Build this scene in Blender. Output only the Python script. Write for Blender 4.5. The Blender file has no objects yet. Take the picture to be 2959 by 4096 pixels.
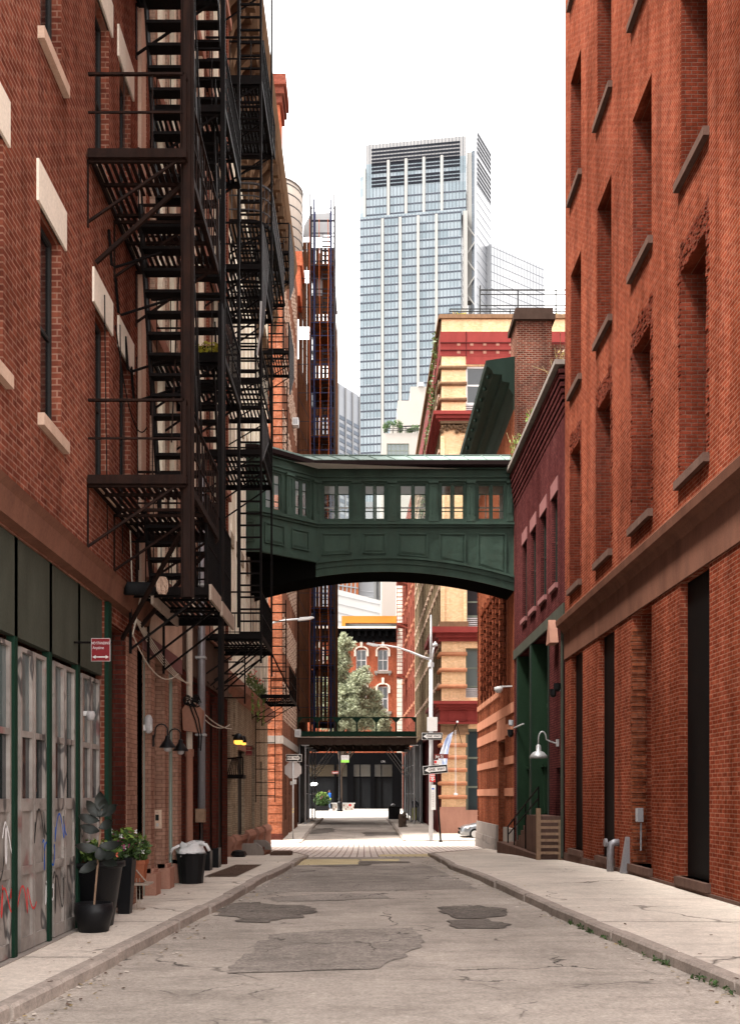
import bpy, bmesh, math, random
from mathutils import Vector, Matrix, noise
random.seed(11)
C = bpy.context.scene.collection
SC = bpy.context.scene

# ---------------------------------------------------------------- camera, sky, sun, exposure
EYE = 1.9            # camera height above the road
FPX, VX, VY = 4000.0, 1456.0, 3180.0   # focal length and vanishing point in photo pixels
cam_d = bpy.data.cameras.new('street_camera')
cam = bpy.data.objects.new('street_camera', cam_d); C.objects.link(cam)
cam.location = (0, 0, EYE); cam.rotation_euler = (math.radians(90), 0, 0)
cam_d.sensor_fit = 'VERTICAL'; cam_d.sensor_height = 36.0
cam_d.lens = 36.0 * FPX / 4096.0
cam_d.shift_y = (VY - 2048.0) / 4096.0
cam_d.shift_x = (1479.5 - VX) / 4096.0
cam_d.clip_start = 0.1; cam_d.clip_end = 3000
SC.camera = cam

SUN_EL, SUN_AZ = math.radians(66), math.radians(245)      # azimuth clockwise from +Y
world = bpy.data.worlds.new('World'); SC.world = world; world.use_nodes = True
nt = world.node_tree; nt.nodes.clear()
sky = nt.nodes.new('ShaderNodeTexSky'); sky.sky_type = 'NISHITA'; sky.sun_disc = False
sky.sun_elevation = SUN_EL; sky.sun_rotation = SUN_AZ; sky.dust_density = 4.0; sky.air_density = 1.5
hs = nt.nodes.new('ShaderNodeHueSaturation'); hs.inputs['Saturation'].default_value = 0.12
mx = nt.nodes.new('ShaderNodeMix'); mx.data_type = 'RGBA'; mx.inputs[0].default_value = 0.7
mx.inputs[7].default_value = (8.75, 8.5, 8.3, 1)          # the white cloud deck
bg = nt.nodes.new('ShaderNodeBackground'); bg.inputs['Strength'].default_value = 0.08
wo = nt.nodes.new('ShaderNodeOutputWorld')
nt.links.new(sky.outputs[0], hs.inputs['Color']); nt.links.new(hs.outputs[0], mx.inputs[6])
nt.links.new(mx.outputs[2], bg.inputs['Color']); nt.links.new(bg.outputs[0], wo.inputs['Surface'])
sun_d = bpy.data.lights.new('sun', 'SUN'); sun_d.energy = 1.8; sun_d.angle = math.radians(12)
sun_d.color = (1.0, 0.955, 0.89)
sun = bpy.data.objects.new('sun', sun_d); C.objects.link(sun)
sd = Vector((math.sin(SUN_AZ)*math.cos(SUN_EL), math.cos(SUN_AZ)*math.cos(SUN_EL), math.sin(SUN_EL)))
sun.rotation_euler = sd.to_track_quat('Z', 'Y').to_euler(); sun.location = (-30, -20, 60)
SC.view_settings.view_transform = 'Standard'; SC.view_settings.look = 'None'
SC.view_settings.exposure = 2.75; SC.view_settings.gamma = 1.0
SC.cycles.max_bounces = 6; SC.cycles.diffuse_bounces = 2; SC.cycles.transparent_max_bounces = 16

# ---------------------------------------------------------------- helpers
def PX(sx, Y): return (sx - VX) * Y / FPX              # world x of a photo column at depth Y
def PZ(sy, Y): return EYE + (VY - sy) * Y / FPX
def YX(sx, X): return X * FPX / (sx - VX)
_ZR = [(-40,0),(22,0),(33,-.25),(40,-.5),(47,-.7),(54,-.8),(60,-.76),(66,-.62),(75,-.4),(82,-.36),(88,-.26),(105,.0),(120,.2),(900,.2)]
def zr(y):                                             # road level
    for (a, za), (b, zb) in zip(_ZR, _ZR[1:]):
        if y <= b: return za + (zb - za) * (y - a) / (b - a)
    return .2
def zs(y): return zr(y) + .13                          # pavement level

def tag(o, label=None, cat=None, group=None, kind=None):
    if label: o['label'] = label
    if cat: o['category'] = cat
    if group: o['group'] = group
    if kind: o['kind'] = kind
    return o
def thing(name, label, cat, loc=(0,0,0), rz=0, group=None):
    o = bpy.data.objects.new(name, None); C.objects.link(o)
    o.location = loc; o.rotation_euler = (0, 0, rz); o.empty_display_size = .2
    return tag(o, label, cat, group)

class MB:
    def __init__(s): s.v = []; s.f = []; s.mi = []; s.m = 0; s.sm = False
    def add(s, vs, fs):
        n = len(s.v); s.v += [tuple(p) for p in vs]
        for f in fs: s.f.append([i + n for i in f]); s.mi.append(s.m)
        return s
    def quad(s, a, b, c, d): return s.add([a, b, c, d], [(0,1,2,3)])
    def box(s, x0, x1, y0, y1, z0, z1):
        if x0 > x1: x0, x1 = x1, x0
        if y0 > y1: y0, y1 = y1, y0
        if z0 > z1: z0, z1 = z1, z0
        return s.add([(x0,y0,z0),(x1,y0,z0),(x1,y1,z0),(x0,y1,z0),(x0,y0,z1),(x1,y0,z1),(x1,y1,z1),(x0,y1,z1)],
                     [(3,2,1,0),(4,5,6,7),(0,1,5,4),(1,2,6,5),(2,3,7,6),(3,0,4,7)])
    def bar(s, p, q, w, h=None, up=(0,0,1)):           # rectangular bar from p to q
        h = h or w; p = Vector(p); q = Vector(q); d = (q - p)
        if d.length < 1e-6: return s
        d.normalize(); u = Vector(up)
        if abs(d.dot(u)) > .98: u = Vector((0,1,0)) if abs(d.y) < .9 else Vector((1,0,0))
        a = d.cross(u).normalized() * w / 2; b = a.cross(d).normalized() * h / 2
        vs = [p-a-b, p+a-b, p+a+b, p-a+b, q-a-b, q+a-b, q+a+b, q-a+b]
        return s.add(vs, [(0,1,2,3),(7,6,5,4),(0,4,5,1),(1,5,6,2),(2,6,7,3),(3,7,4,0)])
    def tube(s, pts, r, n=8, cap=True):
        pts = [Vector(p) for p in pts]; rs = r if isinstance(r, (list, tuple)) else [r]*len(pts)
        base = len(s.v); pa = None
        for i, p in enumerate(pts):
            d = (pts[min(i+1, len(pts)-1)] - pts[max(i-1, 0)]).normalized()
            if pa is None:
                u = Vector((0,0,1)) if abs(d.z) < .9 else Vector((0,1,0)); pa = d.cross(u).normalized()
            else:
                pa = (pa - d * pa.dot(d)).normalized()
            b = d.cross(pa)
            for k in range(n):
                t = 2*math.pi*k/n; s.v.append(tuple(p + (pa*math.cos(t) + b*math.sin(t))*rs[i]))
        for i in range(len(pts)-1):
            for k in range(n):
                a0 = base+i*n+k; a1 = base+i*n+(k+1)%n
                s.f.append([a0, a1, a1+n, a0+n]); s.mi.append(s.m)
        if cap:
            s.f.append([base+k for k in range(n)][::-1]); s.mi.append(s.m)
            s.f.append([base+(len(pts)-1)*n+k for k in range(n)]); s.mi.append(s.m)
        return s
    def lathe(s, prof, c=(0,0,0), n=16):                # prof: (r, z) from bottom to top
        base = len(s.v)
        for r, z in prof:
            for k in range(n):
                t = 2*math.pi*k/n; s.v.append((c[0]+r*math.cos(t), c[1]+r*math.sin(t), c[2]+z))
        for i in range(len(prof)-1):
            for k in range(n):
                a0 = base+i*n+k; a1 = base+i*n+(k+1)%n
                s.f.append([a0, a1, a1+n, a0+n]); s.mi.append(s.m)
        s.f.append([base+k for k in range(n)][::-1]); s.mi.append(s.m)
        s.f.append([base+(len(prof)-1)*n+k for k in range(n)]); s.mi.append(s.m)
        return s
    def prism(s, poly, axis, a, b):                     # polygon extruded along an axis
        def P(u, v, t): return {'x': (t,u,v), 'y': (u,t,v), 'z': (u,v,t)}[axis]
        n = len(poly)
        vs = [P(u, v, a) for u, v in poly] + [P(u, v, b) for u, v in poly]
        return s.add(vs, [tuple(range(n))[::-1], tuple(range(n, 2*n))] + [(i, (i+1)%n, (i+1)%n+n, i+n) for i in range(n)])
    def xf(s, M, start=0):
        for i in range(start, len(s.v)): s.v[i] = tuple(M @ Vector(s.v[i]))
        return s
    def build(s, name, mat, parent=None, smooth=False, label=None, kind=None):
        me = bpy.data.meshes.new(name); me.from_pydata(s.v, [], s.f)
        for m in (mat if isinstance(mat, (list, tuple)) else [mat]): me.materials.append(m)
        if any(s.mi): me.polygons.foreach_set('material_index', s.mi)
        bm = bmesh.new(); bm.from_mesh(me); bmesh.ops.recalc_face_normals(bm, faces=bm.faces[:]) if s.sm is False else None
        bm.to_mesh(me); bm.free()
        if smooth: me.polygons.foreach_set('use_smooth', [True]*len(me.polygons))
        me.update()
        o = bpy.data.objects.new(name, me); C.objects.link(o)
        if parent is not None:
            o.parent = parent
            # the vertices are written in world space: undo the parent's transform
            o.matrix_parent_inverse = world_of(parent).inverted()
        if label: o['label'] = label
        if kind: o['kind'] = kind
        return o
def world_of(o):
    M = Matrix.LocRotScale(o.location, o.rotation_euler.to_quaternion() if o.rotation_mode != 'QUATERNION' else o.rotation_quaternion, o.scale)
    M = o.matrix_parent_inverse @ M if o.parent else M
    return world_of(o.parent) @ M if o.parent else M

def solo(name, mb, mat, label, cat, group=None, smooth=False):
    return tag(mb.build(name, mat, None, smooth), label, cat, group)

# ---------------------------------------------------------------- materials
M = {}
def _nodes(name):
    m = bpy.data.materials.new(name); m.use_nodes = True; t = m.node_tree
    b = t.nodes['Principled BSDF']; M[name] = m
    return m, t, b
def _mixc(t, f, a, b, mode='MIX'):
    n = t.nodes.new('ShaderNodeMix'); n.data_type = 'RGBA'; n.blend_type = mode
    for i, v in ((0, f), (6, a), (7, b)):
        if hasattr(v, 'is_linked') or hasattr(v, 'links'): t.links.new(v, n.inputs[i])
        elif i == 0: n.inputs[0].default_value = v
        else: n.inputs[i].default_value = (*v, 1)
    return n.outputs[2]
def _noise(t, vec, scale, detail=4, rough=.6, stretch=None):
    n = t.nodes.new('ShaderNodeTexNoise'); n.inputs['Scale'].default_value = scale
    n.inputs['Detail'].default_value = detail; n.inputs['Roughness'].default_value = rough
    if stretch:
        mp = t.nodes.new('ShaderNodeMapping'); mp.inputs['Scale'].default_value = stretch
        t.links.new(vec, mp.inputs['Vector']); vec = mp.outputs[0]
    t.links.new(vec, n.inputs['Vector']); return n.outputs['Fac']
def _ramp(t, fac, a, b, ca=(0,0,0), cb=(1,1,1)):
    r = t.nodes.new('ShaderNodeValToRGB'); r.color_ramp.elements[0].position = a; r.color_ramp.elements[1].position = b
    r.color_ramp.elements[0].color = (*ca, 1); r.color_ramp.elements[1].color = (*cb, 1)
    t.links.new(fac, r.inputs[0]); return r.outputs[0]
def _pos(t): return t.nodes.new('ShaderNodeNewGeometry').outputs['Position']
def _bump(t, b, h, strength, dist=.02):
    n = t.nodes.new('ShaderNodeBump'); n.inputs['Strength'].default_value = strength; n.inputs['Distance'].default_value = dist
    t.links.new(h, n.inputs['Height']); t.links.new(n.outputs[0], b.inputs['Normal'])
def paint(name, col, rough=.6, var=.25, scale=2.0, dirt=None, dirt_amt=.5, bump=.15, metal=0, stretch=(1,1,.35), fine=30, warp=0):
    """plain surface with cloudy weathering, runs and a fine grain"""
    m, t, b = _nodes(name); p = _pos(t)
    n1 = _noise(t, p, scale, 5, .65, stretch); n2 = _noise(t, p, fine, 3)
    lo = tuple(c*(1-var) for c in col); hi = tuple(min(1, c*(1+var)) for c in col)
    c = _mixc(t, _ramp(t, n1, .3, .7), lo, hi)
    if dirt: c = _mixc(t, _ramp(t, _noise(t, p, scale*1.7, 8, .7, (1,1,.25)), .62-.25*dirt_amt, .8, (0,0,0), (dirt_amt,)*3), c, dirt)
    c = _mixc(t, .35, c, _ramp(t, n2, .2, .8, tuple(x*.6 for x in col), tuple(min(1, x*1.35) for x in col)))
    t.links.new(c, b.inputs['Base Color']); b.inputs['Roughness'].default_value = rough; b.inputs['Metallic'].default_value = metal
    b.inputs['Specular IOR Level'].default_value = 0 if rough >= .75 else .04 if rough >= .5 else .2
    if bump: _bump(t, b, n2, bump, .01)
    if warp:                                            # buckled sheet metal
        ad = t.nodes.new('ShaderNodeMath'); ad.operation = 'MULTIPLY_ADD'; ad.inputs[1].default_value = 6.0; t.links.new(_noise(t, p, 1.7, 2, .5), ad.inputs[0]); t.links.new(n2, ad.inputs[2]); _bump(t, b, ad.outputs[0], warp, .03)
    return m
def brick(name, c1, c2, mortar, bw=.23, rh=.076, ms=.009, var=.35, dirt=(.05,.04,.04), dirt_amt=.35, bump=.6, pale=None, pale_amt=.3, mott=.45, odd=.5):
    """brick in courses, laid along whichever wall direction the face has"""
    m, t, b = _nodes(name); g = t.nodes.new('ShaderNodeNewGeometry'); p = g.outputs['Position']
    s = t.nodes.new('ShaderNodeSeparateXYZ'); t.links.new(p, s.inputs[0])
    sn = t.nodes.new('ShaderNodeSeparateXYZ'); t.links.new(g.outputs['True Normal'], sn.inputs[0])
    ab = t.nodes.new('ShaderNodeMath'); ab.operation = 'ABSOLUTE'; t.links.new(sn.outputs[0], ab.inputs[0])
    gt = t.nodes.new('ShaderNodeMath'); gt.operation = 'GREATER_THAN'; gt.inputs[1].default_value = .6; t.links.new(ab.outputs[0], gt.inputs[0])
    mf = t.nodes.new('ShaderNodeMix'); mf.data_type = 'FLOAT'; t.links.new(gt.outputs[0], mf.inputs[0])
    t.links.new(s.outputs[0], mf.inputs[2]); t.links.new(s.outputs[1], mf.inputs[3])
    cb = t.nodes.new('ShaderNodeCombineXYZ'); t.links.new(mf.outputs[0], cb.inputs[0]); t.links.new(s.outputs[2], cb.inputs[1])
    # courses are never perfectly straight
    wob = t.nodes.new('ShaderNodeVectorMath'); wob.operation = 'MULTIPLY_ADD'
    nn = t.nodes.new('ShaderNodeTexNoise'); nn.inputs['Scale'].default_value = 4; t.links.new(p, nn.inputs['Vector'])
    t.links.new(nn.outputs['Color'], wob.inputs[0]); wob.inputs[1].default_value = (.014,.014,0); t.links.new(cb.outputs[0], wob.inputs[2])
    br = t.nodes.new('ShaderNodeTexBrick'); br.offset = .5
    for k, v in (('Scale',1), ('Mortar Size',ms), ('Mortar Smooth',.25), ('Bias',0), ('Brick Width',bw), ('Row Height',rh)): br.inputs[k].default_value = v
    br.inputs['Color1'].default_value = (*c1,1); br.inputs['Color2'].default_value = (*c2,1); br.inputs['Mortar'].default_value = (*mortar,1)
    t.links.new(wob.outputs[0], br.inputs['Vector'])
    c = br.outputs['Color']
    n1 = _noise(t, p, .55, 6, .65, (1,1,.6)); n2 = _noise(t, p, 14, 4)
    c = _mixc(t, var, c, _ramp(t, n1, .3, .7, (.35,.35,.35), (1.0,1.0,1.0)), 'MULTIPLY')
    c = _mixc(t, mott, c, _ramp(t, n2, .25, .75, (.35,.35,.35), (1.0,1.0,1.0)), 'MULTIPLY')
    c = _mixc(t, _ramp(t, _noise(t, p, 1.1, 8, .7, (1,1,.3)), .5, .8, (0,0,0), (dirt_amt,)*3), c, dirt)
    c = _mixc(t, .75*var/.35, c, _ramp(t, _noise(t, p, 1.6, 6, .7, (1,1,.07)), .32, .60, (.38,.34,.33), (1.0,1.0,1.0)), 'MULTIPLY')
    c = _mixc(t, .5*var/.35, c, _ramp(t, _noise(t, p, .28, 5, .6), .36, .6, (.5,.45,.45), (1.1,1.1,1.1)), 'MULTIPLY')   # rain runs
    sn2 = t.nodes.new('ShaderNodeVectorMath'); sn2.operation = 'SNAP'; sn2.inputs[1].default_value = (bw*.5, rh, 1); t.links.new(cb.outputs[0], sn2.inputs[0])
    wn = t.nodes.new('ShaderNodeTexWhiteNoise'); t.links.new(sn2.outputs[0], wn.inputs['Vector'])
    c = _mixc(t, odd, c, _ramp(t, wn.outputs['Value'], 0, 1, (.55,.5,.48), (1.12,1.12,1.12)), 'MULTIPLY')                             # odd bricks
    if pale: c = _mixc(t, _ramp(t, _noise(t, p, 2.3, 8, .75), .56, .76, (0,0,0), (pale_amt,)*3), c, pale)
    t.links.new(c, b.inputs['Base Color']); b.inputs['Roughness'].default_value = .9; b.inputs['Specular IOR Level'].default_value = 0
    inv = t.nodes.new('ShaderNodeMath'); inv.operation = 'MULTIPLY_ADD'; inv.inputs[1].default_value = -1; inv.inputs[2].default_value = 1
    t.links.new(br.outputs['Fac'], inv.inputs[0])
    ad = t.nodes.new('ShaderNodeMath'); ad.operation = 'MULTIPLY_ADD'; ad.inputs[1].default_value = .5
    t.links.new(n2, ad.inputs[0]); t.links.new(inv.outputs[0], ad.inputs[2])
    _bump(t, b, ad.outputs[0], bump, .012)
    return m
def glass_dark(name, col=(.02,.022,.025), rough=.06):
    m, t, b = _nodes(name); b.inputs['Base Color'].default_value = (*col,1); b.inputs['Roughness'].default_value = rough
    b.inputs['Specular IOR Level'].default_value = .6
    n = _noise(t, _pos(t), .9, 2); _bump(t, b, n, .06, .05); return m
def glass_clear(name):
    m, t, b = _nodes(name); o = t.nodes['Material Output']
    tr = t.nodes.new('ShaderNodeBsdfTransparent'); tr.inputs[0].default_value = (.9,.93,.92,1)
    gl = t.nodes.new('ShaderNodeBsdfGlossy'); gl.inputs['Roughness'].default_value = .03
    fr = t.nodes.new('ShaderNodeFresnel'); fr.inputs[0].default_value = 1.45
    mxs = t.nodes.new('ShaderNodeMixShader'); t.links.new(fr.outputs[0], mxs.inputs[0])
    t.links.new(tr.outputs[0], mxs.inputs[1]); t.links.new(gl.outputs[0], mxs.inputs[2]); t.links.new(mxs.outputs[0], o.inputs['Surface'])
    return m
def emit(name, col, s):
    m, t, b = _nodes(name); b.inputs['Base Color'].default_value = (*col,1)
    b.inputs['Emission Color'].default_value = (*col,1); b.inputs['Emission Strength'].default_value = s; return m

brick('brick_orange_red', (.355,.082,.041), (.25,.05,.026), (.42,.2,.13), pale=(.48,.2,.13), pale_amt=.3, dirt_amt=.3)
brick('brick_infill', (.26,.055,.03), (.19,.04,.024), (.20,.10,.07), var=.3)
brick('brick_plum', (.165,.05,.046), (.125,.038,.037), (.05,.02,.022), ms=.011, var=.3, dirt=(.16,.07,.065), dirt_amt=.35)
brick('brick_hospital', (.37,.115,.055), (.27,.075,.038), (.26,.12,.08), var=.35)
brick('brick_hospital_trim', (.30,.085,.04), (.20,.05,.028), (.14,.06,.04), var=.4)
brick('brick_chimney', (.30,.068,.038), (.15,.04,.028), (.40,.30,.23), ms=.014, dirt=(.04,.03,.03), dirt_amt=.5)
brick('brick_left_red', (.32,.10,.06), (.21,.06,.04), (.42,.22,.16), ms=.011, pale=(.42,.2,.14), pale_amt=.3, mott=.2, odd=.6)
brick('brick_dark_red', (.20,.05,.034), (.12,.035,.027), (.12,.075,.06), dirt_amt=.5)
brick('brick_brown_paint', (.56,.32,.24), (.50,.28,.2), (.33,.18,.13), var=.25, ms=.007, dirt_amt=.2)
brick('brick_cream_stripe', (.74,.52,.40), (.66,.45,.33), (.5,.36,.27), var=.25)
brick('brick_tan_paint', (.60,.49,.36), (.53,.42,.30), (.36,.28,.2), var=.3, dirt=(.12,.09,.06))
brick('brick_corner_orange', (.60,.20,.10), (.47,.145,.07), (.42,.22,.15), pale=(.6,.32,.24), pale_amt=.5, dirt_amt=.2)
brick('brick_corner_brown', (.29,.125,.08), (.22,.095,.062), (.22,.13,.09), dirt_amt=.3)
brick('brick_buff', (.88,.60,.36), (.80,.50,.27), (.70,.50,.33), var=.12, dirt=(.35,.19,.09), dirt_amt=.25, bump=.12, mott=.1, odd=.3)
brick('brick_buff_grey', (.36,.28,.18), (.28,.21,.13), (.2,.15,.1), var=.3)
brick('brick_far_red', (.56,.15,.075), (.50,.13,.065), (.45,.17,.1), var=.2, dirt_amt=.1)
brick('brick_maroon', (.26,.075,.05), (.21,.06,.04), (.16,.06,.045), var=.2)
paint('sandstone_brown', (.15,.07,.048), .85, .35, 1.4, (.05,.035,.03), .5)
paint('stone_sill', (.115,.07,.056), .8, .3, 3, (.06,.04,.035), .3)
paint('brownstone_pale', (.33,.17,.125), .8, .25, 2, (.14,.075,.055), .4)
paint('stone_band', (.42,.19,.12), .8, .2, 2, (.2,.085,.055), .4)
paint('granite_grey', (.26,.225,.2), .8, .25, 4, (.1,.08,.07), .4)
paint('plum_stone', (.23,.105,.10), .8, .2, 3)
paint('stucco_pink', (.40,.26,.20), .85, .22, .8, (.10,.06,.045), .7)
paint('stucco_dark', (.115,.075,.058), .85, .3, 1.2, (.035,.025,.02), .6)
paint('stucco_tan', (.52,.37,.285), .85, .25, 1.2, (.16,.1,.07), .55)
paint('limestone_white', (.74,.66,.56), .8, .15, 2, (.3,.25,.2), .35)
paint('limestone_cream', (.82,.72,.58), .8, .18, 1.5, (.34,.25,.17), .45)
paint('cornice_brown', (.11,.068,.042), .75, .3, 2, (.06,.035,.025), .5)
paint('lintel_mauve', (.19,.095,.09), .8, .15, 3)
paint('bridge_green', (.043,.069,.054), .5, .3, 1.6, (.05,.036,.024), .5, .1, warp=.3)
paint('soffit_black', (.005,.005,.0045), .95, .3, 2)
paint('cornice_green', (.015,.027,.021), .5, .22, 2, (.012,.02,.016), .4)
paint('door_green', (.016,.034,.019), .5, .25, 2, (.012,.018,.012), .5)
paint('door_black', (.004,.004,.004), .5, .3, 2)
paint('roof_pale_green', (.20,.26,.235), .6, .15, 1.2, (.13,.17,.15), .4, .05)
paint('gutter_brown', (.018,.012,.012), .8, .2, 2)
paint('iron_black', (.006,.005,.005), .6, .4, 5, (.03,.013,.009), .4, .1)
paint('iron_rust', (.016,.0095,.008), .7, .4, 5, (.055,.022,.013), .6, .2)
paint('iron_grey', (.07,.07,.073), .5, .3, 4, (.03,.03,.03), .3)
paint('iron_maroon', (.20,.05,.035), .6, .25, 3)
paint('wood_weathered', (.34,.27,.22), .85, .3, 6, (.12,.09,.07), .4, .3, 0, (3,3,.3))
paint('wood_crate', (.26,.17,.115), .85, .3, 6, (.09,.06,.04), .4, .3)
paint('plywood', (.085,.038,.021), .8, .35, 1.5, (.08,.04,.025), .5)
paint('shed_green', (.010,.028,.018), .55, .2, 1.5)
paint('galvanised', (.42,.42,.42), .4, .15, 3, (.25,.25,.25), .4, .05, .4)
paint('steel_white', (.40,.40,.41), .4, .1, 3, (.4,.4,.4), .3, .05)
paint('steel_grey', (.32,.32,.33), .45, .15, 3, (.2,.2,.2), .3)
paint('scaffold_blue', (.02,.023,.055), .5, .3, 2, (.02,.02,.03), .5)
paint('scaffold_dark', (.025,.022,.026), .55, .3, 2)
paint('net_orange', (.36,.09,.035), .7, .15, 2)
paint('tarp_white', (.26,.26,.265), .6, .08, 1)
paint('pvc_cream', (.55,.48,.40), .5, .15, 2, (.3,.22,.16), .4)
paint('pipe_brown', (.27,.135,.095), .6, .15, 2)
paint('conduit_grey', (.24,.235,.25), .4, .15, 4, (.14,.13,.13), .4, .05, .3)
paint('sage_paint', (.28,.34,.30), .5, .15, 2, (.15,.16,.13), .35)
paint('frame_dark', (.03,.03,.03), .5, .2, 3)
paint('frame_white', (.62,.61,.6), .5, .08, 3)
paint('fascia_dark', (.055,.058,.045), .6, .3, 2, (.02,.02,.016), .5)
paint('frame_grey_green', (.12,.135,.11), .5, .15, 3)
paint('sign_red_dark', (.155,.012,.016), .4, .1, 2)
paint('sign_red', (.55,.03,.03), .4, .08, 2)
paint('sign_maroon', (.15,.03,.025), .4, .1, 2)
paint('sign_white', (.55,.54,.53), .4, .05, 2, None, 0, 0)
paint('sign_black', (.01,.01,.01), .35, .1, 2, None, 0, 0)
paint('sign_back', (.36,.34,.34), .4, .1, 3)
paint('red_trim', (.19,.034,.030), .7, .2, 2, (.10,.018,.016), .4)
paint('red_trim_dark', (.075,.014,.013), .6, .2, 2)
paint('terracotta_trim', (.40,.18,.10), .8, .2, 3, (.2,.1,.06), .4)
paint('buff_trim_dark', (.17,.10,.06), .85, .3, 5, (.06,.04,.03), .5)
paint('pot_black', (.007,.007,.008), .4, .2, 3)
paint('terracotta', (.30,.10,.055), .8, .25, 3)
paint('bag_white', (.74,.73,.73), .5, .1, 4)
paint('skin_brown', (.20,.10,.065), .6, .1, 4, None, 0, 0)
paint('cloth_navy', (.022,.025,.035), .9, .2, 8)
paint('cloth_lime', (.50,.50,.16), .9, .15, 8)
paint('cloth_blue', (.02,.10,.42), .9, .15, 8)
paint('cloth_hivis', (.55,.75,.08), .8, .1, 8)
paint('cloth_jeans', (.16,.22,.32), .9, .2, 8)
paint('cloth_white', (.7,.7,.7), .9, .1, 8)
paint('hair_dark', (.01,.009,.008), .7, .2, 20)
paint('shoe_brown', (.10,.05,.03), .6, .2, 8)
paint('plaza_wall', (.7,.66,.6), .8, .12, 2, (.35,.2,.15), .4)
paint('rubber', (.012,.012,.012), .8, .2, 10)
paint('facade_white', (.30,.28,.255), .8, .06, .3)
paint('interior_white', (.86,.82,.74), .8, .04, .5, None, 0, 0)
paint('facade_pale_grey', (.17,.173,.18), .6, .06, .1)
paint('storefront_black', (.003,.003,.0035), .6, .3, 2)
paint('panel_grey', (.012,.0125,.0135), .55, .3, .8, None, 0, .0)
paint('orange_panel', (.40,.16,.03), .5, .12, .4)
paint('tank_wood', (.36,.31,.27), .85, .18, 2, (.2,.16,.14), .4, .2, 0, (4,4,.2))
paint('roof_tar', (.06,.06,.06), .9, .2, 2)
paint('bark', (.09,.07,.055), .9, .3, 6)
glass_dark('glass_dark'); glass_dark('glass_black', (.006,.006,.007), .15); glass_clear('glass_clear')
glass_dark('glass_sky', (.09,.11,.11), .08)
emit('lamp_amber', (1.0,.42,.06), .35); emit('bulb_white', (1,.95,.88), 1.2)
def leaf(name, col, var=.5, trans=.25):
    m, t, b = _nodes(name); p = _pos(t)
    c = _mixc(t, _ramp(t, _noise(t, p, 5, 3), .3, .7), tuple(x*(1-var) for x in col), tuple(x*(1+var) for x in col))
    t.links.new(c, b.inputs['Base Color']); b.inputs['Roughness'].default_value = .55
    b.inputs['Transmission Weight'].default_value = 0
    tl = t.nodes.new('ShaderNodeBsdfTranslucent'); t.links.new(c, tl.inputs[0])
    ms = t.nodes.new('ShaderNodeMixShader'); ms.inputs[0].default_value = trans
    t.links.new(b.outputs[0], ms.inputs[1]); t.links.new(tl.outputs[0], ms.inputs[2]); t.links.new(ms.outputs[0], t.nodes['Material Output'].inputs['Surface'])
    return m
leaf('leaf_tree', (.36,.39,.26), .5, .25); leaf('leaf_hedge', (.05,.10,.025)); leaf('leaf_lime', (.14,.22,.035)); leaf('leaf_flower_bed', (.045,.09,.02))
leaf('leaf_rubber_plant', (.008,.011,.008), .4, .05); leaf('leaf_ivy', (.09,.12,.03)); leaf('leaf_dry', (.33,.24,.10)); leaf('leaf_yellow', (.42,.38,.04))
leaf('petal_pink', (.62,.06,.28), .3); leaf('petal_white', (.75,.75,.72), .1); leaf('petal_red', (.6,.04,.03), .3); leaf('petal_coral', (.7,.16,.1), .2)

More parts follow.
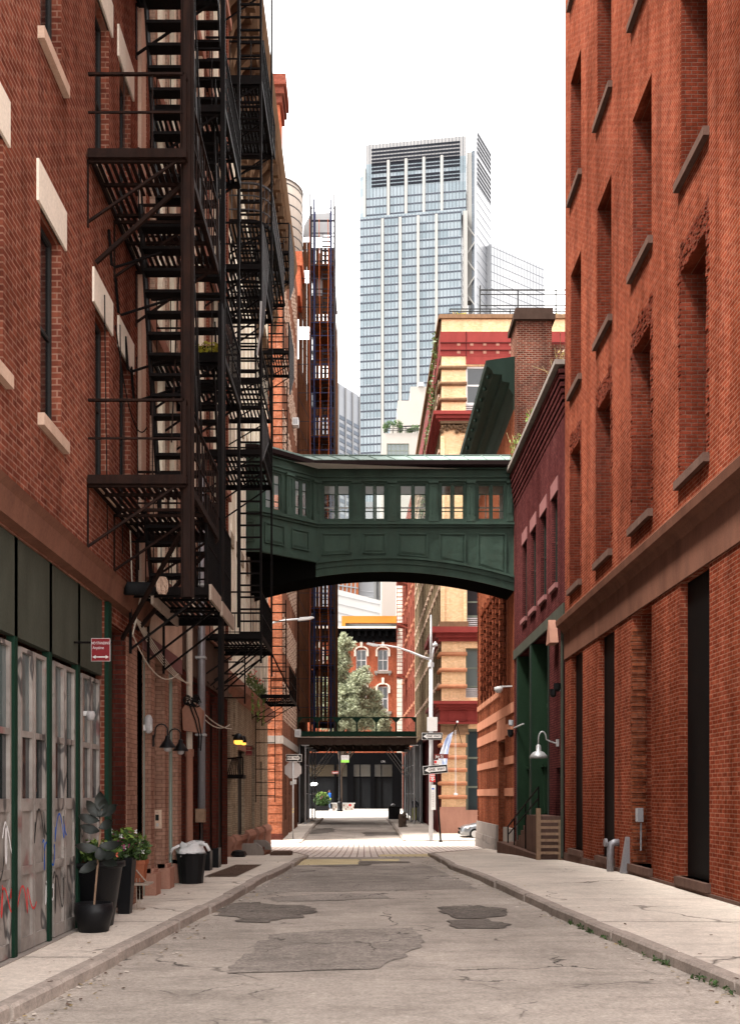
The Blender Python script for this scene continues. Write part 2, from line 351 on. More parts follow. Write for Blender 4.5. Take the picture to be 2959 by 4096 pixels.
def ground_mat(name, base, spec, grain, streak, cracks=False, rough=.85, crack_col=(.03,.027,.025), crack_w=.012):
    m, t, b = _nodes(name); p = _pos(t)
    big = _noise(t, p, .35, 6, .65, (1, .7, 1)); mid = _noise(t, p, 1.3, 9, .75, (.6, 1.5, 1)); fine = _noise(t, p, 26, 4, .75); sp = _noise(t, p, 9, 5, .8)
    c = _mixc(t, _ramp(t, big, .3, .7), tuple(x*(1-spec) for x in base), tuple(x*(1+spec) for x in base))
    c = _mixc(t, _ramp(t, mid, .47, .66, (0,0,0), (streak,)*3), c, tuple(x*.4 for x in base))
    c = _mixc(t, _ramp(t, _noise(t, p, .8, 8, .7, (1.4,.5,1)), .56, .7, (0,0,0), (streak*.8,)*3), c, tuple(min(1,x*1.35) for x in base))
    c = _mixc(t, grain, c, _ramp(t, fine, .25, .75, (.3,.3,.3), (1.5,1.5,1.5)), 'MULTIPLY')
    c = _mixc(t, grain*.9, c, _ramp(t, sp, .3, .7, (.5,.5,.5), (1.3,1.3,1.3)), 'MULTIPLY')
    h = fine
    if name == 'concrete_walk':                         # trodden gum and dirt along the joints
        v2 = t.nodes.new('ShaderNodeTexVoronoi'); v2.inputs['Scale'].default_value = 1.9; t.links.new(p, v2.inputs['Vector'])
        c = _mixc(t, _ramp(t, v2.outputs['Distance'], .03, .06, (.55,.55,.55), (0,0,0)), c, tuple(x*.3 for x in base))
    if cracks:
        vo = t.nodes.new('ShaderNodeTexVoronoi'); vo.feature = 'DISTANCE_TO_EDGE'; vo.inputs['Scale'].default_value = cracks
        wv = t.nodes.new('ShaderNodeVectorMath'); wv.operation = 'MULTIPLY_ADD'
        nz = t.nodes.new('ShaderNodeTexNoise'); nz.inputs['Scale'].default_value = 1.8; nz.inputs['Detail'].default_value = 6; t.links.new(p, nz.inputs['Vector'])
        t.links.new(nz.outputs['Color'], wv.inputs[0]); wv.inputs[1].default_value = (1.0,1.0,0); t.links.new(p, wv.inputs[2])
        t.links.new(wv.outputs[0], vo.inputs['Vector'])
        line = _ramp(t, vo.outputs['Distance'], 0, crack_w, (1,1,1), (0,0,0))
        gate = _ramp(t, _noise(t, p, .5, 3), .46, .58)
        mm = t.nodes.new('ShaderNodeMath'); mm.operation = 'MULTIPLY'; t.links.new(line, mm.inputs[0]); t.links.new(gate, mm.inputs[1])
        c = _mixc(t, mm.outputs[0], c, crack_col)
    t.links.new(c, b.inputs['Base Color']); b.inputs['Roughness'].default_value = rough; b.inputs['Specular IOR Level'].default_value = .03
    _bump(t, b, h, .6, .015); return m
ground_mat('asphalt_old', (.40,.345,.30), .28, .5, .45, .45)
ground_mat('asphalt_patch', (.19,.163,.143), .4, .85, .5, .7)
ground_mat('asphalt_mid', (.31,.268,.236), .3, .7, .5, .6)
ground_mat('concrete_walk', (.60,.52,.45), .16, .3, .28, .22, crack_w=.006, crack_col=(.12,.1,.085))
ground_mat('concrete_kerb', (.36,.30,.26), .2, .4, .35)
ground_mat('concrete_bright', (.45,.42,.39), .1, .3, .12)
ground_mat('paint_yellow', (.60,.49,.30), .12, .35, .25)
ground_mat('earth', (.2,.17,.15), .2, .4, .2)
def cobble_mat():
    m, t, b = _nodes('cobblestone'); p = _pos(t)
    br = t.nodes.new('ShaderNodeTexBrick'); br.offset = .5
    for k, v in (('Scale',1), ('Mortar Size',.028), ('Mortar Smooth',.4), ('Brick Width',.62), ('Row Height',.27)): br.inputs[k].default_value = v
    mp = t.nodes.new('ShaderNodeMapping'); mp.inputs['Rotation'].default_value = (0,0,math.radians(90)); t.links.new(p, mp.inputs[0])
    br.inputs['Color1'].default_value = (.70,.62,.56,1); br.inputs['Color2'].default_value = (.60,.52,.47,1); br.inputs['Mortar'].default_value = (.24,.17,.135,1)
    t.links.new(mp.outputs[0], br.inputs['Vector'])
    c = _mixc(t, .4, br.outputs['Color'], _ramp(t, _noise(t, p, 3, 5), .25, .75, (.5,.5,.5), (1.1,1.1,1.1)), 'MULTIPLY')
    t.links.new(c, b.inputs['Base Color']); b.inputs['Roughness'].default_value = .7
    iv = t.nodes.new('ShaderNodeMath'); iv.operation = 'SUBTRACT'; iv.inputs[0].default_value = 1; t.links.new(br.outputs['Fac'], iv.inputs[1])
    _bump(t, b, iv.outputs[0], .8, .02)
cobble_mat()

# ---------------------------------------------------------------- wall and window builders
class Frame:
    """a wall's own axes: u runs along the wall, n points out of it"""
    def __init__(s, o, u, n): s.o = Vector(o); s.u = Vector(u).normalized(); s.n = Vector(n).normalized()
    def P(s, u, z, d=0): return tuple(s.o + s.u*u + s.n*d + Vector((0,0,z)))   # d > 0: out of the wall
def wall_mesh(mb, fr, u0, u1, z0, z1, ops, depth=.2, d0=0):
    """front face with holes, their reveals, and a back face where an opening is 'blind'"""
    us = sorted({u0, u1, *[v for o in ops for v in (o[0], o[1]) if u0 < v < u1]})
    zv = sorted({z0, z1, *[v for o in ops for v in (o[2], o[3]) if z0 < v < z1]})
    for a, b in zip(us, us[1:]):
        for c, d in zip(zv, zv[1:]):
            mu, mz = (a+b)/2, (c+d)/2
            if any(o[0] < mu < o[1] and o[2] < mz < o[3] for o in ops): continue
            mb.quad(fr.P(a,c,d0), fr.P(b,c,d0), fr.P(b,d,d0), fr.P(a,d,d0))
    for o in ops:
        dp = o[4] if len(o) > 4 and o[4] else depth
        a, b, c, d = o[:4]
        mb.quad(fr.P(a,c,d0), fr.P(a,d,d0), fr.P(a,d,d0-dp), fr.P(a,c,d0-dp)); mb.quad(fr.P(b,c,d0), fr.P(b,d,d0), fr.P(b,d,d0-dp), fr.P(b,c,d0-dp))
        mb.quad(fr.P(a,d,d0), fr.P(b,d,d0), fr.P(b,d,d0-dp), fr.P(a,d,d0-dp)); mb.quad(fr.P(a,c,d0), fr.P(b,c,d0), fr.P(b,c,d0-dp), fr.P(a,c,d0-dp))
    return mb
def fbox(mb, fr, u0, u1, z0, z1, d0, d1):
    vs = [fr.P(u,z,d) for d in (d0,d1) for u, z in ((u0,z0),(u1,z0),(u1,z1),(u0,z1))]
    return mb.add(vs, [(0,1,2,3),(7,6,5,4),(0,4,5,1),(1,5,6,2),(2,6,7,3),(3,7,4,0)])
def body_mesh(mb, fr, u0, u1, z0, z1, deep, front_inset=.5):
    """the rest of a building: two flank walls, back wall and roof"""
    P = fr.P; f = 0
    mb.quad(P(u0,z0,f), P(u0,z1,f), P(u0,z1,-deep), P(u0,z0,-deep)); mb.quad(P(u1,z0,f), P(u1,z1,f), P(u1,z1,-deep), P(u1,z0,-deep))
    mb.quad(P(u0,z0,-deep), P(u1,z0,-deep), P(u1,z1,-deep), P(u0,z1,-deep)); mb.quad(P(u0,z1,f), P(u1,z1,f), P(u1,z1,-deep), P(u0,z1,-deep))
    return mb
def window(parent, fr, u0, u1, z0, z1, d=-.14, bars=(1,1), fw=.06, fm='frame_dark', gm='glass_dark', name='window', split=.5):
    """sash window set back in its opening: frame and glazing bars, with the glass as a sub-part"""
    mb = MB(); t = .05
    fbox(mb, fr, u0, u0+fw, z0, z1, d-t, d); fbox(mb, fr, u1-fw, u1, z0, z1, d-t, d)
    fbox(mb, fr, u0+fw, u1-fw, z0, z0+fw, d-t, d); fbox(mb, fr, u0+fw, u1-fw, z1-fw, z1, d-t, d)
    for i in range(1, bars[0]+1):
        c = u0 + (u1-u0)*i/(bars[0]+1); fbox(mb, fr, c-fw*.3, c+fw*.3, z0+fw, z1-fw, d-t, d-.004)
    for i in range(1, bars[1]+1):
        c = z0 + (z1-z0)*(split if bars[1] == 1 else i/(bars[1]+1)); fbox(mb, fr, u0+fw, u1-fw, c-fw*.4, c+fw*.4, d-t, d-.008)
    o = mb.build(name, M[fm], parent)
    g = MB(); g.quad(fr.P(u0+.01,z0+.01,d-t*.6), fr.P(u1-.01,z0+.01,d-t*.6), fr.P(u1-.01,z1-.01,d-t*.6), fr.P(u0+.01,z1-.01,d-t*.6)); g.build('pane', M[gm], o)
    return o
def block(parent, fr, name, mat, u0, u1, z0, z1, d0, d1): return fbox(MB(), fr, u0, u1, z0, z1, d0, d1).build(name, M[mat], parent)
def text_mesh(s, size, mat, parent, loc, rot, name='lettering', extrude=.004, align='CENTER', sx=1.0, bold=0.0):
    cu = bpy.data.curves.new(name, 'FONT'); cu.body = s; cu.size = size; cu.align_x = align; cu.align_y = 'CENTER'; cu.extrude = extrude
    cu.offset = bold; cu.space_line = .95
    tmp = bpy.data.objects.new(name, cu); C.objects.link(tmp); bpy.context.view_layer.update()
    me = bpy.data.meshes.new_from_object(tmp.evaluated_get(bpy.context.evaluated_depsgraph_get()))
    bpy.data.objects.remove(tmp); me.materials.clear(); me.materials.append(M[mat])
    me.transform(Matrix.Translation(loc) @ rot.to_matrix().to_4x4() @ Matrix.Diagonal((sx,1,1,1)))
    o = bpy.data.objects.new(name, me); C.objects.link(o)
    if parent is not None: o.parent = parent; o.matrix_parent_inverse = world_of(parent).inverted()
    return o
from mathutils import Euler
FACE_CAM = Euler((math.radians(90), 0, 0))             # text standing upright, read from -Y
def copy_tree(o, parent=None, dx=(0,0,0)):
    c = o.copy(); C.objects.link(c); c.parent = parent
    for ch in list(o.children): copy_tree(ch, c)
    return c
def graffiti_mat():
    """pale painted panels with sprayed scrawls: the scrawls are marks on the doors themselves"""
    m, t, b = _nodes('graffiti_panel'); p = _pos(t)
    c = _mixc(t, _ramp(t, _noise(t, p, 2.5, 5), .35, .65), (.17,.145,.13), (.30,.265,.24))
    w = t.nodes.new('ShaderNodeTexWave'); w.inputs['Scale'].default_value = 1.1; w.inputs['Distortion'].default_value = 9; w.inputs['Detail'].default_value = 2; w.inputs['Detail Scale'].default_value = 1.2
    mp = t.nodes.new('ShaderNodeMapping'); mp.inputs['Scale'].default_value = (1,1.6,.8); t.links.new(p, mp.inputs[0]); t.links.new(mp.outputs[0], w.inputs[0])
    c = _mixc(t, _ramp(t, w.outputs['Fac'], .02, .10, (.85,.85,.85), (0,0,0)), c, (.035,.03,.03))
    c = _mixc(t, _ramp(t, _noise(t, p, 1.7, 3, .6), .60, .68, (0,0,0), (.6,.6,.6)), c, (.17,.035,.03))
    c = _mixc(t, _ramp(t, _noise(t, p, 1.2, 6, .7), .58, .66, (0,0,0), (.8,.8,.8)), c, (.06,.05,.045))
    t.links.new(c, b.inputs['Base Color']); b.inputs['Roughness'].default_value = .6
graffiti_mat()
def flag_mat():
    m, t, b = _nodes('flag_blue'); p = _pos(t)
    n = _noise(t, p, 1.6, 3, .5, (1.6,1,.5)); c = _mixc(t, _ramp(t, n, .42, .58), (.80,.84,.9), (.40,.52,.8)); t.links.new(c, b.inputs['Base Color']); b.inputs['Roughness'].default_value = .7
flag_mat()
def car_mat():
    m, t, b = _nodes('car_silver'); b.inputs['Base Color'].default_value = (.17,.18,.19,1); b.inputs['Metallic'].default_value = .6; b.inputs['Roughness'].default_value = .28; b.inputs['Coat Weight'].default_value = .6
    m, t, b = _nodes('headlight_glass'); b.inputs['Base Color'].default_value = (.55,.56,.58,1); b.inputs['Roughness'].default_value = .08; b.inputs['Metallic'].default_value = .3; b.inputs['Coat Weight'].default_value = 1
car_mat()
paint('wood_crate_dark', (.06,.04,.032), .85, .3, 4); paint('hydrant_paint', (.09,.065,.05), .6, .3, 6, (.2,.18,.16), .4)
def grid_glass(name, c1, c2, cw, ch, metal=.0, rough=.12, mor=(.2,.22,.25)):
    """curtain-wall panes of slightly different tint"""
    m, t, b = _nodes(name); p = _pos(t); s = t.nodes.new('ShaderNodeSeparateXYZ'); t.links.new(p, s.inputs[0]); cb = t.nodes.new('ShaderNodeCombineXYZ')
    t.links.new(s.outputs[0], cb.inputs[0]); t.links.new(s.outputs[2], cb.inputs[1])
    br = t.nodes.new('ShaderNodeTexBrick'); br.offset = 0; br.squash = 1
    for k, v in (('Scale',1), ('Mortar Size',.02), ('Bias',-.15), ('Brick Width',cw), ('Row Height',ch)): br.inputs[k].default_value = v
    br.inputs['Color1'].default_value = (*c1,1); br.inputs['Color2'].default_value = (*c2,1); br.inputs['Mortar'].default_value = (*mor,1); t.links.new(cb.outputs[0], br.inputs['Vector'])
    c = _mixc(t, .35, br.outputs['Color'], _ramp(t, _noise(t, p, .05, 3), .35, .65, (.55,.6,.65), (1.1,1.1,1.1)), 'MULTIPLY')
    t.links.new(c, b.inputs['Base Color']); b.inputs['Roughness'].default_value = rough; b.inputs['Metallic'].default_value = metal
grid_glass('tower_glass', (.12,.155,.175), (.185,.215,.235), 3.66, 2.93, 0, .2)
grid_glass('tower_pale', (.19,.195,.21), (.21,.215,.225), 3, 2.93, 0, .3, (.15,.155,.17))
grid_glass('pale_block', (.33,.335,.35), (.36,.365,.375), 3, 2.93, 0, .3, (.24,.245,.26))
grid_glass('tower_dark_glass', (.03,.04,.055), (.06,.08,.1), 2, 2.93, 0, .1)
grid_glass('stripe_grey', (.15,.16,.18), (.17,.18,.2), 4, 6, 0, .4)
paint('tower_band', (.032,.037,.05), .3, .2, .05, None, 0, 0); paint('tower_mullion', (.09,.10,.115), .5, .05, .05, None, 0, 0)
paint('tower_pier', (.27,.26,.245), .5, .05, .05, None, 0, 0); paint('tower_louvre', (.008,.009,.013), .5, .1, .1, None, 0, 0); paint('tower_screen', (.2,.195,.195), .4, .15, .1, None, 0, 0)
paint('stripe_blue', (.05,.065,.09), .3, .2, .1, None, 0, 0); paint('banner_green', (.22,.48,.08), .7, .1, 2); paint('net_orange_pale', (.30,.10,.045), .8, .3, .3)
glass_dark('glass_teal', (.02,.035,.04), .1); glass_dark('glass_warm', (.055,.045,.03), .15)
paint('angular_white', (.33,.327,.32), .8, .06, .3)
def leafy(n, centre, spread, size, rnd, mb=None, up=.3, squash=1.0):
    """n small leaf faces scattered in an ellipsoid"""
    mb = mb or MB()
    for _ in range(n):
        v = Vector((rnd.gauss(0,1), rnd.gauss(0,1), rnd.gauss(0,1)*squash)); v.normalize(); v *= rnd.random()**.4
        p = Vector(centre) + Vector((v.x*spread[0], v.y*spread[1], v.z*spread[2]))
        a = Vector((rnd.gauss(0,1), rnd.gauss(0,1), rnd.gauss(0,.6)+up)).normalized(); b = a.cross(Vector((rnd.gauss(0,1),rnd.gauss(0,1),rnd.gauss(0,1)))).normalized()
        s = size*rnd.uniform(.6,1.3)
        mb.quad(p-a*s, p+b*s*.45, p+a*s, p-b*s*.45)
    return mb
def stalks(n, base, spread, h, rnd, mb, w=.012, lean=.5):
    for _ in range(n):
        p = Vector((base[0]+rnd.uniform(-spread[0],spread[0]), base[1]+rnd.uniform(-spread[1],spread[1]), base[2]))
        q = p + Vector((rnd.gauss(0,lean)*h, rnd.gauss(0,lean)*h, h*rnd.uniform(.5,1)))
        mb.bar(p, q, w)
    return mb
# ================================================================ GROUND, ROADS, PAVEMENTS
def interp(poly, y):
    if y <= poly[0][0]: return poly[0][1]
    for (a, va), (b, vb) in zip(poly, poly[1:]):
        if y <= b: return va + (vb-va)*(y-a)/(b-a)
    return poly[-1][1]
def yrange(a, b, step=1.0):
    n = max(1, int(math.ceil((b-a)/step))); return [a+(b-a)*i/n for i in range(n+1)]
def sheet(name, mat, y0, y1, xl, xr, zf, step=1.0, nx=1, kind='structure'):
    mb = MB(); ys = yrange(y0, y1, step)
    fx = lambda v, y: v if isinstance(v, (int, float)) else interp(v, y)
    for a, b in zip(ys, ys[1:]):
        for i in range(nx):
            L = lambda y, k: fx(xl,y)+(fx(xr,y)-fx(xl,y))*k/nx
            mb.quad((L(a,i),a,zf(a)), (L(a,i+1),a,zf(a)), (L(b,i+1),b,zf(b)), (L(b,i),b,zf(b)))
    return tag(mb.build(name, M[mat]), kind=kind)
mb = MB(); ys = [-40,10,22,33,40,47,54,60,66,75,82,88,105,120,300,1500]
for a, b in zip(ys, ys[1:]): mb.quad((-700,a,zr(a)-.05), (700,a,zr(a)-.05), (700,b,zr(b)-.05), (-700,b,zr(b)-.05))
tag(mb.build('ground', M['earth']), kind='structure')

KL = [(-20,-3.3),(8,-3.0),(12.4,-2.69),(17.7,-2.34),(24.5,-2.02),(33.6,-1.96),(38,-2.1),(41,-2.6),(44,-3.6),(46.5,-4.9)]
KR = [(-20,4.3),(8,3.65),(12.4,3.27),(16,2.95),(20.8,2.64),(27,2.34),(33,2.36),(38.6,2.45),(39.8,2.75),(49,6.3)]
def zsl(y): return zr(y) + interp([(0,.13),(30,.13),(37,.05),(60,.04)], y)
def zsr(y): return zr(y) + interp([(0,.13),(35,.13),(40,.10),(50,.05)], y)
sheet('street', 'asphalt_old', -30, 41, [(y, x-.1) for y, x in KL[:7]] + [(41,-2.2)], [(y, x+.1) for y, x in KR[:8]] + [(41,2.6)], zr, 1.0)
sheet('cross_street', 'cobblestone', 36.5, 57.5, -60, 60, lambda y: zr(y)+.006, 1.0, 8)
sheet('far_street', 'asphalt_old', 56.5, 90, -3.9, 2.5, lambda y: zr(y)+.010, 1.0)
sheet('side_street', 'concrete_bright', 57.6, 63, 2.4, 60, lambda y: zr(y)+.004, .6, 4)
sheet('plaza', 'concrete_bright', 90.1, 128, -70, 70, lambda y: zr(y)+.02, 2, 6)

def pavement(name, edge, far_x, y0, y1, zf, side, mat='concrete_walk', joint=3.05):
    """slabs with open joints up to the kerbstones"""
    mb = MB(); ys = sorted(set(yrange(y0, y1, .75) + [y for y, x in edge if y0 < y < y1]))
    kw = .17*side
    for a, b in zip(ys, ys[1:]):
        xa, xb = interp(edge, a)+kw, interp(edge, b)+kw
        if (far_x-xa)*side <= .05 and (far_x-xb)*side <= .05: continue
        mb.quad((xa-kw*.5,a,zf(a)), (far_x,a,zf(a)), (far_x,b,zf(b)), (xb-kw*.5,b,zf(b)))
    mb.m = 1
    y = y0 + .4
    while y < y1-1:
        xa = interp(edge, y)+kw
        if (far_x-xa)*side > .3: mb.quad((xa,y,zf(y)+.003), (far_x,y,zf(y)+.003), (far_x,y+.022,zf(y+.022)+.003), (xa,y+.022,zf(y+.022)+.003))
        y += joint
    tag(mb.build(name, [M[mat], M['asphalt_patch']]), kind='structure')
    kb = MB(); y = y0                                  # kerbstones, each a little out of line
    rr = random.Random(5)
    while y < y1-.2:
        e = min(y1, y+rr.uniform(1.1, 1.9)); j = rr.uniform(-.025,.025); g = .012; dz = rr.uniform(-.001,.014)
        xa, xb = interp(edge, y+g)+j, interp(edge, e-g)+j
        za, zb = zf(y)+.006+dz, zf(e)+.006+dz; la, lb = zr(y)-.1, zr(e)-.1; c = .03*side
        P = [(xa,y+g,la),(xa,y+g,za-.03),(xa+c,y+g,za),(xa+kw,y+g,za),(xa+kw,y+g,la)]
        Q = [(xb,e-g,lb),(xb,e-g,zb-.03),(xb+c,e-g,zb),(xb+kw,e-g,zb),(xb+kw,e-g,lb)]
        n = 5; kb.add(P+Q, [tuple(range(5)), tuple(range(9,4,-1))] + [(i,(i+1)%n,(i+1)%n+n,i+n) for i in range(n)])
        y = e
    tag(kb.build('kerb', M['concrete_kerb']), kind='structure')
pavement('pavement', KL, -8, -20, 46.5, zsl, -1)
pavement('pavement', KR, 10, -20, 49, zsr, 1)
pavement('pavement', [(56,-3.5),(75,-3.62),(89,-3.62)], -9, 56, 89, lambda y: zr(y)+interp([(56,.03),(60,.1),(64,.13)], y), -1)
pavement('pavement', [(57.8,2.22),(66,2.15),(89,1.93)], 9, 57.8, 89, lambda y: zr(y)+interp([(57,.03),(60,.1),(64,.13)], y), 1)

def blob(pts, jit, seed, sub=6):
    sub *= 3
    """irregular outline round a polygon"""
    r = random.Random(seed); out = []
    for i, p in enumerate(pts):
        q = pts[(i+1) % len(pts)]
        for k in range(sub):
            t = k/sub; x, y = p[0]+(q[0]-p[0])*t, p[1]+(q[1]-p[1])*t; nx_ = noise.fractal(Vector((x*2.1,y*2.1,seed)), .8, 2.2, 5); ny_ = noise.fractal(Vector((x*2.1+9,y*2.1,seed)), .8, 2.2, 5); out.append((x+nx_*jit*2.4, y+ny_*jit*3.5))
    return out
def patch(name, mat, pts, jit, seed, lift=.006, sub=6):
    jit = max(jit, .05)
    """a thin layer following the road's fall, cut in narrow strips between the two edges of its outline"""
    out = blob(pts, jit, seed, sub); n = len(out); ys = [p[1] for p in out]; lo, hi = min(ys)+.01, max(ys)-.01; rows = []
    for y in yrange(lo, hi, .05):
        xs = []
        for i in range(n):
            p, q = out[i], out[(i+1) % n]
            if (p[1] <= y) != (q[1] <= y): xs.append(p[0]+(q[0]-p[0])*(y-p[1])/(q[1]-p[1]))
        if len(xs) >= 2: rows.append((min(xs), max(xs), y))
    mb = MB()
    for (a0,a1,ya),(b0,b1,yb) in zip(rows, rows[1:]): mb.quad((a0,ya,zr(ya)+lift),(a1,ya,zr(ya)+lift),(b1,yb,zr(yb)+lift),(b0,yb,zr(yb)+lift))
    return tag(mb.build(name, M[mat]), kind='structure')
def G(sx, sy):                                          # a spot on the road seen at that photo pixel
    Y = 10.0
    for _ in range(40): Y = FPX*(EYE - zr(Y))/(sy-VY)
    return (PX(sx, Y), Y)
patch('asphalt_patch', 'asphalt_patch', [G(870,3625),G(1000,3610),G(1180,3622),G(1265,3640),G(1230,3662),G(1150,3682),G(1000,3690),G(850,3665)], .10, 1, .012, 8)
patch('asphalt_patch', 'asphalt_patch', [G(1762,3634),G(1900,3622),G(2020,3640),G(2010,3668),G(1850,3676),G(1775,3660)], .07, 2, .012)
patch('asphalt_patch', 'asphalt_patch', [G(1800,3688),G(1960,3680),G(2050,3700),G(1990,3722),G(1830,3716)], .07, 3, .012)
patch('asphalt_patch', 'asphalt_mid', [G(1080,3592),G(1250,3577),G(1540,3574),G(1558,3592),G(1330,3604),G(1090,3606)], .05, 4, .008)
patch('asphalt_patch', 'asphalt_mid', [G(1160,3466),G(1710,3462),G(1850,3520),G(1900,3556),G(1420,3566),G(985,3570),G(1090,3520)], .05, 5, .005)
patch('asphalt_patch', 'asphalt_mid', [G(1080,3740),G(1330,3720),G(1660,3712),G(1680,3790),G(1500,3880),G(900,3900)], .06, 6, .010)
patch('road_repair', 'paint_yellow', [G(1165,3462),G(1190,3439),G(1432,3437),G(1435,3458)], .03, 7, .010)
patch('road_repair', 'paint_yellow', [G(1440,3444),G(1450,3438),G(1600,3437),G(1590,3446)], .03, 8, .010)
patch('road_repair', 'paint_yellow', [G(1516,3427),G(1520,3419),G(1715,3417),G(1728,3428)], .03, 9, .014)
patch('asphalt_patch', 'asphalt_patch', [G(1170,3465),G(1430,3461),G(1436,3447),G(1635,3446),G(1640,3452),G(1490,3455),G(1480,3463),G(1330,3468)], .02, 10, .008)
patch('asphalt_patch', 'asphalt_patch', [G(1460,3345),G(1600,3340),G(1590,3329),G(1450,3330)], .12, 12, .016)
patch('asphalt_patch', 'asphalt_patch', [G(1235,3338),G(1340,3330),G(1330,3312),G(1262,3316)], .12, 13, .016)
patch('asphalt_patch', 'asphalt_mid', [G(1265,3310),G(1530,3310),G(1490,3290),G(1290,3290)], .15, 14, .016)
patch('asphalt_patch', 'asphalt_mid', [G(1615,3361),G(1800,3354),G(1760,3344),G(1640,3347)], .06, 15, .02)

rl = random.Random(52); q = MB()                        # grit, leaves and scraps caught along the gutters
for edge, zf, sg in ((KL,zsl,1),(KR,zsr,-1)):
    for k in range(420):
        y = 8+rl.random()**1.5*28; d = abs(rl.gauss(0,.22)); x = interp(edge, y)+sg*(d+.02) if rl.random() < .8 else interp(edge, y)-sg*rl.random()*1.4
        on_road = (x-interp(edge,y))*sg > 0; z = (zr(y) if on_road else zf(y))+.014; a = rl.random()*6.3; s_ = rl.uniform(.008,.028)
        u = Vector((math.cos(a),math.sin(a),rl.uniform(-.2,.3)))*s_; v = Vector((-math.sin(a),math.cos(a),rl.uniform(-.2,.2)))*s_*.6; c0 = Vector((x,y,z)); q.m = rl.choice((0,0,1,1,2)); q.quad(c0-u-v,c0+u-v,c0+u+v,c0-u+v)
tag(q.build('gutter_litter', [M['leaf_dry'], M['stucco_dark'], M['concrete_walk']]), kind='stuff')
q = MB(); 
for k in range(26):
    y = 9+rl.random()*6; leafy(9, (interp(KR,y)-.03,y,zr(y)+.03), (.05,.12,.04), .03, rl, q)
tag(q.build('kerb_weeds', M['leaf_hedge']), kind='stuff')

# ================================================================ RIGHT SIDE: red warehouse, plum house, hospital
FR = Frame((6,0,0), (0,1,0), (-1,0,0))
red = thing('brick_warehouse', 'tall orange red brick warehouse with torn brick round its tall empty windows', 'building', (6,20,0))
cols = [(27.7,29.1),(24.3,25.8),(20.9,22.4),(17.5,19.0),(14.1,15.6),(10.7,12.2)]
ops = []
for c in cols:
    for i, (a, b) in enumerate(((7.87,11.8),(13.55,17.0),(19.2,22.6),(24.9,28.3))): ops.append((*c, a, b, .55))
doors = [(27.5,29.0),(24.0,25.6),(20.9,22.4),(17.4,19.0),(14.0,15.6),(10.6,12.2)]
for k, d in enumerate(doors): ops.append((*d, .36, 5.93, .5 if k == 2 else .17))
mb = wall_mesh(MB(), FR, 6, 29.9, -.5, 33, ops); body_mesh(mb, FR, 6, 29.9, -.5, 33, 14)
mb.build('wall', M['brick_orange_red'], red)
inf = MB()
rnd = random.Random(3)
for c in cols:
    for i, (a, b) in enumerate(((7.87,11.8),(13.55,17.0),(19.2,22.6),(24.9,28.3))):
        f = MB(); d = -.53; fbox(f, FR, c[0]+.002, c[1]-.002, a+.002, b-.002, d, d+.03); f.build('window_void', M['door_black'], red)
        f = MB(); fbox(f, FR, c[1]-.03, c[1]-.002, a+.003, b-.03, -.5, -.012); fbox(f, FR, c[0]+.002, c[0]+.03, a+.003, b-.03, -.5, -.012); f.build('brick_reveal', M['brick_infill'], red)
        block(red, FR, 'sill', 'stone_sill', c[0]-.1, c[1]+.1, a-.16, a, -.26, .11)
        if i == 0:                                      # broken brick where the old surrounds were torn off
            for e, sg in ((c[0],-1),(c[1],1)):
                s = MB(); z = a
                while z < b:
                    h = rnd.uniform(.05,.14); w = rnd.uniform(.02,.12)
                    fbox(s, FR, e-.02*sg, e+w*sg, z, z+h*rnd.uniform(.7,1), -.25, rnd.uniform(.006,.03)); z += h
                s.build('torn_edge', M['brick_infill'], red)
            s = fbox(MB(), FR, c[0]-.02, c[1]+.02, b+.003, b+.52, -.05, .004)
            for k in range(150):
                u = rnd.uniform(c[0]-.06, c[1]+.06); z = b + rnd.random()*(.5 + .08*math.sin(u*7)); h = rnd.uniform(.03,.07)
                fbox(s, FR, u-h*.8, u+h*.8, z, z+h, -.05, rnd.uniform(.004,.025))
            s.build('torn_surround', M['brick_infill'], red)
for k, d in enumerate(doors):
    if k in (2,):
        f = MB(); fbox(f, FR, d[0], d[1], .37, 5.92, -.5, -.44); f.build('bricked_door', M['brick_infill'], red)
        s = MB(); z = .4
        while z < 5.6:
            h = rnd.uniform(.07,.12); fbox(s, FR, d[1]-rnd.uniform(.03,.09), d[1]+rnd.uniform(.02,.09), z, z+h*.9, -.28, rnd.uniform(.01,.04)); z += h
        s.build('torn_edge', M['brick_hospital'], red)
    else:
        f = fbox(MB(), FR, d[0]+.002, d[1]-.002, .362, 5.928, -.166, -.14); o = f.build('door', M['door_black'], red)
    block(red, FR, 'threshold', 'stone_sill', d[0]-.08, d[1]+.08, .2, .36, -.4, .1)
block(red, FR, 'lintel_band', 'sandstone_brown', 6, 29.88, 5.94, 6.74, -.02, .035)
MB().prism([(6.04,6.70),(5.93,6.74),(5.86,6.86),(5.74,6.92),(5.72,7.08),(5.80,7.16),(6.04,7.20)], 'y', 6, 29.95).build('cornice', M['sandstone_brown'], red)
block(red, FR, 'plinth', 'stone_sill', 6, 29.88, -.5, .19, -.02, .05)

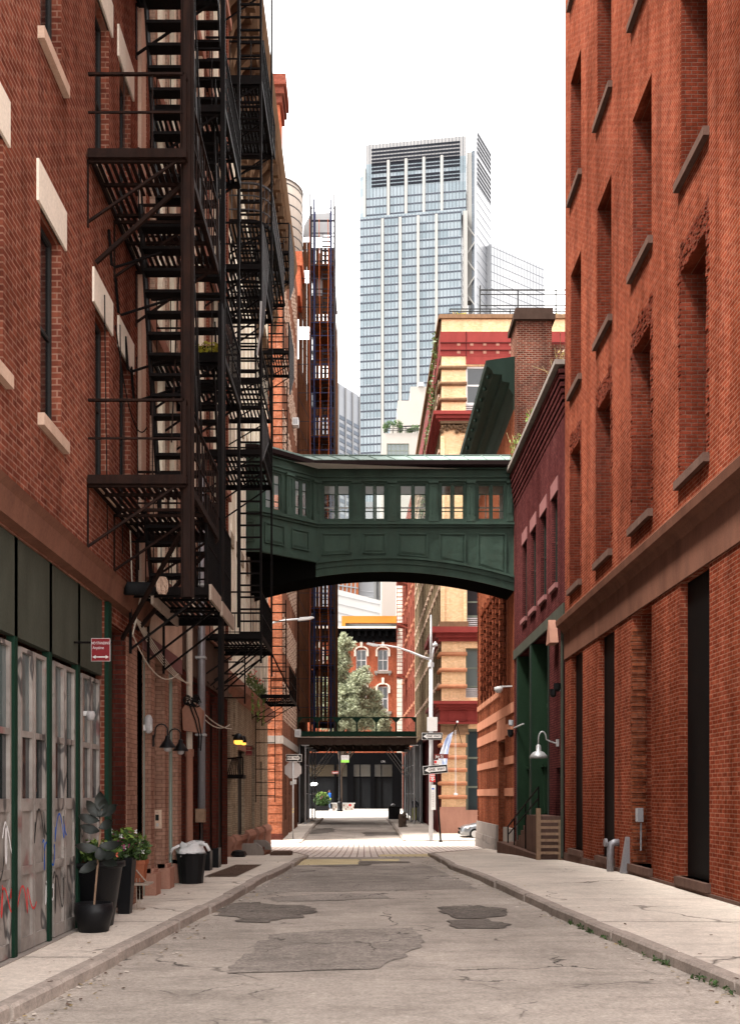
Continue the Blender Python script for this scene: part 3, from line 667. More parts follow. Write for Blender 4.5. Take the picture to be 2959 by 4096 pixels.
# plum-painted house
plum = thing('painted_house', 'low plum painted brick house with four narrow windows and tall green doors', 'building', (6,35,0))
wins = [(31.1,32.0),(33.0,34.0),(35.0,36.0),(36.95,37.85)]
ops = [(a,b,8.5,11.35,.28) for a, b in wins] + [(32.6,35.75,1.0,7.3,.6),(36.1,38.95,-.5,7.3,.6),(30.4,31.25,1.15,2.75,.3)]
mb = wall_mesh(MB(), FR, 29.92, 40.05, -.8, 14.9, ops); body_mesh(mb, FR, 29.92, 40.05, -.8, 14.9, 12)
mb.build('wall', M['brick_plum'], plum)
for a, b in wins:
    window(plum, FR, a, b, 8.5, 11.35, -.12, (1,1), .07, 'cornice_green')
    block(plum, FR, 'lintel', 'plum_stone', a-.12, b+.12, 11.35, 11.8, -.02, .03)
    block(plum, FR, 'sill', 'plum_stone', a-.1, b+.1, 8.34, 8.5, -.1, .10)
mb = MB()
for i in range(7):
    z = 13.35+i*.2; fbox(mb, FR, 29.93, 40.0, z, z+.125, -.02, .02+.028*i)
mb.build('corbelled_brick', M['brick_plum'], plum)
block(plum, FR, 'coping', 'granite_grey', 29.93, 40.05, 14.8, 14.95, -.4, .3)
block(plum, FR, 'door_beam', 'fascia_dark', 29.95, 40.0, 7.3, 7.66, -.02, .05)
f = MB(); f.m = 0
for a, b, z0 in ((32.6,35.75,1.0),(36.1,38.95,-.5)):
    f.quad(FR.P(a+.01,z0,-.55), FR.P(b-.01,z0,-.55), FR.P(b-.01,7.3,-.55), FR.P(a+.01,7.3,-.55))
    fbox(f, FR, b-.03, b-.005, z0, 7.29, -.56, .012)   # green lining on the far reveal
    fbox(f, FR, a+.005, a+.03, z0, 7.29, -.56, .012)
f.build('door_lining', M['door_green'], plum)
for a, b, z0 in ((32.6,35.75,1.25),(36.1,38.95,0)):
    d = fbox(MB(), FR, a+.35, b-.35, z0, 7.2, -.54, -.49).build('door', M['door_black'], plum)
    q = MB(); fbox(q, FR, b-.36, b-.03, z0, 2.9, -.54, -.40); fbox(q, FR, b-.42, b+.02, 2.9, 3.0, -.54, -.3); q.build('pilaster', M['door_green'], plum)
    q = MB(); fbox(q, FR, a+.4, a+.5, z0, 7.2, -.48, -.42); fbox(q, FR, (a+b)/2-.05, (a+b)/2+.05, z0, 7.2, -.48, -.42); fbox(q, FR, a+.4, b-.4, 5.0, 5.12, -.48, -.43); q.build('door_frame', M['door_green'], plum)
q = MB(); fbox(q, FR, 35.75, 36.1, -.4, 7.3, -.02, .04); fbox(q, FR, 38.95, 39.2, -.4, 7.3, -.02, .04); fbox(q, FR, 32.45, 32.6, .2, 7.3, -.02, .03); q.build('door_post', M['cornice_green'], plum)
fbox(MB(), FR, 30.4, 31.25, 1.15, 2.75, -.28, -.24).build('hatch', M['glass_black'], plum)

# hospital with green cornice
hosp = thing('gabled_brick_building', 'orange brick building with stone bands and a heavy dark green cornice', 'building', (6,46,0))
slots = []
for a, b in ((40.9,42.0),(46.0,52.3)):
    n = 3 if a < 41 else 8
    for k in range(n):
        u = a + (b-a)*(k+.5)/n
        for s in (-.10,.10): slots += [(u+s-.035,u+s+.035,2.20,3.16,.12),(u+s-.035,u+s+.035,3.5,4.38,.12)]
blind = [(42.5,43.7),(44.9,46.1),(47.2,48.4),(49.5,50.7)]
ops = slots + [(42.6,44.75,-.9,4.25,.5)] + [(a,b,6.9,10.9,.2) for a, b in blind]
mb = wall_mesh(MB(), FR, 40.06, 52.7, -1.2, 19.1, ops); body_mesh(mb, FR, 40.06, 52.7, -1.2, 19.1, 12)
mb.build('wall', M['brick_hospital'], hosp)
f = MB()
for a, b in blind: f.quad(FR.P(a,6.9,-.16), FR.P(b,6.9,-.16), FR.P(b,10.9,-.16), FR.P(a,10.9,-.16))
f.build('blind_window', M['brick_hospital_trim'], hosp)
q = MB()
for a, b in blind:                                     # toothed brick quoins round the blind windows
    z = 6.5; k = 0
    while z < 11.2:
        w = .30 if k % 2 else .14
        for e, sg in ((a,-1),(b,1)): fbox(q, FR, e-.12*sg, e+w*sg*.8, z, z+.2, -.14, .07+.05*(k%2))
        z += .235; k += 1
    fbox(q, FR, a-.3, b+.3, 10.95, 11.2, -.02, .1)
q.build('quoin', M['brick_hospital_trim'], hosp)
q = MB()
for k in range(64):
    z = -.1 + k*.235
    if z < 13: fbox(q, FR, 52.35 if k % 2 else 52.5, 52.74, z, z+.2, -.05, .035)
q.build('corner_quoin', M['brick_hospital_trim'], hosp)
for z0, z1 in ((5.22,5.64),(4.4,4.86),(3.17,3.49),(1.86,2.19)):
    if z1 > 4.5 and z0 > 5: block(hosp, FR, 'stone_band', 'stone_band', 40.1, 52.72, z0, z1, -.02, .05)
    else:
        q = MB()
        fbox(q, FR, 40.1, 42.55, z0, z1, -.02, .05); fbox(q, FR, 44.8, 52.72, z0, z1, -.02, .05); q.build('stone_band', M['stone_band'], hosp)
q = MB()
for k in range(7): fbox(q, FR, 42.35+k*.38, 42.35+k*.38+.3, 4.3, 5.2, -.02, .045)
q.build('reeded_lintel', M['stone_band'], hosp)
q = MB()
for k in range(14): fbox(q, FR, 44.2+k*.6, 44.2+k*.6+.45, 6.25, 6.5, -.02, .08)
q.build('brick_dentil', M['stone_band'], hosp)
fbox(MB(), FR, 42.6, 44.75, -.9, 4.25, -.5, -.44).build('door', M['panel_grey'], hosp)
q = MB(); fbox(q, FR, 44.76, 52.72, -.5, .55, -.02, .10); fbox(q, FR, 40.1, 42.55, -.5, .55, -.02, .10); q.build('plinth', M['granite_grey'], hosp)
q = MB(); r = random.Random(9); u = 44.8
while u < 52.7:
    w = r.uniform(.5,.9); h = r.uniform(-.4,-.25); fbox(q, FR, u, min(52.9,u+w-.03), -1.2, h, -.02, .17); fbox(q, FR, u, min(52.9,u+w-.03), h+.02, -.05, -.02, .14+r.uniform(0,.03)); u += w
q.build('foundation', M['granite_grey'], hosp)
# cornice profile, its soffit brackets and its flat near end
prof = [(6.02,17.1),(5.96,17.9),(5.8,18.15),(5.8,18.4),(5.52,18.45),(5.5,18.72),(5.17,18.74),(5.12,18.85),(5.0,19.0),(4.89,19.05),(4.86,19.28),(6.02,19.45)]
co = MB().prism(prof, 'y', 40.0, 53.2).build('cornice', M['cornice_green'], hosp)
q = MB()
for k in range(11):
    y = 40.5 + k*1.18; q.lathe([(.02,-.12),(.07,-.08),(.07,.02),(.03,.05)], (5.02,y,18.86), 8)
q.build('drop_ornament', M['cornice_green'], co)
GB = Frame((6,40.06,0), (1,0,0), (0,-1,0))
q = MB(); gable = [(6,14.0),(18,14.0),(18,19.9),(6.02,19.9)]
q.prism(gable, 'y', 39.93, 40.055); q.build('gable', M['brick_chimney'], hosp)
ch = MB(); ch.box(6.04,7.45,39.75,41.2,14.5,20.75); ch.build('chimney', M['brick_chimney'], hosp)
q = MB(); q.box(5.92,7.57,39.62,41.3,20.76,20.98); q.box(6.0,7.49,39.7,41.2,20.98,21.25); q.build('chimney_cap', M['wood_crate_dark'], hosp)
q = MB(); q.box(5.4,6.03,39.9,39.98,17.0,17.6); 
q = MB(); q.tube([(7.6,39.85,18.45),(9.5,39.85,18.45)], .09, 8); q.build('roof_pipe', M['brownstone_pale'], hosp)

rnd = random.Random(21)
for i, (x, y, z, s, m, lab) in enumerate(((6.3,31.4,14.98,.75,'leaf_dry','dry straw coloured roof weeds on the near corner of the plum house'),
                               (6.0,35.0,14.98,.32,'leaf_lime','small light green weed growing midway along the plum parapet'),
                               (5.9,38.6,14.98,.7,'leaf_lime','wispy green weed on the plum parapet beside the chimney'))):
    t = thing('roof_weed', lab, 'plant', (x,y,z), group='weeds on the parapet')
    mb = MB(); stalks(16, (x,y,z), (.25,.6,0), s*1.3, rnd, mb, .014, .35); mb.build('stem', M['leaf_dry'], t)
    leafy(170, (x,y,z+s*.5), (.35,.75,s*.75), .06, rnd).build('leaf', M[m], t)

# things fixed to the right-hand walls
t = thing('gooseneck_lamp', 'galvanised gooseneck barn lamp on the plum brick wall', 'lamp', (5.98,30.9,3.55))
mb = MB(); pts = []
for k in range(13):
    a = math.pi*k/12; pts.append((5.62-.24*(1-math.cos(a))*.5*1.0-.0, 30.9, 3.62+.24*math.sin(a)))
mb.tube([(5.99,30.9,3.5),(5.9,30.9,3.5),(5.75,30.9,3.55)] + pts + [(5.38,30.9,3.42)], .022, 8); mb.build('arm', M['galvanised'], t, True)
MB().lathe([(.26,-.02),(.275,-.02),(.265,.05),(.17,.16),(.08,.20),(.075,.36),(.04,.4)], (5.38,30.9,3.06), 24).build('shade', M['galvanised'], t, True)
MB().box(5.93,6.0,30.84,30.98,3.4,3.62).build('wall_plate', M['galvanised'], t)
t = thing('security_light', 'pair of dark security floodlights on a bar across the green door', 'light', (5.95,39.3,4.7))
mb = MB(); mb.tube([(5.92,37.2,4.55),(5.92,39.6,4.55)], .03, 6); mb.build('bar', M['steel_white'], t)
MB().lathe([(.05,0),(.12,.08),(.13,.3)], (5.8,39.7,4.2), 10).build('lamp_head', M['pot_black'], t); MB().lathe([(.05,0),(.1,.05),(.1,.24)], (5.8,39.5,4.62), 10).build('lamp_head', M['steel_white'], t)
t = thing('floodlight', 'double black floodlight high on the drainpipe of the plum house', 'light', (5.95,30.2,5.0))
MB().bar((5.98,30.1,5.05),(5.75,30.1,5.1),.07).build('arm', M['steel_grey'], t)
for dx, dz, m in ((-.32,-.12,'pot_black'),(-.2,.06,'rubber')): MB().lathe([(.05,0),(.1,.06),(.11,.24)], (5.98+dx,30.0,4.95+dz), 10).build('lamp_head', M[m], t)
t = thing('security_camera', 'white dome camera on an arm above the brick door', 'camera', (6,41,6.4))
MB().bar((6.0,40.6,6.32),(5.5,40.6,6.3),.06).build('arm', M['sign_white'], t); MB().lathe([(.1,-.1),(.17,0),(.18,.12),(.05,.16)], (5.45,40.6,6.15), 12).build('dome', M['sign_white'], t, True)
solo('alarm_box', MB().prism([(30.8,6.6),(31.5,6.6),(31.12,7.35)], 'x', 5.72, 5.98), M['brownstone_pale'], 'three-sided dull red alarm box under the beam of the plum house', 'alarm box')
solo('drainpipe', MB().tube([(5.93,29.98,.0),(5.93,29.98,7.2)], .05, 8), M['fascia_dark'], 'thin grey green drainpipe between plum house and red warehouse', 'pipe')
mb = MB(); mb.tube([(5.8,23.6,zsr(23.6)),(5.8,23.6,.62),(5.82,23.6,.74),(5.9,23.6,.78),(6.0,23.6,.78)], .085, 12)
t = thing('vent_pipe', 'grey elbowed vent pipe standing by the red brick wall', 'pipe', (5.8,23.6,.1)); mb.build('pipe', M['conduit_grey'], t, True); MB().tube([(5.72,23.6,.78),(5.66,23.6,.78)], .1, 10).build('flange', M['conduit_grey'], t)
t = thing('meter_box', 'small grey electric box on the red brick pier', 'electric box', (5.95,21.6,1.4)); MB().box(5.88,5.995,21.5,21.68,1.32,1.62).build('case', M['conduit_grey'], t); MB().box(5.872,5.879,21.51,21.67,1.33,1.61).build('cover', M['steel_grey'], t)
MB().tube([(5.97,21.6,1.3),(5.97,21.6,.7)], .02, 6).build('conduit', M['conduit_grey'], t)
solo('corner_guard', MB().prism([(5.8,zsr(22)),(6.0,zsr(22)),(6.0,.95),(5.93,.95)], 'y', 22.6, 22.75), M['conduit_grey'], 'grey sloping corner guard at the foot of the bricked-up door', 'guard')
# stoop, its handrails and the slatted gate below
t = thing('stone_stoop', 'stone steps with black handrails rising to the tall green doors', 'steps', (5.6,34,0))
mb = MB(); mb.box(5.2,6.0,30.3,39.2,-.7,.08); mb.box(5.35,6.0,30.45,33.0,.08,1.25); mb.build('landing', M['stone_sill'], t)
mb = MB()
for k in range(6): mb.box(5.42,6.0,33.0+k*.55,33.0+(k+1)*.55,.05,1.25-.19*(k+1)+.0)
mb.build('tread', M['stone_sill'], t)
mb = MB(); mb.tube([(5.4,31.0,2.15),(5.4,37.6,.72),(5.4,37.6,.1)], .028, 6); mb.tube([(5.4,31.0,1.8),(5.4,37.6,.40)], .024, 6)
for y in (31.0,33.5,36): mb.tube([(5.4,y,2.15-(y-31)*.2167),(5.4,y,.1)], .024, 6)
mb.build('handrail', M['iron_black'], t)
t = thing('slatted_gate', 'weathered wooden slatted gate closing the side of the stone stoop', 'gate', (5.6,30.2,0))
for x in (5.24,5.9): MB().box(x-.06,x+.06,30.05,30.2,zsr(30),1.5 if x < 5.5 else 1.15).build('post', M['wood_crate' if x > 5.5 else 'wood_crate'], t)
for k in range(6): MB().box(5.3,5.84,30.02,30.05,.12+k*.19,.2+k*.19).build('rail', M['wood_crate'], t)
# ================================================================ SKYBRIDGE
BY = 40.1
bridge = thing('skybridge', 'enclosed dark green arched footbridge crossing between the upper floors over the street', 'bridge', (1,BY,12))
FM = Frame((0,BY,0), (1,0,0), (0,-1,0))
KX, BX, BYB, WX = -1.88, -4.0, 38.25, -4.6
bl = math.hypot(KX-BX, BY-BYB)
FB = Frame((BX,BYB,0), (KX-BX, BY-BYB, 0), ((BY-BYB), -(KX-BX), 0))
FE_ = Frame((0,BYB,0), (1,0,0), (0,-1,0))
sx = lambda s: (s-VX)*BY/FPX
def arch(x): return 10.85 - .0285*(x-.8)**2
ZS, ZW0, ZW1, ZT = 12.62, 12.88, 14.45, 15.04
mw = [(sx(a),sx(b)) for a, b in ((1285,1406),(1450,1547),(1591,1712),(1756,1863),(1903,2024))]
bw = [(.08*bl,.39*bl),(.585*bl,.87*bl)]
mb = wall_mesh(MB(), FM, KX, 6.0, 12.3, ZT, [(a,b,ZW0,ZW1) for a,b in mw], .16)
n = 48
for i in range(n):
    a = KX+(6-KX)*i/n; b = KX+(6-KX)*(i+1)/n
    mb.quad((a,BY,arch(a)),(b,BY,arch(b)),(b,BY,12.3),(a,BY,12.3))
wall_mesh(mb, FB, 0, bl, 11.25, ZT, [(a,b,ZW0,ZW1) for a,b in bw], .16)
wall_mesh(mb, FE_, WX-.6, BX, 11.25, ZT, [], .1)
mb.build('front_wall', M['bridge_green'], bridge)
FBK = Frame((0,42.0,0), (1,0,0), (0,-1,0))
bk = [(sx(a)+.1,sx(b)+.1) for a, b in ((1050,1140),(1155,1245),(1272,1412),(1435,1555),(1580,1720),(1745,1870),(1890,2020))]
mb = wall_mesh(MB(), FBK, WX-.6, 6.0, 11.6, ZT, [(a,b,ZW0-.15,ZW1+.15) for a,b in bk], .1)
mb.build('rear_wall', M['interior_white'], bridge)
for a, b in bk: window(bridge, FBK, a, b, ZW0-.15, ZW1+.15, -.04, (1,2), .07, 'interior_white', 'glass_clear')
mb = MB(); mb.quad((KX-.2,BY+.2,12.4),(6,BY+.2,12.4),(6,42.0,12.4),(WX-.6,42.0,12.4)); mb.quad((WX-.6,BYB+.2,12.4),(BX,BYB+.2,12.4),(KX-.2,BY+.2,12.4),(WX-.6,42.0,12.4)); mb.build('floor', M['wood_weathered'], bridge)
mb = MB(); mb.quad((WX-.6,BY-1.2,14.95),(6,BY+.15,14.95),(6,42.0,14.95),(WX-.6,42.0,14.95)); mb.build('ceiling', M['interior_white'], bridge)
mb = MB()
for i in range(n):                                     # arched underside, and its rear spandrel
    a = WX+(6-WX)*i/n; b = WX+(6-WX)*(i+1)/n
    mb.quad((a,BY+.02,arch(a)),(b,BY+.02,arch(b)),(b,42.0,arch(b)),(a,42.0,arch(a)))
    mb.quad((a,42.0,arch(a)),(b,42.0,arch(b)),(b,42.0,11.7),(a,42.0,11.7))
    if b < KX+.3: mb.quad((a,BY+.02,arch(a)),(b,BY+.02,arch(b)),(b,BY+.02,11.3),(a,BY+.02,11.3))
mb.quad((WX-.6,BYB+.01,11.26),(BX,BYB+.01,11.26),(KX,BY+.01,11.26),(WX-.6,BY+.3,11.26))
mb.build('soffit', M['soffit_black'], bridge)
mb = MB()                                              # moulded arch ring
for z0, z1, d in ((0,.30,.05),(.30,.50,.09),(.50,.60,.16)):
    for i in range(n):
        a = KX-.05+(6-KX+.05)*i/n; b = KX-.05+(6-KX+.05)*(i+1)/n
        A = [(a,BY+.01,arch(a)+z0),(a,BY-d,arch(a)+z0),(a,BY-d,arch(a)+z1-.003),(a,BY+.01,arch(a)+z1-.003)]
        B = [(b,BY+.01,arch(b)+z0),(b,BY-d,arch(b)+z0),(b,BY-d,arch(b)+z1-.003),(b,BY+.01,arch(b)+z1-.003)]
        mb.add(A+B, [(0,1,5,4),(1,2,6,5),(2,3,7,6)])
mb.build('arch_moulding', M['bridge_green'], bridge)
mb = MB()                                              # sill band, frieze mouldings, lower edge of the bay
for F, a, b in ((FM,KX,6.0),(FB,-.02,bl+.02),(FE_,WX-.6,BX+.04)):
    fbox(mb, F, a, b, ZS, ZS+.1, -.02, .07); fbox(mb, F, a, b, ZS+.1, ZS+.22, -.02, .14)
    fbox(mb, F, a, b, ZT-.42, ZT-.36, -.02, .05); fbox(mb, F, a, b, ZW1+.02, ZW1+.08, -.02, .05); fbox(mb, F, a, b, ZT-.1, ZT-.002, -.02, .1)
    if F is not FM: fbox(mb, F, a, b, 11.2, 11.34, -.02, .12); fbox(mb, F, a, b, 11.34, 11.44, -.02, .06)
mb.build('moulding', M['bridge_green'], bridge)
def pilaster(F, a, b):
    mb = MB(); fbox(mb, F, a, b, ZW0-.03, ZW1+.02, -.02, .10); fbox(mb, F, a-.03, b+.03, ZW0-.04, ZW0+.16, -.02, .15)
    fbox(mb, F, a-.03, b+.03, ZW1-.08, ZW1+.02, -.02, .16); c = (b-a)*.22
    fbox(mb, F, a+c, a+c+.03, ZW0+.28, ZW1-.2, .10, .12); fbox(mb, F, b-c-.03, b-c, ZW0+.28, ZW1-.2, .10, .12); fbox(mb, F, a+c, b-c, ZW1-.2, ZW1-.17, .10, .12)
    mb.build('pilaster', M['bridge_green'], bridge)
for a, b in ((1410,1443),(1551,1584),(1715,1749),(1866,1897),(2027,2047)): pilaster(FM, sx(a), sx(b))
for a, b in ((.44*bl,.56*bl),(.91*bl,.995*bl)): pilaster(FB, a, b)
pilaster(FM, KX+.02, KX+.16); pilaster(FE_, BX-.36, BX-.04)
def casement(F, a, b):
    mb = MB(); d0, d1 = -.14, -.06; fw = .07; m = (a+b)/2
    fbox(mb, F, a, a+.05, ZW0, ZW1, d0, -.02); fbox(mb, F, b-.05, b, ZW0, ZW1, d0, -.02); fbox(mb, F, a+.05, b-.05, ZW1-.06, ZW1, d0, -.02); fbox(mb, F, a+.05, b-.05, ZW0, ZW0+.04, d0, -.0)
    for p, q in ((a+.05,m-.004),(m+.004,b-.05)):
        fbox(mb, F, p, p+fw, ZW0+.05, ZW1-.07, d0+.02, d1); fbox(mb, F, q-fw, q, ZW0+.05, ZW1-.07, d0+.02, d1)
        fbox(mb, F, p+fw, q-fw, ZW0+.05, ZW0+.12, d0+.02, d1); fbox(mb, F, p+fw, q-fw, ZW1-.13, ZW1-.07, d0+.02, d1)
        for f in (.25,.72): z = ZW0+.05+(ZW1-ZW0-.12)*f; fbox(mb, F, p+fw, q-fw, z-.014, z+.014, d0+.03, d1-.01)
    for z in (ZW0+.25, ZW1-.3):
        fbox(mb, F, a-.01, a+.02, z, z+.14, -.02, .02); fbox(mb, F, b-.02, b+.01, z, z+.14, -.02, .02)
    o = mb.build('window', M['bridge_green'], bridge)
    g = MB(); g.quad(F.P(a+.05,ZW0+.05,-.1), F.P(b-.05,ZW0+.05,-.1), F.P(b-.05,ZW1-.07,-.1), F.P(a+.05,ZW1-.07,-.1)); g.build('pane', M['glass_clear'], o)
for a, b in mw: casement(FM, a, b)
for a, b in bw: casement(FB, a, b)
def panel(F, a, b, z0a, z0b, z1):
    mb = MB(); w = .05
    def bar(p, q, e=.05): mb.bar(F.P(p[0],p[1],.02), F.P(q[0],q[1],.02), e, .07, up=F.n)
    bar((a,z1),(b,z1)); bar((a,z0a),(b,z0b)); bar((a,z0a-.02),(a,z1+.02)); bar((b,z0b-.02),(b,z1+.02))
    i = .12
    mb.add([F.P(a+i,z0a+i,.03),F.P(b-i,z0b+i,.03),F.P(b-i,z1-i,.03),F.P(a+i,z1-i,.03),F.P(a+.03,z0a+.03,.004),F.P(b-.03,z0b+.03,.004),F.P(b-.03,z1-.03,.004),F.P(a+.03,z1-.03,.004)],
           [(0,1,2,3),(4,5,1,0),(5,6,2,1),(6,7,3,2),(7,4,0,3)])
    mb.build('panel', M['bridge_green'], bridge)
for (a, b), z0a, z0b in zip(((1287,1403),(1453,1541),(1592,1708),(1759,1859),(1911,2021)), (11.53,11.60,11.55,11.33,11.06), (11.60,11.60,11.44,11.15,10.78)):
    panel(FM, sx(a), sx(b), z0a, z0b, 12.36)
panel(FB, .09*bl, .41*bl, 11.62, 11.62, 12.36); panel(FB, .55*bl, .84*bl, 11.62, 11.62, 12.36); panel(FE_, WX+.02, BX-.2, 11.62, 11.62, 12.36)
eave = [(6.0,39.82),(KX-.12,39.82),(BX-.06,37.98),(WX-.6,37.98)]; ridge = [(6.0,41.05),(-2.6,41.05),(-4.3,39.6),(WX-.6,39.6)]; back = [(6.0,42.3),(-3,42.3),(-4.2,42.3),(WX-.6,42.3)]
mb = MB()
for i in range(3):
    for P, Q, zp, zq in ((eave,ridge,15.26,15.82),(ridge,back,15.82,15.26)):
        mb.quad((*P[i],zp),(*P[i+1],zp),(*Q[i+1],zq),(*Q[i],zq)); mb.quad((*P[i],zp-.05),(*P[i+1],zp-.05),(*Q[i+1],zq-.05),(*Q[i],zq-.05))
    mb.quad((*eave[i],15.26),(*eave[i+1],15.26),(*eave[i+1],15.21),(*eave[i],15.21))
mb.build('roof', M['roof_pale_green'], bridge)
mb = MB()
for i, k in ((0,11),(1,3),(2,1)):
    for j in range(k):
        t = (j+.55)/k; e = [eave[i][q]+(eave[i+1][q]-eave[i][q])*t for q in (0,1)]; g = [ridge[i][q]+(ridge[i+1][q]-ridge[i][q])*t for q in (0,1)]
        mb.bar((*e,15.27),(g[0],g[1],15.84),.025,.03)
for i in range(3): mb.bar((*ridge[i],15.83),(*ridge[i+1],15.83),.16,.04)
mb.build('roof_seam', M['roof_pale_green'], bridge)
mb = MB()
for i in range(3):
    a, b = eave[i], eave[i+1]; mb.bar((*a,15.13),(*b,15.13),.14,.17); mb.bar((a[0],a[1]+.12,15.05),(b[0],b[1]+.12,15.05),.2,.1)
mb.build('gutter', M['gutter_brown'], bridge)

# ================================================================ LEFT SIDE: three houses in a row
FL = Frame((-3.75,0,0), (0,1,0), (1,0,0))
l1 = thing('red_brick_house', 'dark red brick house with white lintels above the graffiti shop doors', 'building', (-3.75,12,0))
rows = [(6.3,8.72),(10.75,13.15),(15.15,17.55),(19.6,22.0)]
lc = [(13.95,14.72),(15.35,16.08),(11.6,12.4),(9.6,10.4),(7.4,8.2)]
ops = [(a,b,c,d,.2) for a,b in lc for c,d in rows] + [(4.5,14.45,-.2,4.7,.12),(14.7,15.75,-.2,4.45,.22),(16.47,16.93,.1,4.35,.16)]
mb = wall_mesh(MB(), FL, 3, 16.93, -.3, 27, ops); body_mesh(mb, FL, 3, 16.93, -.3, 27, 10); mb.build('wall', M['brick_left_red'], l1)
for a, b in lc:
    for c, d in rows:
        window(l1, FL, a, b, c, d, -.12, (0,1), .06, 'frame_dark', 'glass_black')
        block(l1, FL, 'lintel', 'limestone_white', a-.14, b+.14, d, d+.48, -.02, .03); block(l1, FL, 'sill', 'stucco_tan', a-.1, b+.1, c-.14, c, -.2, .08)
fbox(MB(), FL, 16.475, 16.925, .1, 4.345, -.158, -.13).build('side_door', M['sage_paint'], l1)
fbox(MB(), FL, 15.715, 15.745, -.2, 4.445, -.21, -.01).build('recess_side', M['brick_dark_red'], l1)
fbox(MB(), FL, 14.7, 15.75, -.2, 4.45, -.22, -.19).build('recess_wall', M['brick_dark_red'], l1)
mb = MB(); fbox(mb, FL, 15.77, 16.46, .1, 4.4, -.02, .02); mb.build('brick_pier', M['brick_brown_paint'], l1)
mb = MB(); mb.prism([(-3.77,4.72),(-3.62,4.74),(-3.58,4.98),(-3.52,5.06),(-3.77,5.14)], 'y', 3, 16.9); mb.build('shop_cornice', M['sandstone_brown'], l1)
# shopfront: graffitied double doors, transom lights, iron column
sf = thing('shopfront', 'graffiti covered shop doors under a dark grey green panel', 'shopfront', (-4.0,12.5,.1))
d0, d1 = -.115, -.055
block(sf, FL, 'fascia', 'fascia_dark', 4.6, 14.4, 3.62, 4.69, d0, -.02)
k = 0
for a in (13.52, 12.3, 11.1, 9.9, 8.7):
    for h in range(2):
        u0 = a+h*.46; u1 = u0+.44; k += 1
        q = MB(); fbox(q, FL, u0, u0+.05, .15, 3.55, d0, d1); fbox(q, FL, u1-.05, u1, .15, 3.55, d0, d1)
        for z0, z1 in ((.15,.3),(1.0,1.1),(1.72,1.86),(2.55,2.62),(3.5,3.55)): fbox(q, FL, u0+.05, u1-.05, z0, z1, d0, d1)
        fbox(q, FL, u0+.05, u1-.05, .3, 1.0, d0, d1-.03); fbox(q, FL, u0+.05, u1-.05, 1.1, 1.72, d0, d1-.03)
        o = q.build('shop_door', M['graffiti_panel'], sf)
        g = MB(); g.quad(FL.P(u0+.05,1.86,d0+.02),FL.P(u1-.05,1.86,d0+.02),FL.P(u1-.05,2.55,d0+.02),FL.P(u0+.05,2.55,d0+.02)); g.build('pane', M['glass_dark'], o)
        g = MB(); g.quad(FL.P(u0+.05,2.62,d0+.02),FL.P(u1-.05,2.62,d0+.02),FL.P(u1-.05,3.5,d0+.02),FL.P(u0+.05,3.5,d0+.02)); g.build('transom_light', M['glass_sky'], o)
for a in (14.46, 13.2, 12.0, 10.8, 9.6): 
    q = MB(); fbox(q, FL, a, a+.18 if a > 14 else a+.1, .1, 4.7, -.11, .06 if a > 14 else -.02); q.build('iron_column', M['shed_green'], sf)
fbox(MB(), FL, 4.5, 14.4, -.1, .14, -.11, .03).build('threshold', M['granite_grey'], sf)

rg = random.Random(19)
for k in range(16):                                    # sprayed tags: flat ribbons of paint looping over the panels
    y0 = rg.uniform(9.2,14.2); z0 = rg.uniform(.6,1.75); q = MB(); ph = rg.uniform(0,6); w = rg.uniform(.16,.34); h = rg.uniform(.12,.3); pts = []
    for j in range(34): f = j/33; pts.append((y0-w+2*w*f+.08*math.sin(9*f+ph), z0+h*math.sin(14*f+ph)*(1-.4*f)))
    for (a,b),(c,d) in zip(pts, pts[1:]):
        L = math.hypot(c-a,d-b) or 1; nx_, nz_ = -(d-b)/L*.012, (c-a)/L*.012; q.quad(FL.P(a+nx_,b+nz_,-.0525),FL.P(c+nx_,d+nz_,-.0525),FL.P(c-nx_,d-nz_,-.0525),FL.P(a-nx_,b-nz_,-.0525))
    q.build('graffiti', M[rg.choice(('sign_black','sign_black','sign_red','bag_white','cloth_blue'))], sf)
l2 = thing('brown_house', 'brown painted house with cream striped upper floors and pink stucco panels', 'building', (-3.75,22,0))
gops = [(17.0,17.6,.1,4.35,.18),(17.94,18.84,.1,4.35,.2),(19.23,20.13,.1,4.35,.16),(21.8,22.55,-.3,4.4,.18),(23.0,24.0,-.3,4.4,.18),(24.35,25.4,-.3,4.4,.18),(25.8,27.2,-.4,4.2,.14)]
mb = wall_mesh(MB(), FL, 16.95, 20.55, -.4, 4.36, gops[:3]); mb.build('ground_floor', M['brick_brown_paint'], l2)
mb = wall_mesh(MB(), FL, 20.55, 27.5, -.6, 4.5, gops[3:]); mb.build('ground_floor', M['brick_dark_red'], l2)
block(l2, FL, 'lintel', 'lintel_mauve', 16.95, 20.52, 4.37, 4.66, -.3, .025)
block(l2, FL, 'stucco_panel', 'stucco_tan', 16.95, 20.55, 4.67, 5.6, -.3, .02)
block(l2, FL, 'stucco_panel', 'stucco_dark', 20.56, 27.5, 4.5, 5.6, -.3, .03)
for a, b in ((17.6,17.94),(18.84,19.23),(20.13,20.52)):
    mb = MB(); fbox(mb, FL, a-.02, b+.05, -.1, .52, -.14, .1); fbox(mb, FL, a, b+.02, .52, .6, -.14, .05); mb.build('pier_base', M['brownstone_pale'], l2)
for a, b in ((22.55,23.0),(24.0,24.35),(25.4,25.8)): fbox(MB(), FL, a-.02, b+.03, -.6, .55, -.1, .06).build('pier_base', M['pot_black'], l2)
fbox(MB(), FL, 17.95, 18.83, .1, 4.34, -.198, -.185).build('door', M['sage_paint'], l2)
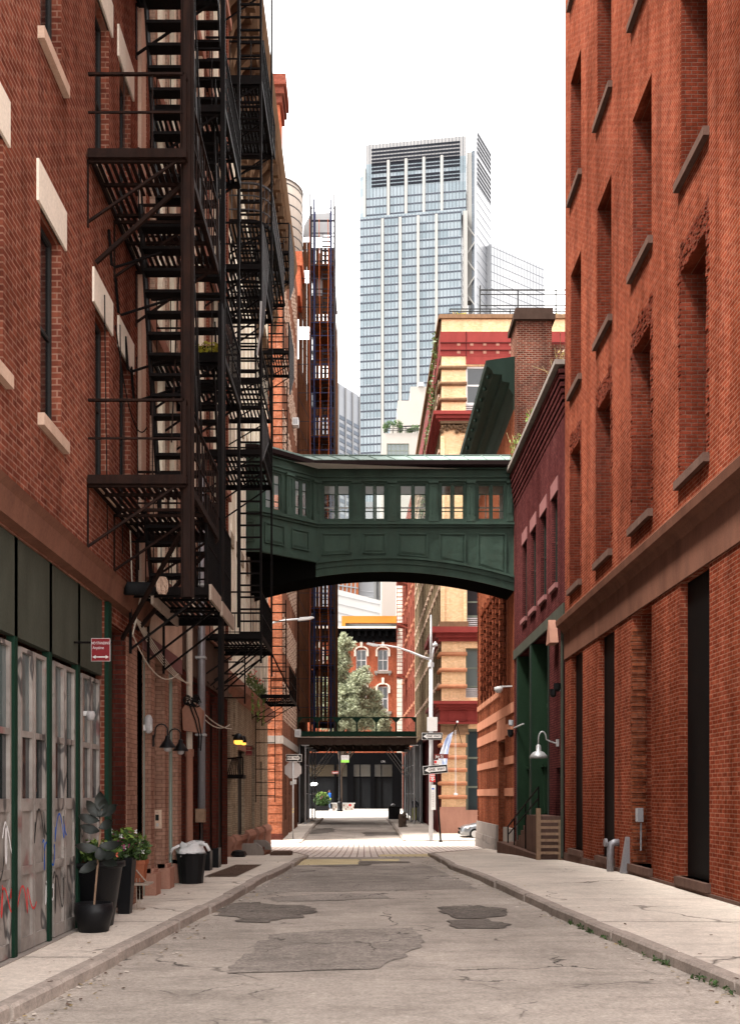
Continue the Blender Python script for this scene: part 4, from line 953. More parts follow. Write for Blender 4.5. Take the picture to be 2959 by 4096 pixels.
for a, b in ((17.0,17.6),(19.23,20.13)):
    q = MB(); fbox(q, FL, b-.13, b-.01, .1, 4.3, -.155, -.10); fbox(q, FL, a+.02, a+.14, .1, 4.3, -.155, -.10); fbox(q, FL, a+.14, b-.13, 2.75, 2.95, -.155, -.10); fbox(q, FL, a+.14, b-.13, 4.15, 4.3, -.155, -.10)
    o = q.build('door', M['sage_paint'], l2)
    q = MB(); fbox(q, FL, a+.14, b-.13, .1, 2.75, -.155, -.13); q.build('door_leaf', M['sage_paint'], o)
    q = MB(); q.quad(FL.P(a+.1,2.9,-.14),FL.P(b-.1,2.9,-.14),FL.P(b-.1,4.2,-.14),FL.P(a+.1,4.2,-.14)); q.build('pane', M['glass_black'], o)
for a, b in ((21.8,22.55),(23.0,24.0),(24.35,25.4),(25.8,27.2)): fbox(MB(), FL, a+.002, b-.002, -.3, 4.18, -.138, -.11).build('door', M['door_black'], l2)
uops = []
y = 17.35
while y < 27: 
    for z in (6.3,10.65,15.0,19.35,23.2): uops.append((y, y+.62, z, z+2.75, .24))
    y += 1.12
mb = wall_mesh(MB(), FL, 16.95, 27.5, 5.6, 29.5, uops); body_mesh(mb, FL, 16.95, 27.5, -.6, 29.5, 10); mb.build('wall', M['brick_cream_stripe'], l2)
for o in uops: window(l2, FL, *o[:4], -.16, (0,1), .06, 'sandstone_brown', 'glass_black')
y = 17.07; k = 0
while y < 27.4:
    block(l2, FL, 'pilaster', 'limestone_cream' if k % 3 else 'brick_left_red', y, y+.22, 5.62, 29.4, -.02, .09 if k % 3 else .05); y += 1.12; k += 1
for z in (5.6,9.95,14.3,18.65,22.9): block(l2, FL, 'belt_course', 'brownstone_pale', 16.95, 27.5, z, z+.26, -.02, .12)
block(l2, FL, 'quoin_strip', 'stucco_tan', 16.6, 16.95, 5.2, 27, -.02, .06)

FC = Frame((-4.6,0,0), (0,1,0), (1,0,0))
l3 = thing('cream_house', 'tan and cream house with a deep bracketed brown cornice at the bridge end', 'building', (-4.6,38,0))
gops = [(35.95,38.5,.4,3.55,.16),(41.0,42.1,-.9,3.9,.16),(44.2,45.1,-.9,3.4,.16),(29,31,.3,3.5,.16)]
mb = wall_mesh(MB(), FC, 27.5, 47.8, -1.3, 5.35, gops); mb.build('ground_floor', M['brick_tan_paint'], l3)
for a, b, c, d, _ in gops: fbox(MB(), FC, a+.002, b-.002, c+.002, d-.002, -.158, -.12).build('door', M['door_black'], l3)
fbox(MB(), FC, 35.9, 38.6, .22, .4, -.1, .12).build('sill', M['brownstone_pale'], l3); fbox(MB(), FC, 35.9, 38.6, 3.55, 3.8, -.1, .05).build('lintel', M['brownstone_pale'], l3)
for a, b in ((33.6,34.2),(34.7,35.9),(38.6,41.0),(42.1,44.2),(45.1,47.85)):
    mb = MB()
    fbox(mb, FC, a, b, -1.3, .18, -.1, .16); mb.prism([(-4.6,.18),(-4.40,.18),(-4.39,.3),(-4.45,.44),(-4.56,.52),(-4.6,.52)], 'y', a, b); mb.build('pier_base', M['brownstone_pale'], l3)
fbox(MB(), FC, 35.9, 38.6, -1.3, .2, -.1, .05).build('stone_base', M['brownstone_pale'], l3)
mb = MB(); fbox(mb, FC, 33.7, 34.1, .5, 5.3, -.02, .1); fbox(mb, FC, 35.2, 35.85, .5, 5.3, -.02, .08); mb.build('pier', M['brick_tan_paint'], l3)
mb = MB(); mb.prism([(-4.62,5.3),(-4.5,5.34),(-4.42,5.55),(-4.25,5.6),(-4.2,5.82),(-4.3,5.9),(-4.62,5.95)], 'y', 27.5, 47.95); mb.build('ledge', M['brownstone_pale'], l3)
uops = []; y = 28.2
while y < 47:
    for z in (6.6,11.3,16.2): uops.append((y, y+.8, z, z+(3.6 if z < 8 else 3.9), .3))
    y += 1.45
for k in range(13): uops.append((28.4+k*1.45, 29.0+k*1.45, 22.9, 24.3, .25))
mb = wall_mesh(MB(), FC, 27.5, 47.8, 5.35, 27.2, uops); body_mesh(mb, FC, 27.5, 47.8, -1.3, 27.2, 10); mb.build('wall', M['limestone_cream'], l3)
for o in uops: window(l3, FC, *o[:4], -.2, (0,1), .06, 'frame_dark', 'glass_dark')
mb = MB(); y = 27.75
while y < 47.6: fbox(mb, FC, y, y+.24, 5.95, 21.2, -.02, .10); y += 1.45
mb.build('pilaster', M['limestone_white'], l3)
mb = MB(); y = 30.4
for z in (10.5,15.4): fbox(mb, FC, 27.5, 47.82, z, z+.45, -.02, .06)
mb.build('belt_course', M['brick_tan_paint'], l3)
MB().prism([(-4.62,21.3),(-4.5,21.35),(-4.45,21.7),(-4.3,21.8),(-4.25,22.0),(-4.62,22.1)], 'y', 27.5, 47.9).build('frieze_moulding', M['cornice_brown'], l3)
co = MB().prism([(-4.62,24.6),(-4.5,24.7),(-4.45,25.2),(-4.35,25.5),(-4.3,26.1),(-3.55,26.2),(-3.5,26.45),(-3.3,26.7),(-3.22,27.0),(-3.2,27.25),(-4.62,27.4)], 'y', 27.5, 48.0).build('cornice', M['cornice_brown'], l3)
mb = MB(); y = 27.8; rr = random.Random(4)
while y < 47.8:                                        # scrolled console brackets
    P = [(-4.32,24.2),(-4.12,24.25),(-4.05,24.6),(-4.12,25.0),(-3.98,25.5),(-3.7,25.8),(-3.58,26.15),(-4.32,26.15)]
    mb.prism(P, 'y', y, y+.3); mb.prism([(-4.3,23.7),(-4.2,23.72),(-4.12,24.1),(-4.3,24.2)], 'y', y+.06, y+.24); mb.box(-3.62,-3.34,y+.05,y+.25,26.0,26.42); y += .92
mb.build('bracket', M['cornice_brown'], co)

# orange brick corner house beyond the side street
FF = Frame((0,58,0), (1,0,0), (0,-1,0)); FS = Frame((-4.76,0,0), (0,1,0), (1,0,0))
oc = thing('corner_house', 'tall orange and brown brick corner house behind the stop sign', 'building', (-8,64,0))
fops = [(x,x+1.2,z,z+2.2,.25) for x in (-8.2,-10.6,-13) for z in (7,11.5,16,20.5,25,29.5,34)]
mb = wall_mesh(MB(), FF, -14.5, -4.76, -1.5, 38, fops); mb.build('front_wall', M['brick_corner_orange'], oc)
for o in fops: window(oc, FF, *o[:4], -.15)
sops = []; y = 58.9
while y < 70.5:
    for z in (6.3,10.3,14.3,18.3,22.3,26.3,30.3,34.0): sops.append((y,y+.85,z,z+2.2,.25))
    y += 2.0
sops += [(60.2,61.2,.4,4.0,.3),(63.2,64.4,-.6,3.4,.3),(67,68.2,-.6,3.4,.3)]
mb = wall_mesh(MB(), FS, 58, 71.6, -1.5, 38, sops)
mb.quad((-14.5,58,38),(-4.76,58,38),(-4.76,71.6,38),(-14.5,71.6,38)); mb.quad((-14.5,71.6,-1.5),(-4.76,71.6,-1.5),(-4.76,71.6,38),(-14.5,71.6,38)); mb.quad((-14.5,58,-1.5),(-14.5,71.6,-1.5),(-14.5,71.6,38),(-14.5,58,38))
mb.build('side_wall', M['brick_corner_brown'], oc)
for o in sops: window(oc, FS, *o[:4], -.16, (0,1), .07, 'frame_dark', 'glass_dark')
mb = MB()
for o in sops[:-3]:                                    # pale toothed blocks beside the side windows
    for e, sg in ((o[0],-1),(o[1],1)):
        for k in range(10): fbox(mb, FS, e, e+sg*(.28 if k % 2 else .14), o[2]+k*.23, o[2]+k*.23+.17, -.02, .04)
mb.build('window_quoin', M['stucco_tan'], oc)
mb = MB(); z = .35
while z < 9.6:
    if not 4.7 < z < 5.4: fbox(mb, FF, -14.5, -4.74, z, z+.42, -.02, .05)
    z += .49
mb.build('rusticated_band', M['brick_corner_orange'], oc)
mb = MB(); fbox(mb, FF, -14.5, -4.68, 4.88, 5.34, -.02, .1); fbox(mb, FS, 57.92, 71.6, 4.88, 5.34, -.02, .06); mb.build('stone_band', M['granite_grey'], oc)
mb = MB(); fbox(mb, FF, -14.5, -4.7, -1.5, -.35, -.02, .07); mb.build('base', M['brick_dark_red'], oc)
MB().box(-9,-4.9,58.1,60,37.9,42.2).build('roof_bulkhead', M['brick_far_red'], oc); mb = MB(); mb.box(-9,-4.75,57.9,60,42.0,42.4); mb.box(-9,-4.62,57.7,60,42.4,42.8); mb.box(-9,-4.5,57.5,60,42.8,43.4); mb.build('bulkhead_cap', M['brick_maroon'], oc)
for z, y in ((21.9,66.2),(26.4,66.2),(5.9,68.6)):
    t = thing('air_conditioner', {21.9:'white air conditioner in a side window above the footbridge roof',26.4:'highest white air conditioner on the brown side wall',13.6:'white air conditioner hidden low beside the bridge roof line',5.9:'small white air conditioner low beside the scaffolding',18.0:'white air conditioner beside the scaffolding'}[z], 'air conditioner', (-4.6,y,z))
    MB().box(-4.75,-4.35,y,y+.6,z,z+.5).build('case', M['sign_white'], t); q = MB()
    for k in range(3): q.box(-4.68+k*.1,-4.61+k*.1,y-.012,y,z+.08,z+.42)
    q.build('grille', M['steel_grey'], t)

t = thing('water_tank', 'round wooden rooftop water tank half hidden behind the brown cornice', 'water tank', (-6.9,76,40))
MB().lathe([(2.22,0),(2.22,5.1),(2.1,5.3)], (-6.9,76,42.3), 28).build('barrel', M['tank_wood'], t, True)
q = MB()
for z in (.5,1.2,1.9,2.6,3.4,4.2,4.9): q.lathe([(2.235,z),(2.26,z+.02),(2.26,z+.07),(2.235,z+.09)], (-6.9,76,42.3), 28)
q.build('hoop', M['iron_grey'], t); MB().lathe([(2.3,0),(.1,1.5)], (-6.9,76,47.6), 28).build('roof', M['steel_grey'], t)
q = MB(); q.box(-9,-5.2,74.5,78,-.3,41.4); q.box(-9,-4.75,74.3,78,39,41.2); q.box(-9,-4.6,74.2,78,41.2,42.25); q.build('brick_plinth', M['brick_far_red'], t)
# ================================================================ FIRE ESCAPES
def platform(t, xa, xb, y0, y1, z, mat='iron_black', rail=1.0, hole=None, gap=.09, bal=.15, ends=True, dense=False):
    """slatted floor (slats along the street), edge angles, cross bars; railing on the outer side and the ends"""
    m = MB(); m.box(xb-.025,xb+.025,y0,y1,z-.09,z+.02); m.box(xa-.01,xa+.03,y0,y1,z-.07,z+.02)
    m.box(xa,xb,y0-.02,y0+.03,z-.1,z+.02); m.box(xa,xb,y1-.03,y1+.02,z-.1,z+.02)
    x = xa+.08
    while x < xb-.05:
        if hole and hole[0] < x < hole[1]: m.box(x-.026,x+.026,y0,hole[2],z-.02,z+.0); m.box(x-.026,x+.026,hole[3],y1,z-.02,z+.0)
        else: m.box(x-.026,x+.026,y0+.03,y1-.03,z-.02,z+.002)
        x += gap
    y = y0+.7
    while y < y1-.3: m.box(xa,xb,y-.025,y+.025,z-.06,z-.02); y += .75
    f = m.build('platform', M[mat], t)
    if rail:
        r = MB(); zt = z+rail
        r.bar((xb,y0,zt),(xb,y1,zt),.045,.03); r.bar((xb,y0,z+rail*.5),(xb,y1,z+rail*.5),.025)
        if ends:
            for y in (y0,y1):
                r.bar((xa,y,zt),(xb,y,zt),.045,.03); r.bar((xa,y,z+rail*.5),(xb,y,z+rail*.5),.025)
                x = xa+.1
                while x < xb: r.bar((x,y,z),(x,y,zt),.014); x += bal*1.6
        y = y0
        while y <= y1+.001: r.bar((xb,y,z),(xb,y,zt),.016); y += bal
        for y in (y0,y1): r.bar((xb,y,z-.1),(xb,y,zt+.02),.045)
        r.build('railing', M[mat], t)
    for y in (y0+.06,(y0+y1)/2,y1-.06):
        b = MB(); b.bar((xa-.05,y,z-.95),(xb-.08,y,z-.08),.032); b.bar((xa-.05,y,z-.11),(xb,y,z-.11),.04); b.bar((xa-.03,y,z-1.0),(xa-.03,y,z-.1),.04); b.build('bracket', M[mat], t)
def stair(t, x0, x1, ya, za, yb, zb, mat='iron_black', n=None, rail=True):
    m = MB(); n = n or max(3, int(abs(za-zb)/.27))
    for x in (x0,x1): m.bar((x,ya,za),(x,yb,zb),.035,.16)
    for k in range(1,n):
        f = k/n; y = ya+(yb-ya)*f; z = za+(zb-za)*f; m.box(x0,x1,y-.10,y+.10,z-.045,z)
    m.build('stair', M[mat], t)
    if rail:
        r = MB()
        for x in (x0-.02,x1+.02):
            r.bar((x,ya,za+.85),(x,yb,zb+.85),.028)
            for k in range(0,n+1,2): f = k/n; y = ya+(yb-ya)*f; z = za+(zb-za)*f; r.bar((x,y,z),(x,y,z+.85),.015)
        r.build('handrail', M[mat], t)
def ladder(t, x0, x1, y, z0, z1, step=.3, mat='iron_black', w=.035, y2=None):
    m = MB(); y2 = y if y2 is None else y2
    for x in (x0,x1): m.bar((x,y,z0),(x,y2,z1),w,w*1.6)
    n = int((z1-z0)/step)
    for k in range(n): f = (k+.5)/n; m.bar((x0,y+(y2-y)*f,z0+(z1-z0)*f),(x1,y+(y2-y)*f,z0+(z1-z0)*f),w*1.05)
    return m.build('ladder', M[mat], t)
def screen(t, x, y0, y1, z0, z1, mat='iron_grey', zs0=None):
    """wire mesh guard on the outer side of a stair"""
    m = MB(); zs0 = z0 if zs0 is None else zs0
    k = 0; n = int((y1-y0)/.06)
    for k in range(n+1): f = k/n; y = y0+(y1-y0)*f; m.bar((x,y,z0+(zs0-z0)*f),(x,y,z1),.009)
    zz = min(z0,zs0)
    while zz < z1: m.bar((x,y0 if zz >= z0 else y0+(y1-y0)*(zz-z0)/(zs0-z0),zz),(x,y1 if zz >= zs0 else y0+(y1-y0)*(zz-z0)/(zs0-z0),zz),.009); zz += .09
    for a, b in (((x,y0,z0),(x,y0,z1)),((x,y1,zs0),(x,y1,z1)),((x,y0,z1),(x,y1,z1)),((x,y0,z0),(x,y1,zs0))): m.bar(a,b,.04)
    m.build('mesh_screen', M[mat], t)
GRP = 'fire escapes on the left-hand houses'
# nearest: full-width platforms with steep stairs
t = thing('fire_escape', 'rusty black fire escape with wide slatted platforms on the red brick house', 'fire escape', (-3.7,15,6.2), group=GRP)
for i, z in enumerate((6.2,10.6,15.0,19.4,23.8)):
    platform(t, -3.72, -2.42, 13.5, 16.5, z, 'iron_rust' if i < 2 else 'iron_black', 1.03, (-3.35,-2.55,14.5,15.3), .09, .24)
    if i < 4: stair(t, -3.3, -2.62, 14.75, z+4.4, 16.25, z, 'iron_black', 16)
m = MB(); m.box(-2.46,-2.36,13.62,13.74,4.6,26); m.box(-2.50,-2.32,13.66,13.70,4.6,26); m.build('post', M['iron_rust'], t)
m = MB(); m.bar((-2.5,13.7,5.5),(-3.72,15.4,4.3),.05); m.bar((-2.5,13.9,10.4),(-3.72,13.9,9.3),.05); m.bar((-2.4,16.4,6.1),(-3.72,16.4,4.6),.06); m.bar((-3.0,15.6,7.4),(-2.66,15.0,12.4),.02); m.build('brace', M['iron_rust'], t)
for y, z in ((14.6,9.6),(15.0,9.1),(15.6,8.5),(16.0,8.2)):  # bent goosenecks under the stairs
    MB().tube([(-3.72,y,z+.55),(-3.68,y,z+.04),(-3.64,y,z),(-2.95,y,z+.22)], .022, 6).build('bracket', M['iron_black'], t)
# low balcony with old boards
t = thing('fire_escape', 'low black iron balcony edged with grey weathered boards', 'fire escape', (-2.9,16.8,5.1), group=GRP)
platform(t, -3.6, -2.44, 15.5, 18.2, 5.1, 'iron_black', 1.45, None, .1, .075)
m = MB(); m.box(-2.40,-2.36,15.5,16.55,4.93,5.17); m.box(-2.40,-2.36,16.7,18.2,4.9,5.14); m.box(-3.3,-3.26,15.5,17.6,4.86,5.02); m.build('board', M['wood_weathered'], t)
stair(t, -3.3, -2.62, 15.1, 6.2, 15.6, 5.1, 'iron_black', 5, False)
m = MB(); m.box(-2.46,-2.39,16.85,16.95,3.1,10.2); m.box(-2.46,-2.39,17.02,17.12,3.1,10.2); m.box(-2.45,-2.40,16.95,17.02,3.1,10.2); m.build('ladder_guide', M['iron_black'], t)
# second
t = thing('fire_escape', 'second fire escape with steep stairs on the near half of the brown house', 'fire escape', (-3.1,18.5,5), group=GRP)
for i, z in enumerate((9.57,13.95,18.3,22.7)):
    platform(t, -3.72, -2.45, 17.5, 19.7, z, 'iron_black', 1.0, (-3.35,-2.6,18.2,18.9), .09, .15)
    if i < 3: stair(t, -3.25, -2.7, 18.0, z+4.37, 19.4, z, 'iron_black', 15)
stair(t, -3.25, -2.7, 18.0, 9.57, 19.4, 6.0, 'iron_black', 13)
m = MB(); m.box(-2.5,-2.42,17.44,17.5,6.5,24); m.bar((-2.47,19.7,5.2),(-2.47,19.7,24),.05); m.build('post', M['iron_black'], t)
# third
t = thing('fire_escape', 'third fire escape with long vertical ladders and mesh screens before the footbridge', 'fire escape', (-3.1,24.5,5.6), group=GRP)
for i, z in enumerate((5.67,10.0,14.35,18.7,23.0)):
    platform(t, -3.72, -2.42, 23.5, 26.2, z, 'iron_black', 1.0, (-3.05,-2.5,24.0,24.6), .09, .15)
    if i < 4: ladder(t, -3.0, -2.5, 24.2, z, z+4.35, .29, 'iron_black', .038)
    if i in (1,2,4): screen(t, -2.40, 23.6, 25.0, z-1.6 if i > 1 else z-.2, z+1.0, 'iron_grey', z+.7)
m = MB(); m.bar((-2.42,23.5,5.0),(-2.42,23.5,24.6),.05); m.bar((-2.42,26.2,5.0),(-2.42,26.2,24.6),.05); m.build('post', M['iron_black'], t)
ladder(t, -3.55, -3.0, 25.2, 4.2, 5.7, .3, 'iron_black', .03)
m = MB(); m.tube([(-2.5,23.4,12.2),(-2.42,23.3,12.6),(-2.4,23.3,13.4)], .025, 6); m.build('drop_hook', M['galvanised'], t)
for k in range(3): MB().tube([(-3.72,23.8+k*.9,4.6),(-3.65,23.8+k*.9,4.5),(-2.5,23.8+k*.9,5.5)], .022, 6).build('bracket', M['iron_black'], t)
# fourth, on the cream house: under and above the bridge
t = thing('fire_escape', 'black fire escape passing under and over the footbridge on the cream house', 'fire escape', (-3.8,44,6), group=GRP)
for z, y0, y1, xo in ((6.0,41.0,45.0,-3.05),(20.2,41.2,43.6,-3.1),(24.3,41.2,43.6,-3.1)):
    platform(t, -4.56, xo, y0, y1, z, 'iron_black', 1.15, None, .11, .26)
ladder(t, -4.05, -3.4, 44.4, 16.3, 20.2, .34, 'iron_black', .04); ladder(t, -4.05, -3.4, 42.3, 20.2, 25.4, .34, 'iron_black', .04)
ladder(t, -4.05, -3.4, 43.6, 6.0, 10.4, .34, 'iron_black', .04); ladder(t, -4.5, -3.7, 41.6, 1.6, 6.0, .5, 'iron_black', .03)
screen(t, -3.06, 41.2, 43.5, 18.4, 21.2, 'iron_grey', 20.0); screen(t, -3.06, 41.2, 43.5, 22.3, 25.4, 'iron_grey', 24.0)
m = MB(); m.bar((-3.05,45,6.0),(-3.05,45,7.6),.05); m.bar((-4.5,44.9,12.3 if False else 9.0),(-3.0,46.5,5.8),.05); m.build('brace', M['iron_black'], t)
# round-cornered balcony high on the cream house
t = thing('fire_escape', 'high iron balcony with a rounded outer corner above the cream house windows', 'fire escape', (-3.6,30,18), group=GRP)
z = 18.3; arc = [(-4.5,28.6),(-3.3,28.6)] + [(-3.3+.62*math.sin(a*math.pi/12), 29.22-.62*math.cos(a*math.pi/12)) for a in range(1,7)] + [(-2.68,33.5),(-4.5,33.5)]
m = MB()
for k in range(17): m.box(-4.45+k*.11, -4.39+k*.11, 28.6+max(0,(k-11)*.06), 33.5, z-.03, z)
for a, b in zip(arc, arc[1:]): m.bar((*a,z),(*b,z),.04,.12)
m.build('platform', M['iron_black'], t)
m = MB()
for zz, w in ((z+1.1,.05),(z+.75,.03),(z+.35,.03)):
    for a, b in zip(arc, arc[1:]): m.bar((*a,zz),(*b,zz),w,w)
for a, b in zip(arc, arc[1:]):
    L = math.hypot(b[0]-a[0], b[1]-a[1]); n = max(1, int(L/.22))
    for k in range(n): f = k/n; m.bar((a[0]+(b[0]-a[0])*f,a[1]+(b[1]-a[1])*f,z),(a[0]+(b[0]-a[0])*f,a[1]+(b[1]-a[1])*f,z+1.1),.02)
m.build('railing', M['iron_grey'], t)
for y in (28.9,30.4,32,33.3): MB().bar((-4.58,y,z-1.2),(-2.8,y,z-.1),.04).build('bracket', M['iron_black'], t)
ladder(t, -3.9, -3.2, 31.2, 18.3, 22.6, .32, 'iron_black', .04); ladder(t, -3.9, -3.2, 29.6, 13.9, 18.3, .32, 'iron_black', .04)
platform(t, -4.5, -3.0, 28.8, 32, 13.9, 'iron_black', 1.0, None, .11, .24); platform(t, -4.5, -2.9, 28.8, 32.4, 22.6, 'iron_black', 1.0, None, .11, .24)

# ================================================================ SMALL THINGS ALONG THE LEFT-HAND WALLS
def hang(a, b, sag, n=12): 
    a = Vector(a); b = Vector(b); return [a.lerp(b, k/n) + Vector((0,0,-sag*4*(k/n)*(1-k/n))) for k in range(n+1)]
solo('drainpipe', MB().tube([(-3.62,20.75,2.8),(-3.62,20.75,6.2)], .065, 10).tube([(-3.62,20.75,5.5),(-3.62,20.75,5.55)], .085, 10), M['pvc_cream'], 'cream upper length of drainpipe beside the tangled junction box', 'pipe')
solo('drainpipe', MB().tube([(-3.62,20.75,.1),(-3.62,20.75,2.78)], .075, 10).tube([(-3.62,20.75,2.7),(-3.62,20.75,2.85)], .095, 10), M['pipe_brown'], 'brown lower length of drainpipe behind the bin', 'pipe')
t = thing('conduit', 'fat grey metal conduit rising between the dark brick piers', 'conduit', (-3.6,22.0,1))
MB().tube([(-3.58,22.05,1.55),(-3.58,22.05,9.0)], .085, 12).build('pipe', M['conduit_grey'], t, True); MB().box(-3.7,-3.5,21.95,22.15,1.3,1.6).build('base', M['wood_crate'], t)
q = MB()
for z in (3.2,4.9,6.5): q.box(-3.7,-3.48,21.94,22.16,z,z+.05)
q.build('clamp', M['galvanised'], t)
solo('conduit', MB().tube([(-3.62,22.25,.0),(-3.62,22.25,1.5)], .05, 8), M['glass_black'], 'short dark sticker-covered conduit stub below the grey one', 'conduit')
for y, lab in ((17.78,'black gooseneck wall lamp before the intercom'),(19.05,'black gooseneck wall lamp between the intercom and the drainpipe')):
    t = thing('wall_lamp', lab, 'lamp', (-3.74,y-.05,2.95), group='gooseneck wall lamps on the brown house')
    q = MB(); pts = [(-3.74,y,2.88),(-3.74+.03,y,3.0)] + [(-3.60-.11*math.cos(a*math.pi/8), y, 3.05+.11*math.sin(a*math.pi/8)) for a in range(0,9)] + [(-3.49,y,2.95)]
    q.tube(pts, .014, 6); q.box(-3.76,-3.73,y-.04,y+.04,2.76,2.96); q.build('arm', M['pot_black'], t)
    MB().lathe([(.15,0),(.145,.02),(.07,.12),(.045,.16),(.045,.2),(.02,.22)], (-3.49,y,2.74), 16).build('shade', M['pot_black'], t, True)
    MB().lathe([(.02,-.07),(.06,-.05),(.07,0),(.06,.03)], (-3.49,y,2.74), 10).build('bulb', M['sign_back'], t, True)
t = thing('intercom', 'metal entry intercom panel with dark screen on the brown pier', 'intercom', (-3.8,18.83,1.5))
MB().box(-3.94,-3.80,18.79,18.838,1.27,1.62).build('panel', M['stucco_tan'], t); q = MB(); q.box(-3.915,-3.85,18.782,18.789,1.42,1.53); q.lathe([(.018,0),(.018,.004)], (-3.88,18.786,1.57), 8); q.build('screen', M['glass_black'], t); MB().box(-3.9,-3.855,18.783,18.789,1.31,1.37).build('keypad', M['galvanised'], t)
t = thing('alarm_siren', 'pale rounded alarm siren above the first sage door', 'alarm', (-3.7,17.0,3.2)); MB().lathe([(.02,0),(.06,.03),(.07,.12),(.07,.24),(.05,.3),(.02,.32)], (-3.68,17.1,2.95), 14).build('case', M['sign_back'], t, True); MB().box(-3.76,-3.62,17.05,17.15,3.0,3.1).build('mount', M['sign_white'], t)
t = thing('security_camera', 'white dome camera beside the graffiti shop doors', 'camera', (-3.4,13.6,3.6)); MB().lathe([(.02,-.07),(.05,-.05),(.065,.01),(.05,.06)], (-3.72,13.62,2.98), 14).build('dome', M['sign_back'], t, True); MB().box(-3.95,-3.72,13.58,13.66,2.98,3.04).build('arm', M['sign_white'], t)
# no standing sign
t = thing('parking_sign', 'dark red NO STANDING parking sign with a double arrow', 'sign', (-3.4,12.9,3.7))
def sgn(x0,x1,z0,z1,y,mat,name='plate',th=.006,parent=None): return MB().box(x0,x1,y,y+th,z0,z1).build(name, M[mat], parent)
Y = 12.95; X0, X1 = PX(366,Y), PX(442,Y); Z1, Z0 = PZ(2553,Y), PZ(2645,Y)
sgn(X0,X1,Z0,Z1,Y,'sign_white','plate',.004,t); sgn(X0+.005,X1-.005,Z0+.005,Z1-.005,Y-.003,'sign_red_dark','face',.003,t)
text_mesh('NO STANDING', .048, 'sign_white', t, Vector(((X0+X1)/2,Y-.005,Z1-.065)), FACE_CAM, 'lettering', .001, 'CENTER', .72)
text_mesh('Anytime', .052, 'sign_white', t, Vector((X0+.02,Y-.005,Z1-.125)), FACE_CAM, 'lettering', .001, 'LEFT', .82)
q = MB(); zc = Z0+.055; q.box(X0+.05,X1-.05,Y-.006,Y-.004,zc-.007,zc+.007)
for s, xx in ((1,X0+.018),(-1,X1-.018)): q.prism([(xx,zc),(xx+s*.04,zc-.022),(xx+s*.04,zc+.022)], 'y', Y-.006, Y-.004)
q.build('arrow', M['sign_white'], t)
MB().bar((-3.76,Y+.03,Z1-.05),(X1+.02,Y+.03,Z1-.05),.025).build('bracket', M['iron_black'], t)
# dead speaker / cable spool and cables
t = thing('cable_reel', 'grey cylinder and coil of cable hung under the low balcony', 'cable coil', (-3.5,15.6,4.7))
MB().tube([(-3.55,14.9,4.98),(-3.22,15.2,5.03)], .10, 14).build('drum', M['panel_grey'], t, True)
q = MB(); rr = random.Random(8)
for k in range(14): 
    a = rr.uniform(-.4,.4); q.tube([Vector((-3.1,15.35,5.12)) + Vector((.05*math.cos(s)+a*.1, .05*rr.random(), .13*math.sin(s))) for s in [j*math.pi/5 for j in range(11)]], .012, 5)
q.build('coil', M['stucco_tan'], t)
q = MB(); rr = random.Random(12)
for k in range(5): q.tube(hang((-3.70,14.6+k*.1,5.12),(-3.68,20.4,5.62-k*.02),.05+.03*k), .012, 5)
for k in range(4): q.tube(hang((-3.66,15.6,4.9-k*.02),(-3.6,20.6,4.15+.02*k),.12+.05*k), .010, 5)
q.tube(hang((-3.64,15.7,4.45),(-3.6,19.4,4.25),.35), .011, 6); q.tube(hang((-3.62,15.5,6.0),(-3.64,15.8,4.6),.0), .010, 5); q.tube(hang((-3.5,15.9,5.3),(-3.66,15.8,4.4),.02), .012, 5)
q.tube(hang((-3.62,21.2,3.9),(-3.6,27.2,3.7),.15), .014, 5); q.tube(hang((-3.6,21.2,3.8),(-3.62,27.0,3.8),.25), .012, 5)
solo('cable_bundle', q, M['pvc_cream'], 'loose pale cables draped along the brown house front', 'cables')
q = MB()
for y in (14.2,15.1,16.2): q.tube(hang((-3.68,y,9.0),(-3.7,y+.25,5.6),.15), .009, 5)
q.tube(hang((-3.7,14.9,8.9),(-3.6,16.6,8.0),.6), .01, 5)
solo('cable_bundle', q, M['rubber'], 'thin black cables hanging down the red brick wall', 'cables')
t = thing('junction_box', 'tan junction box with black cables tangled round it', 'junction box', (-3.5,20.5,3.7))
MB().prism([(-3.68,3.22),(-3.32,3.16),(-3.28,3.62),(-3.42,3.76),(-3.62,3.76),(-3.7,3.64)], 'y', 20.35, 20.6).build('case', M['pipe_brown'], t)
q = MB(); rr = random.Random(2)
for k in range(16):
    c = Vector((-3.5+rr.uniform(-.12,.12),20.32,3.80+rr.uniform(-.05,.08))); R = rr.uniform(.04,.1); q.tube([c+Vector((R*math.cos(s),rr.uniform(-.02,.02),R*math.sin(s))) for s in [j*math.pi/4 for j in range(8)]], .010, 5)
q.tube([(-3.55,20.33,3.75),(-3.42,20.32,3.4),(-3.36,20.33,3.15),(-3.35,20.33,2.85)], .014, 5); q.tube([(-3.48,20.33,3.75),(-3.36,20.32,3.45),(-3.3,20.33,3.1),(-3.32,20.33,2.8)], .014, 5)
q.build('cable', M['rubber'], t)
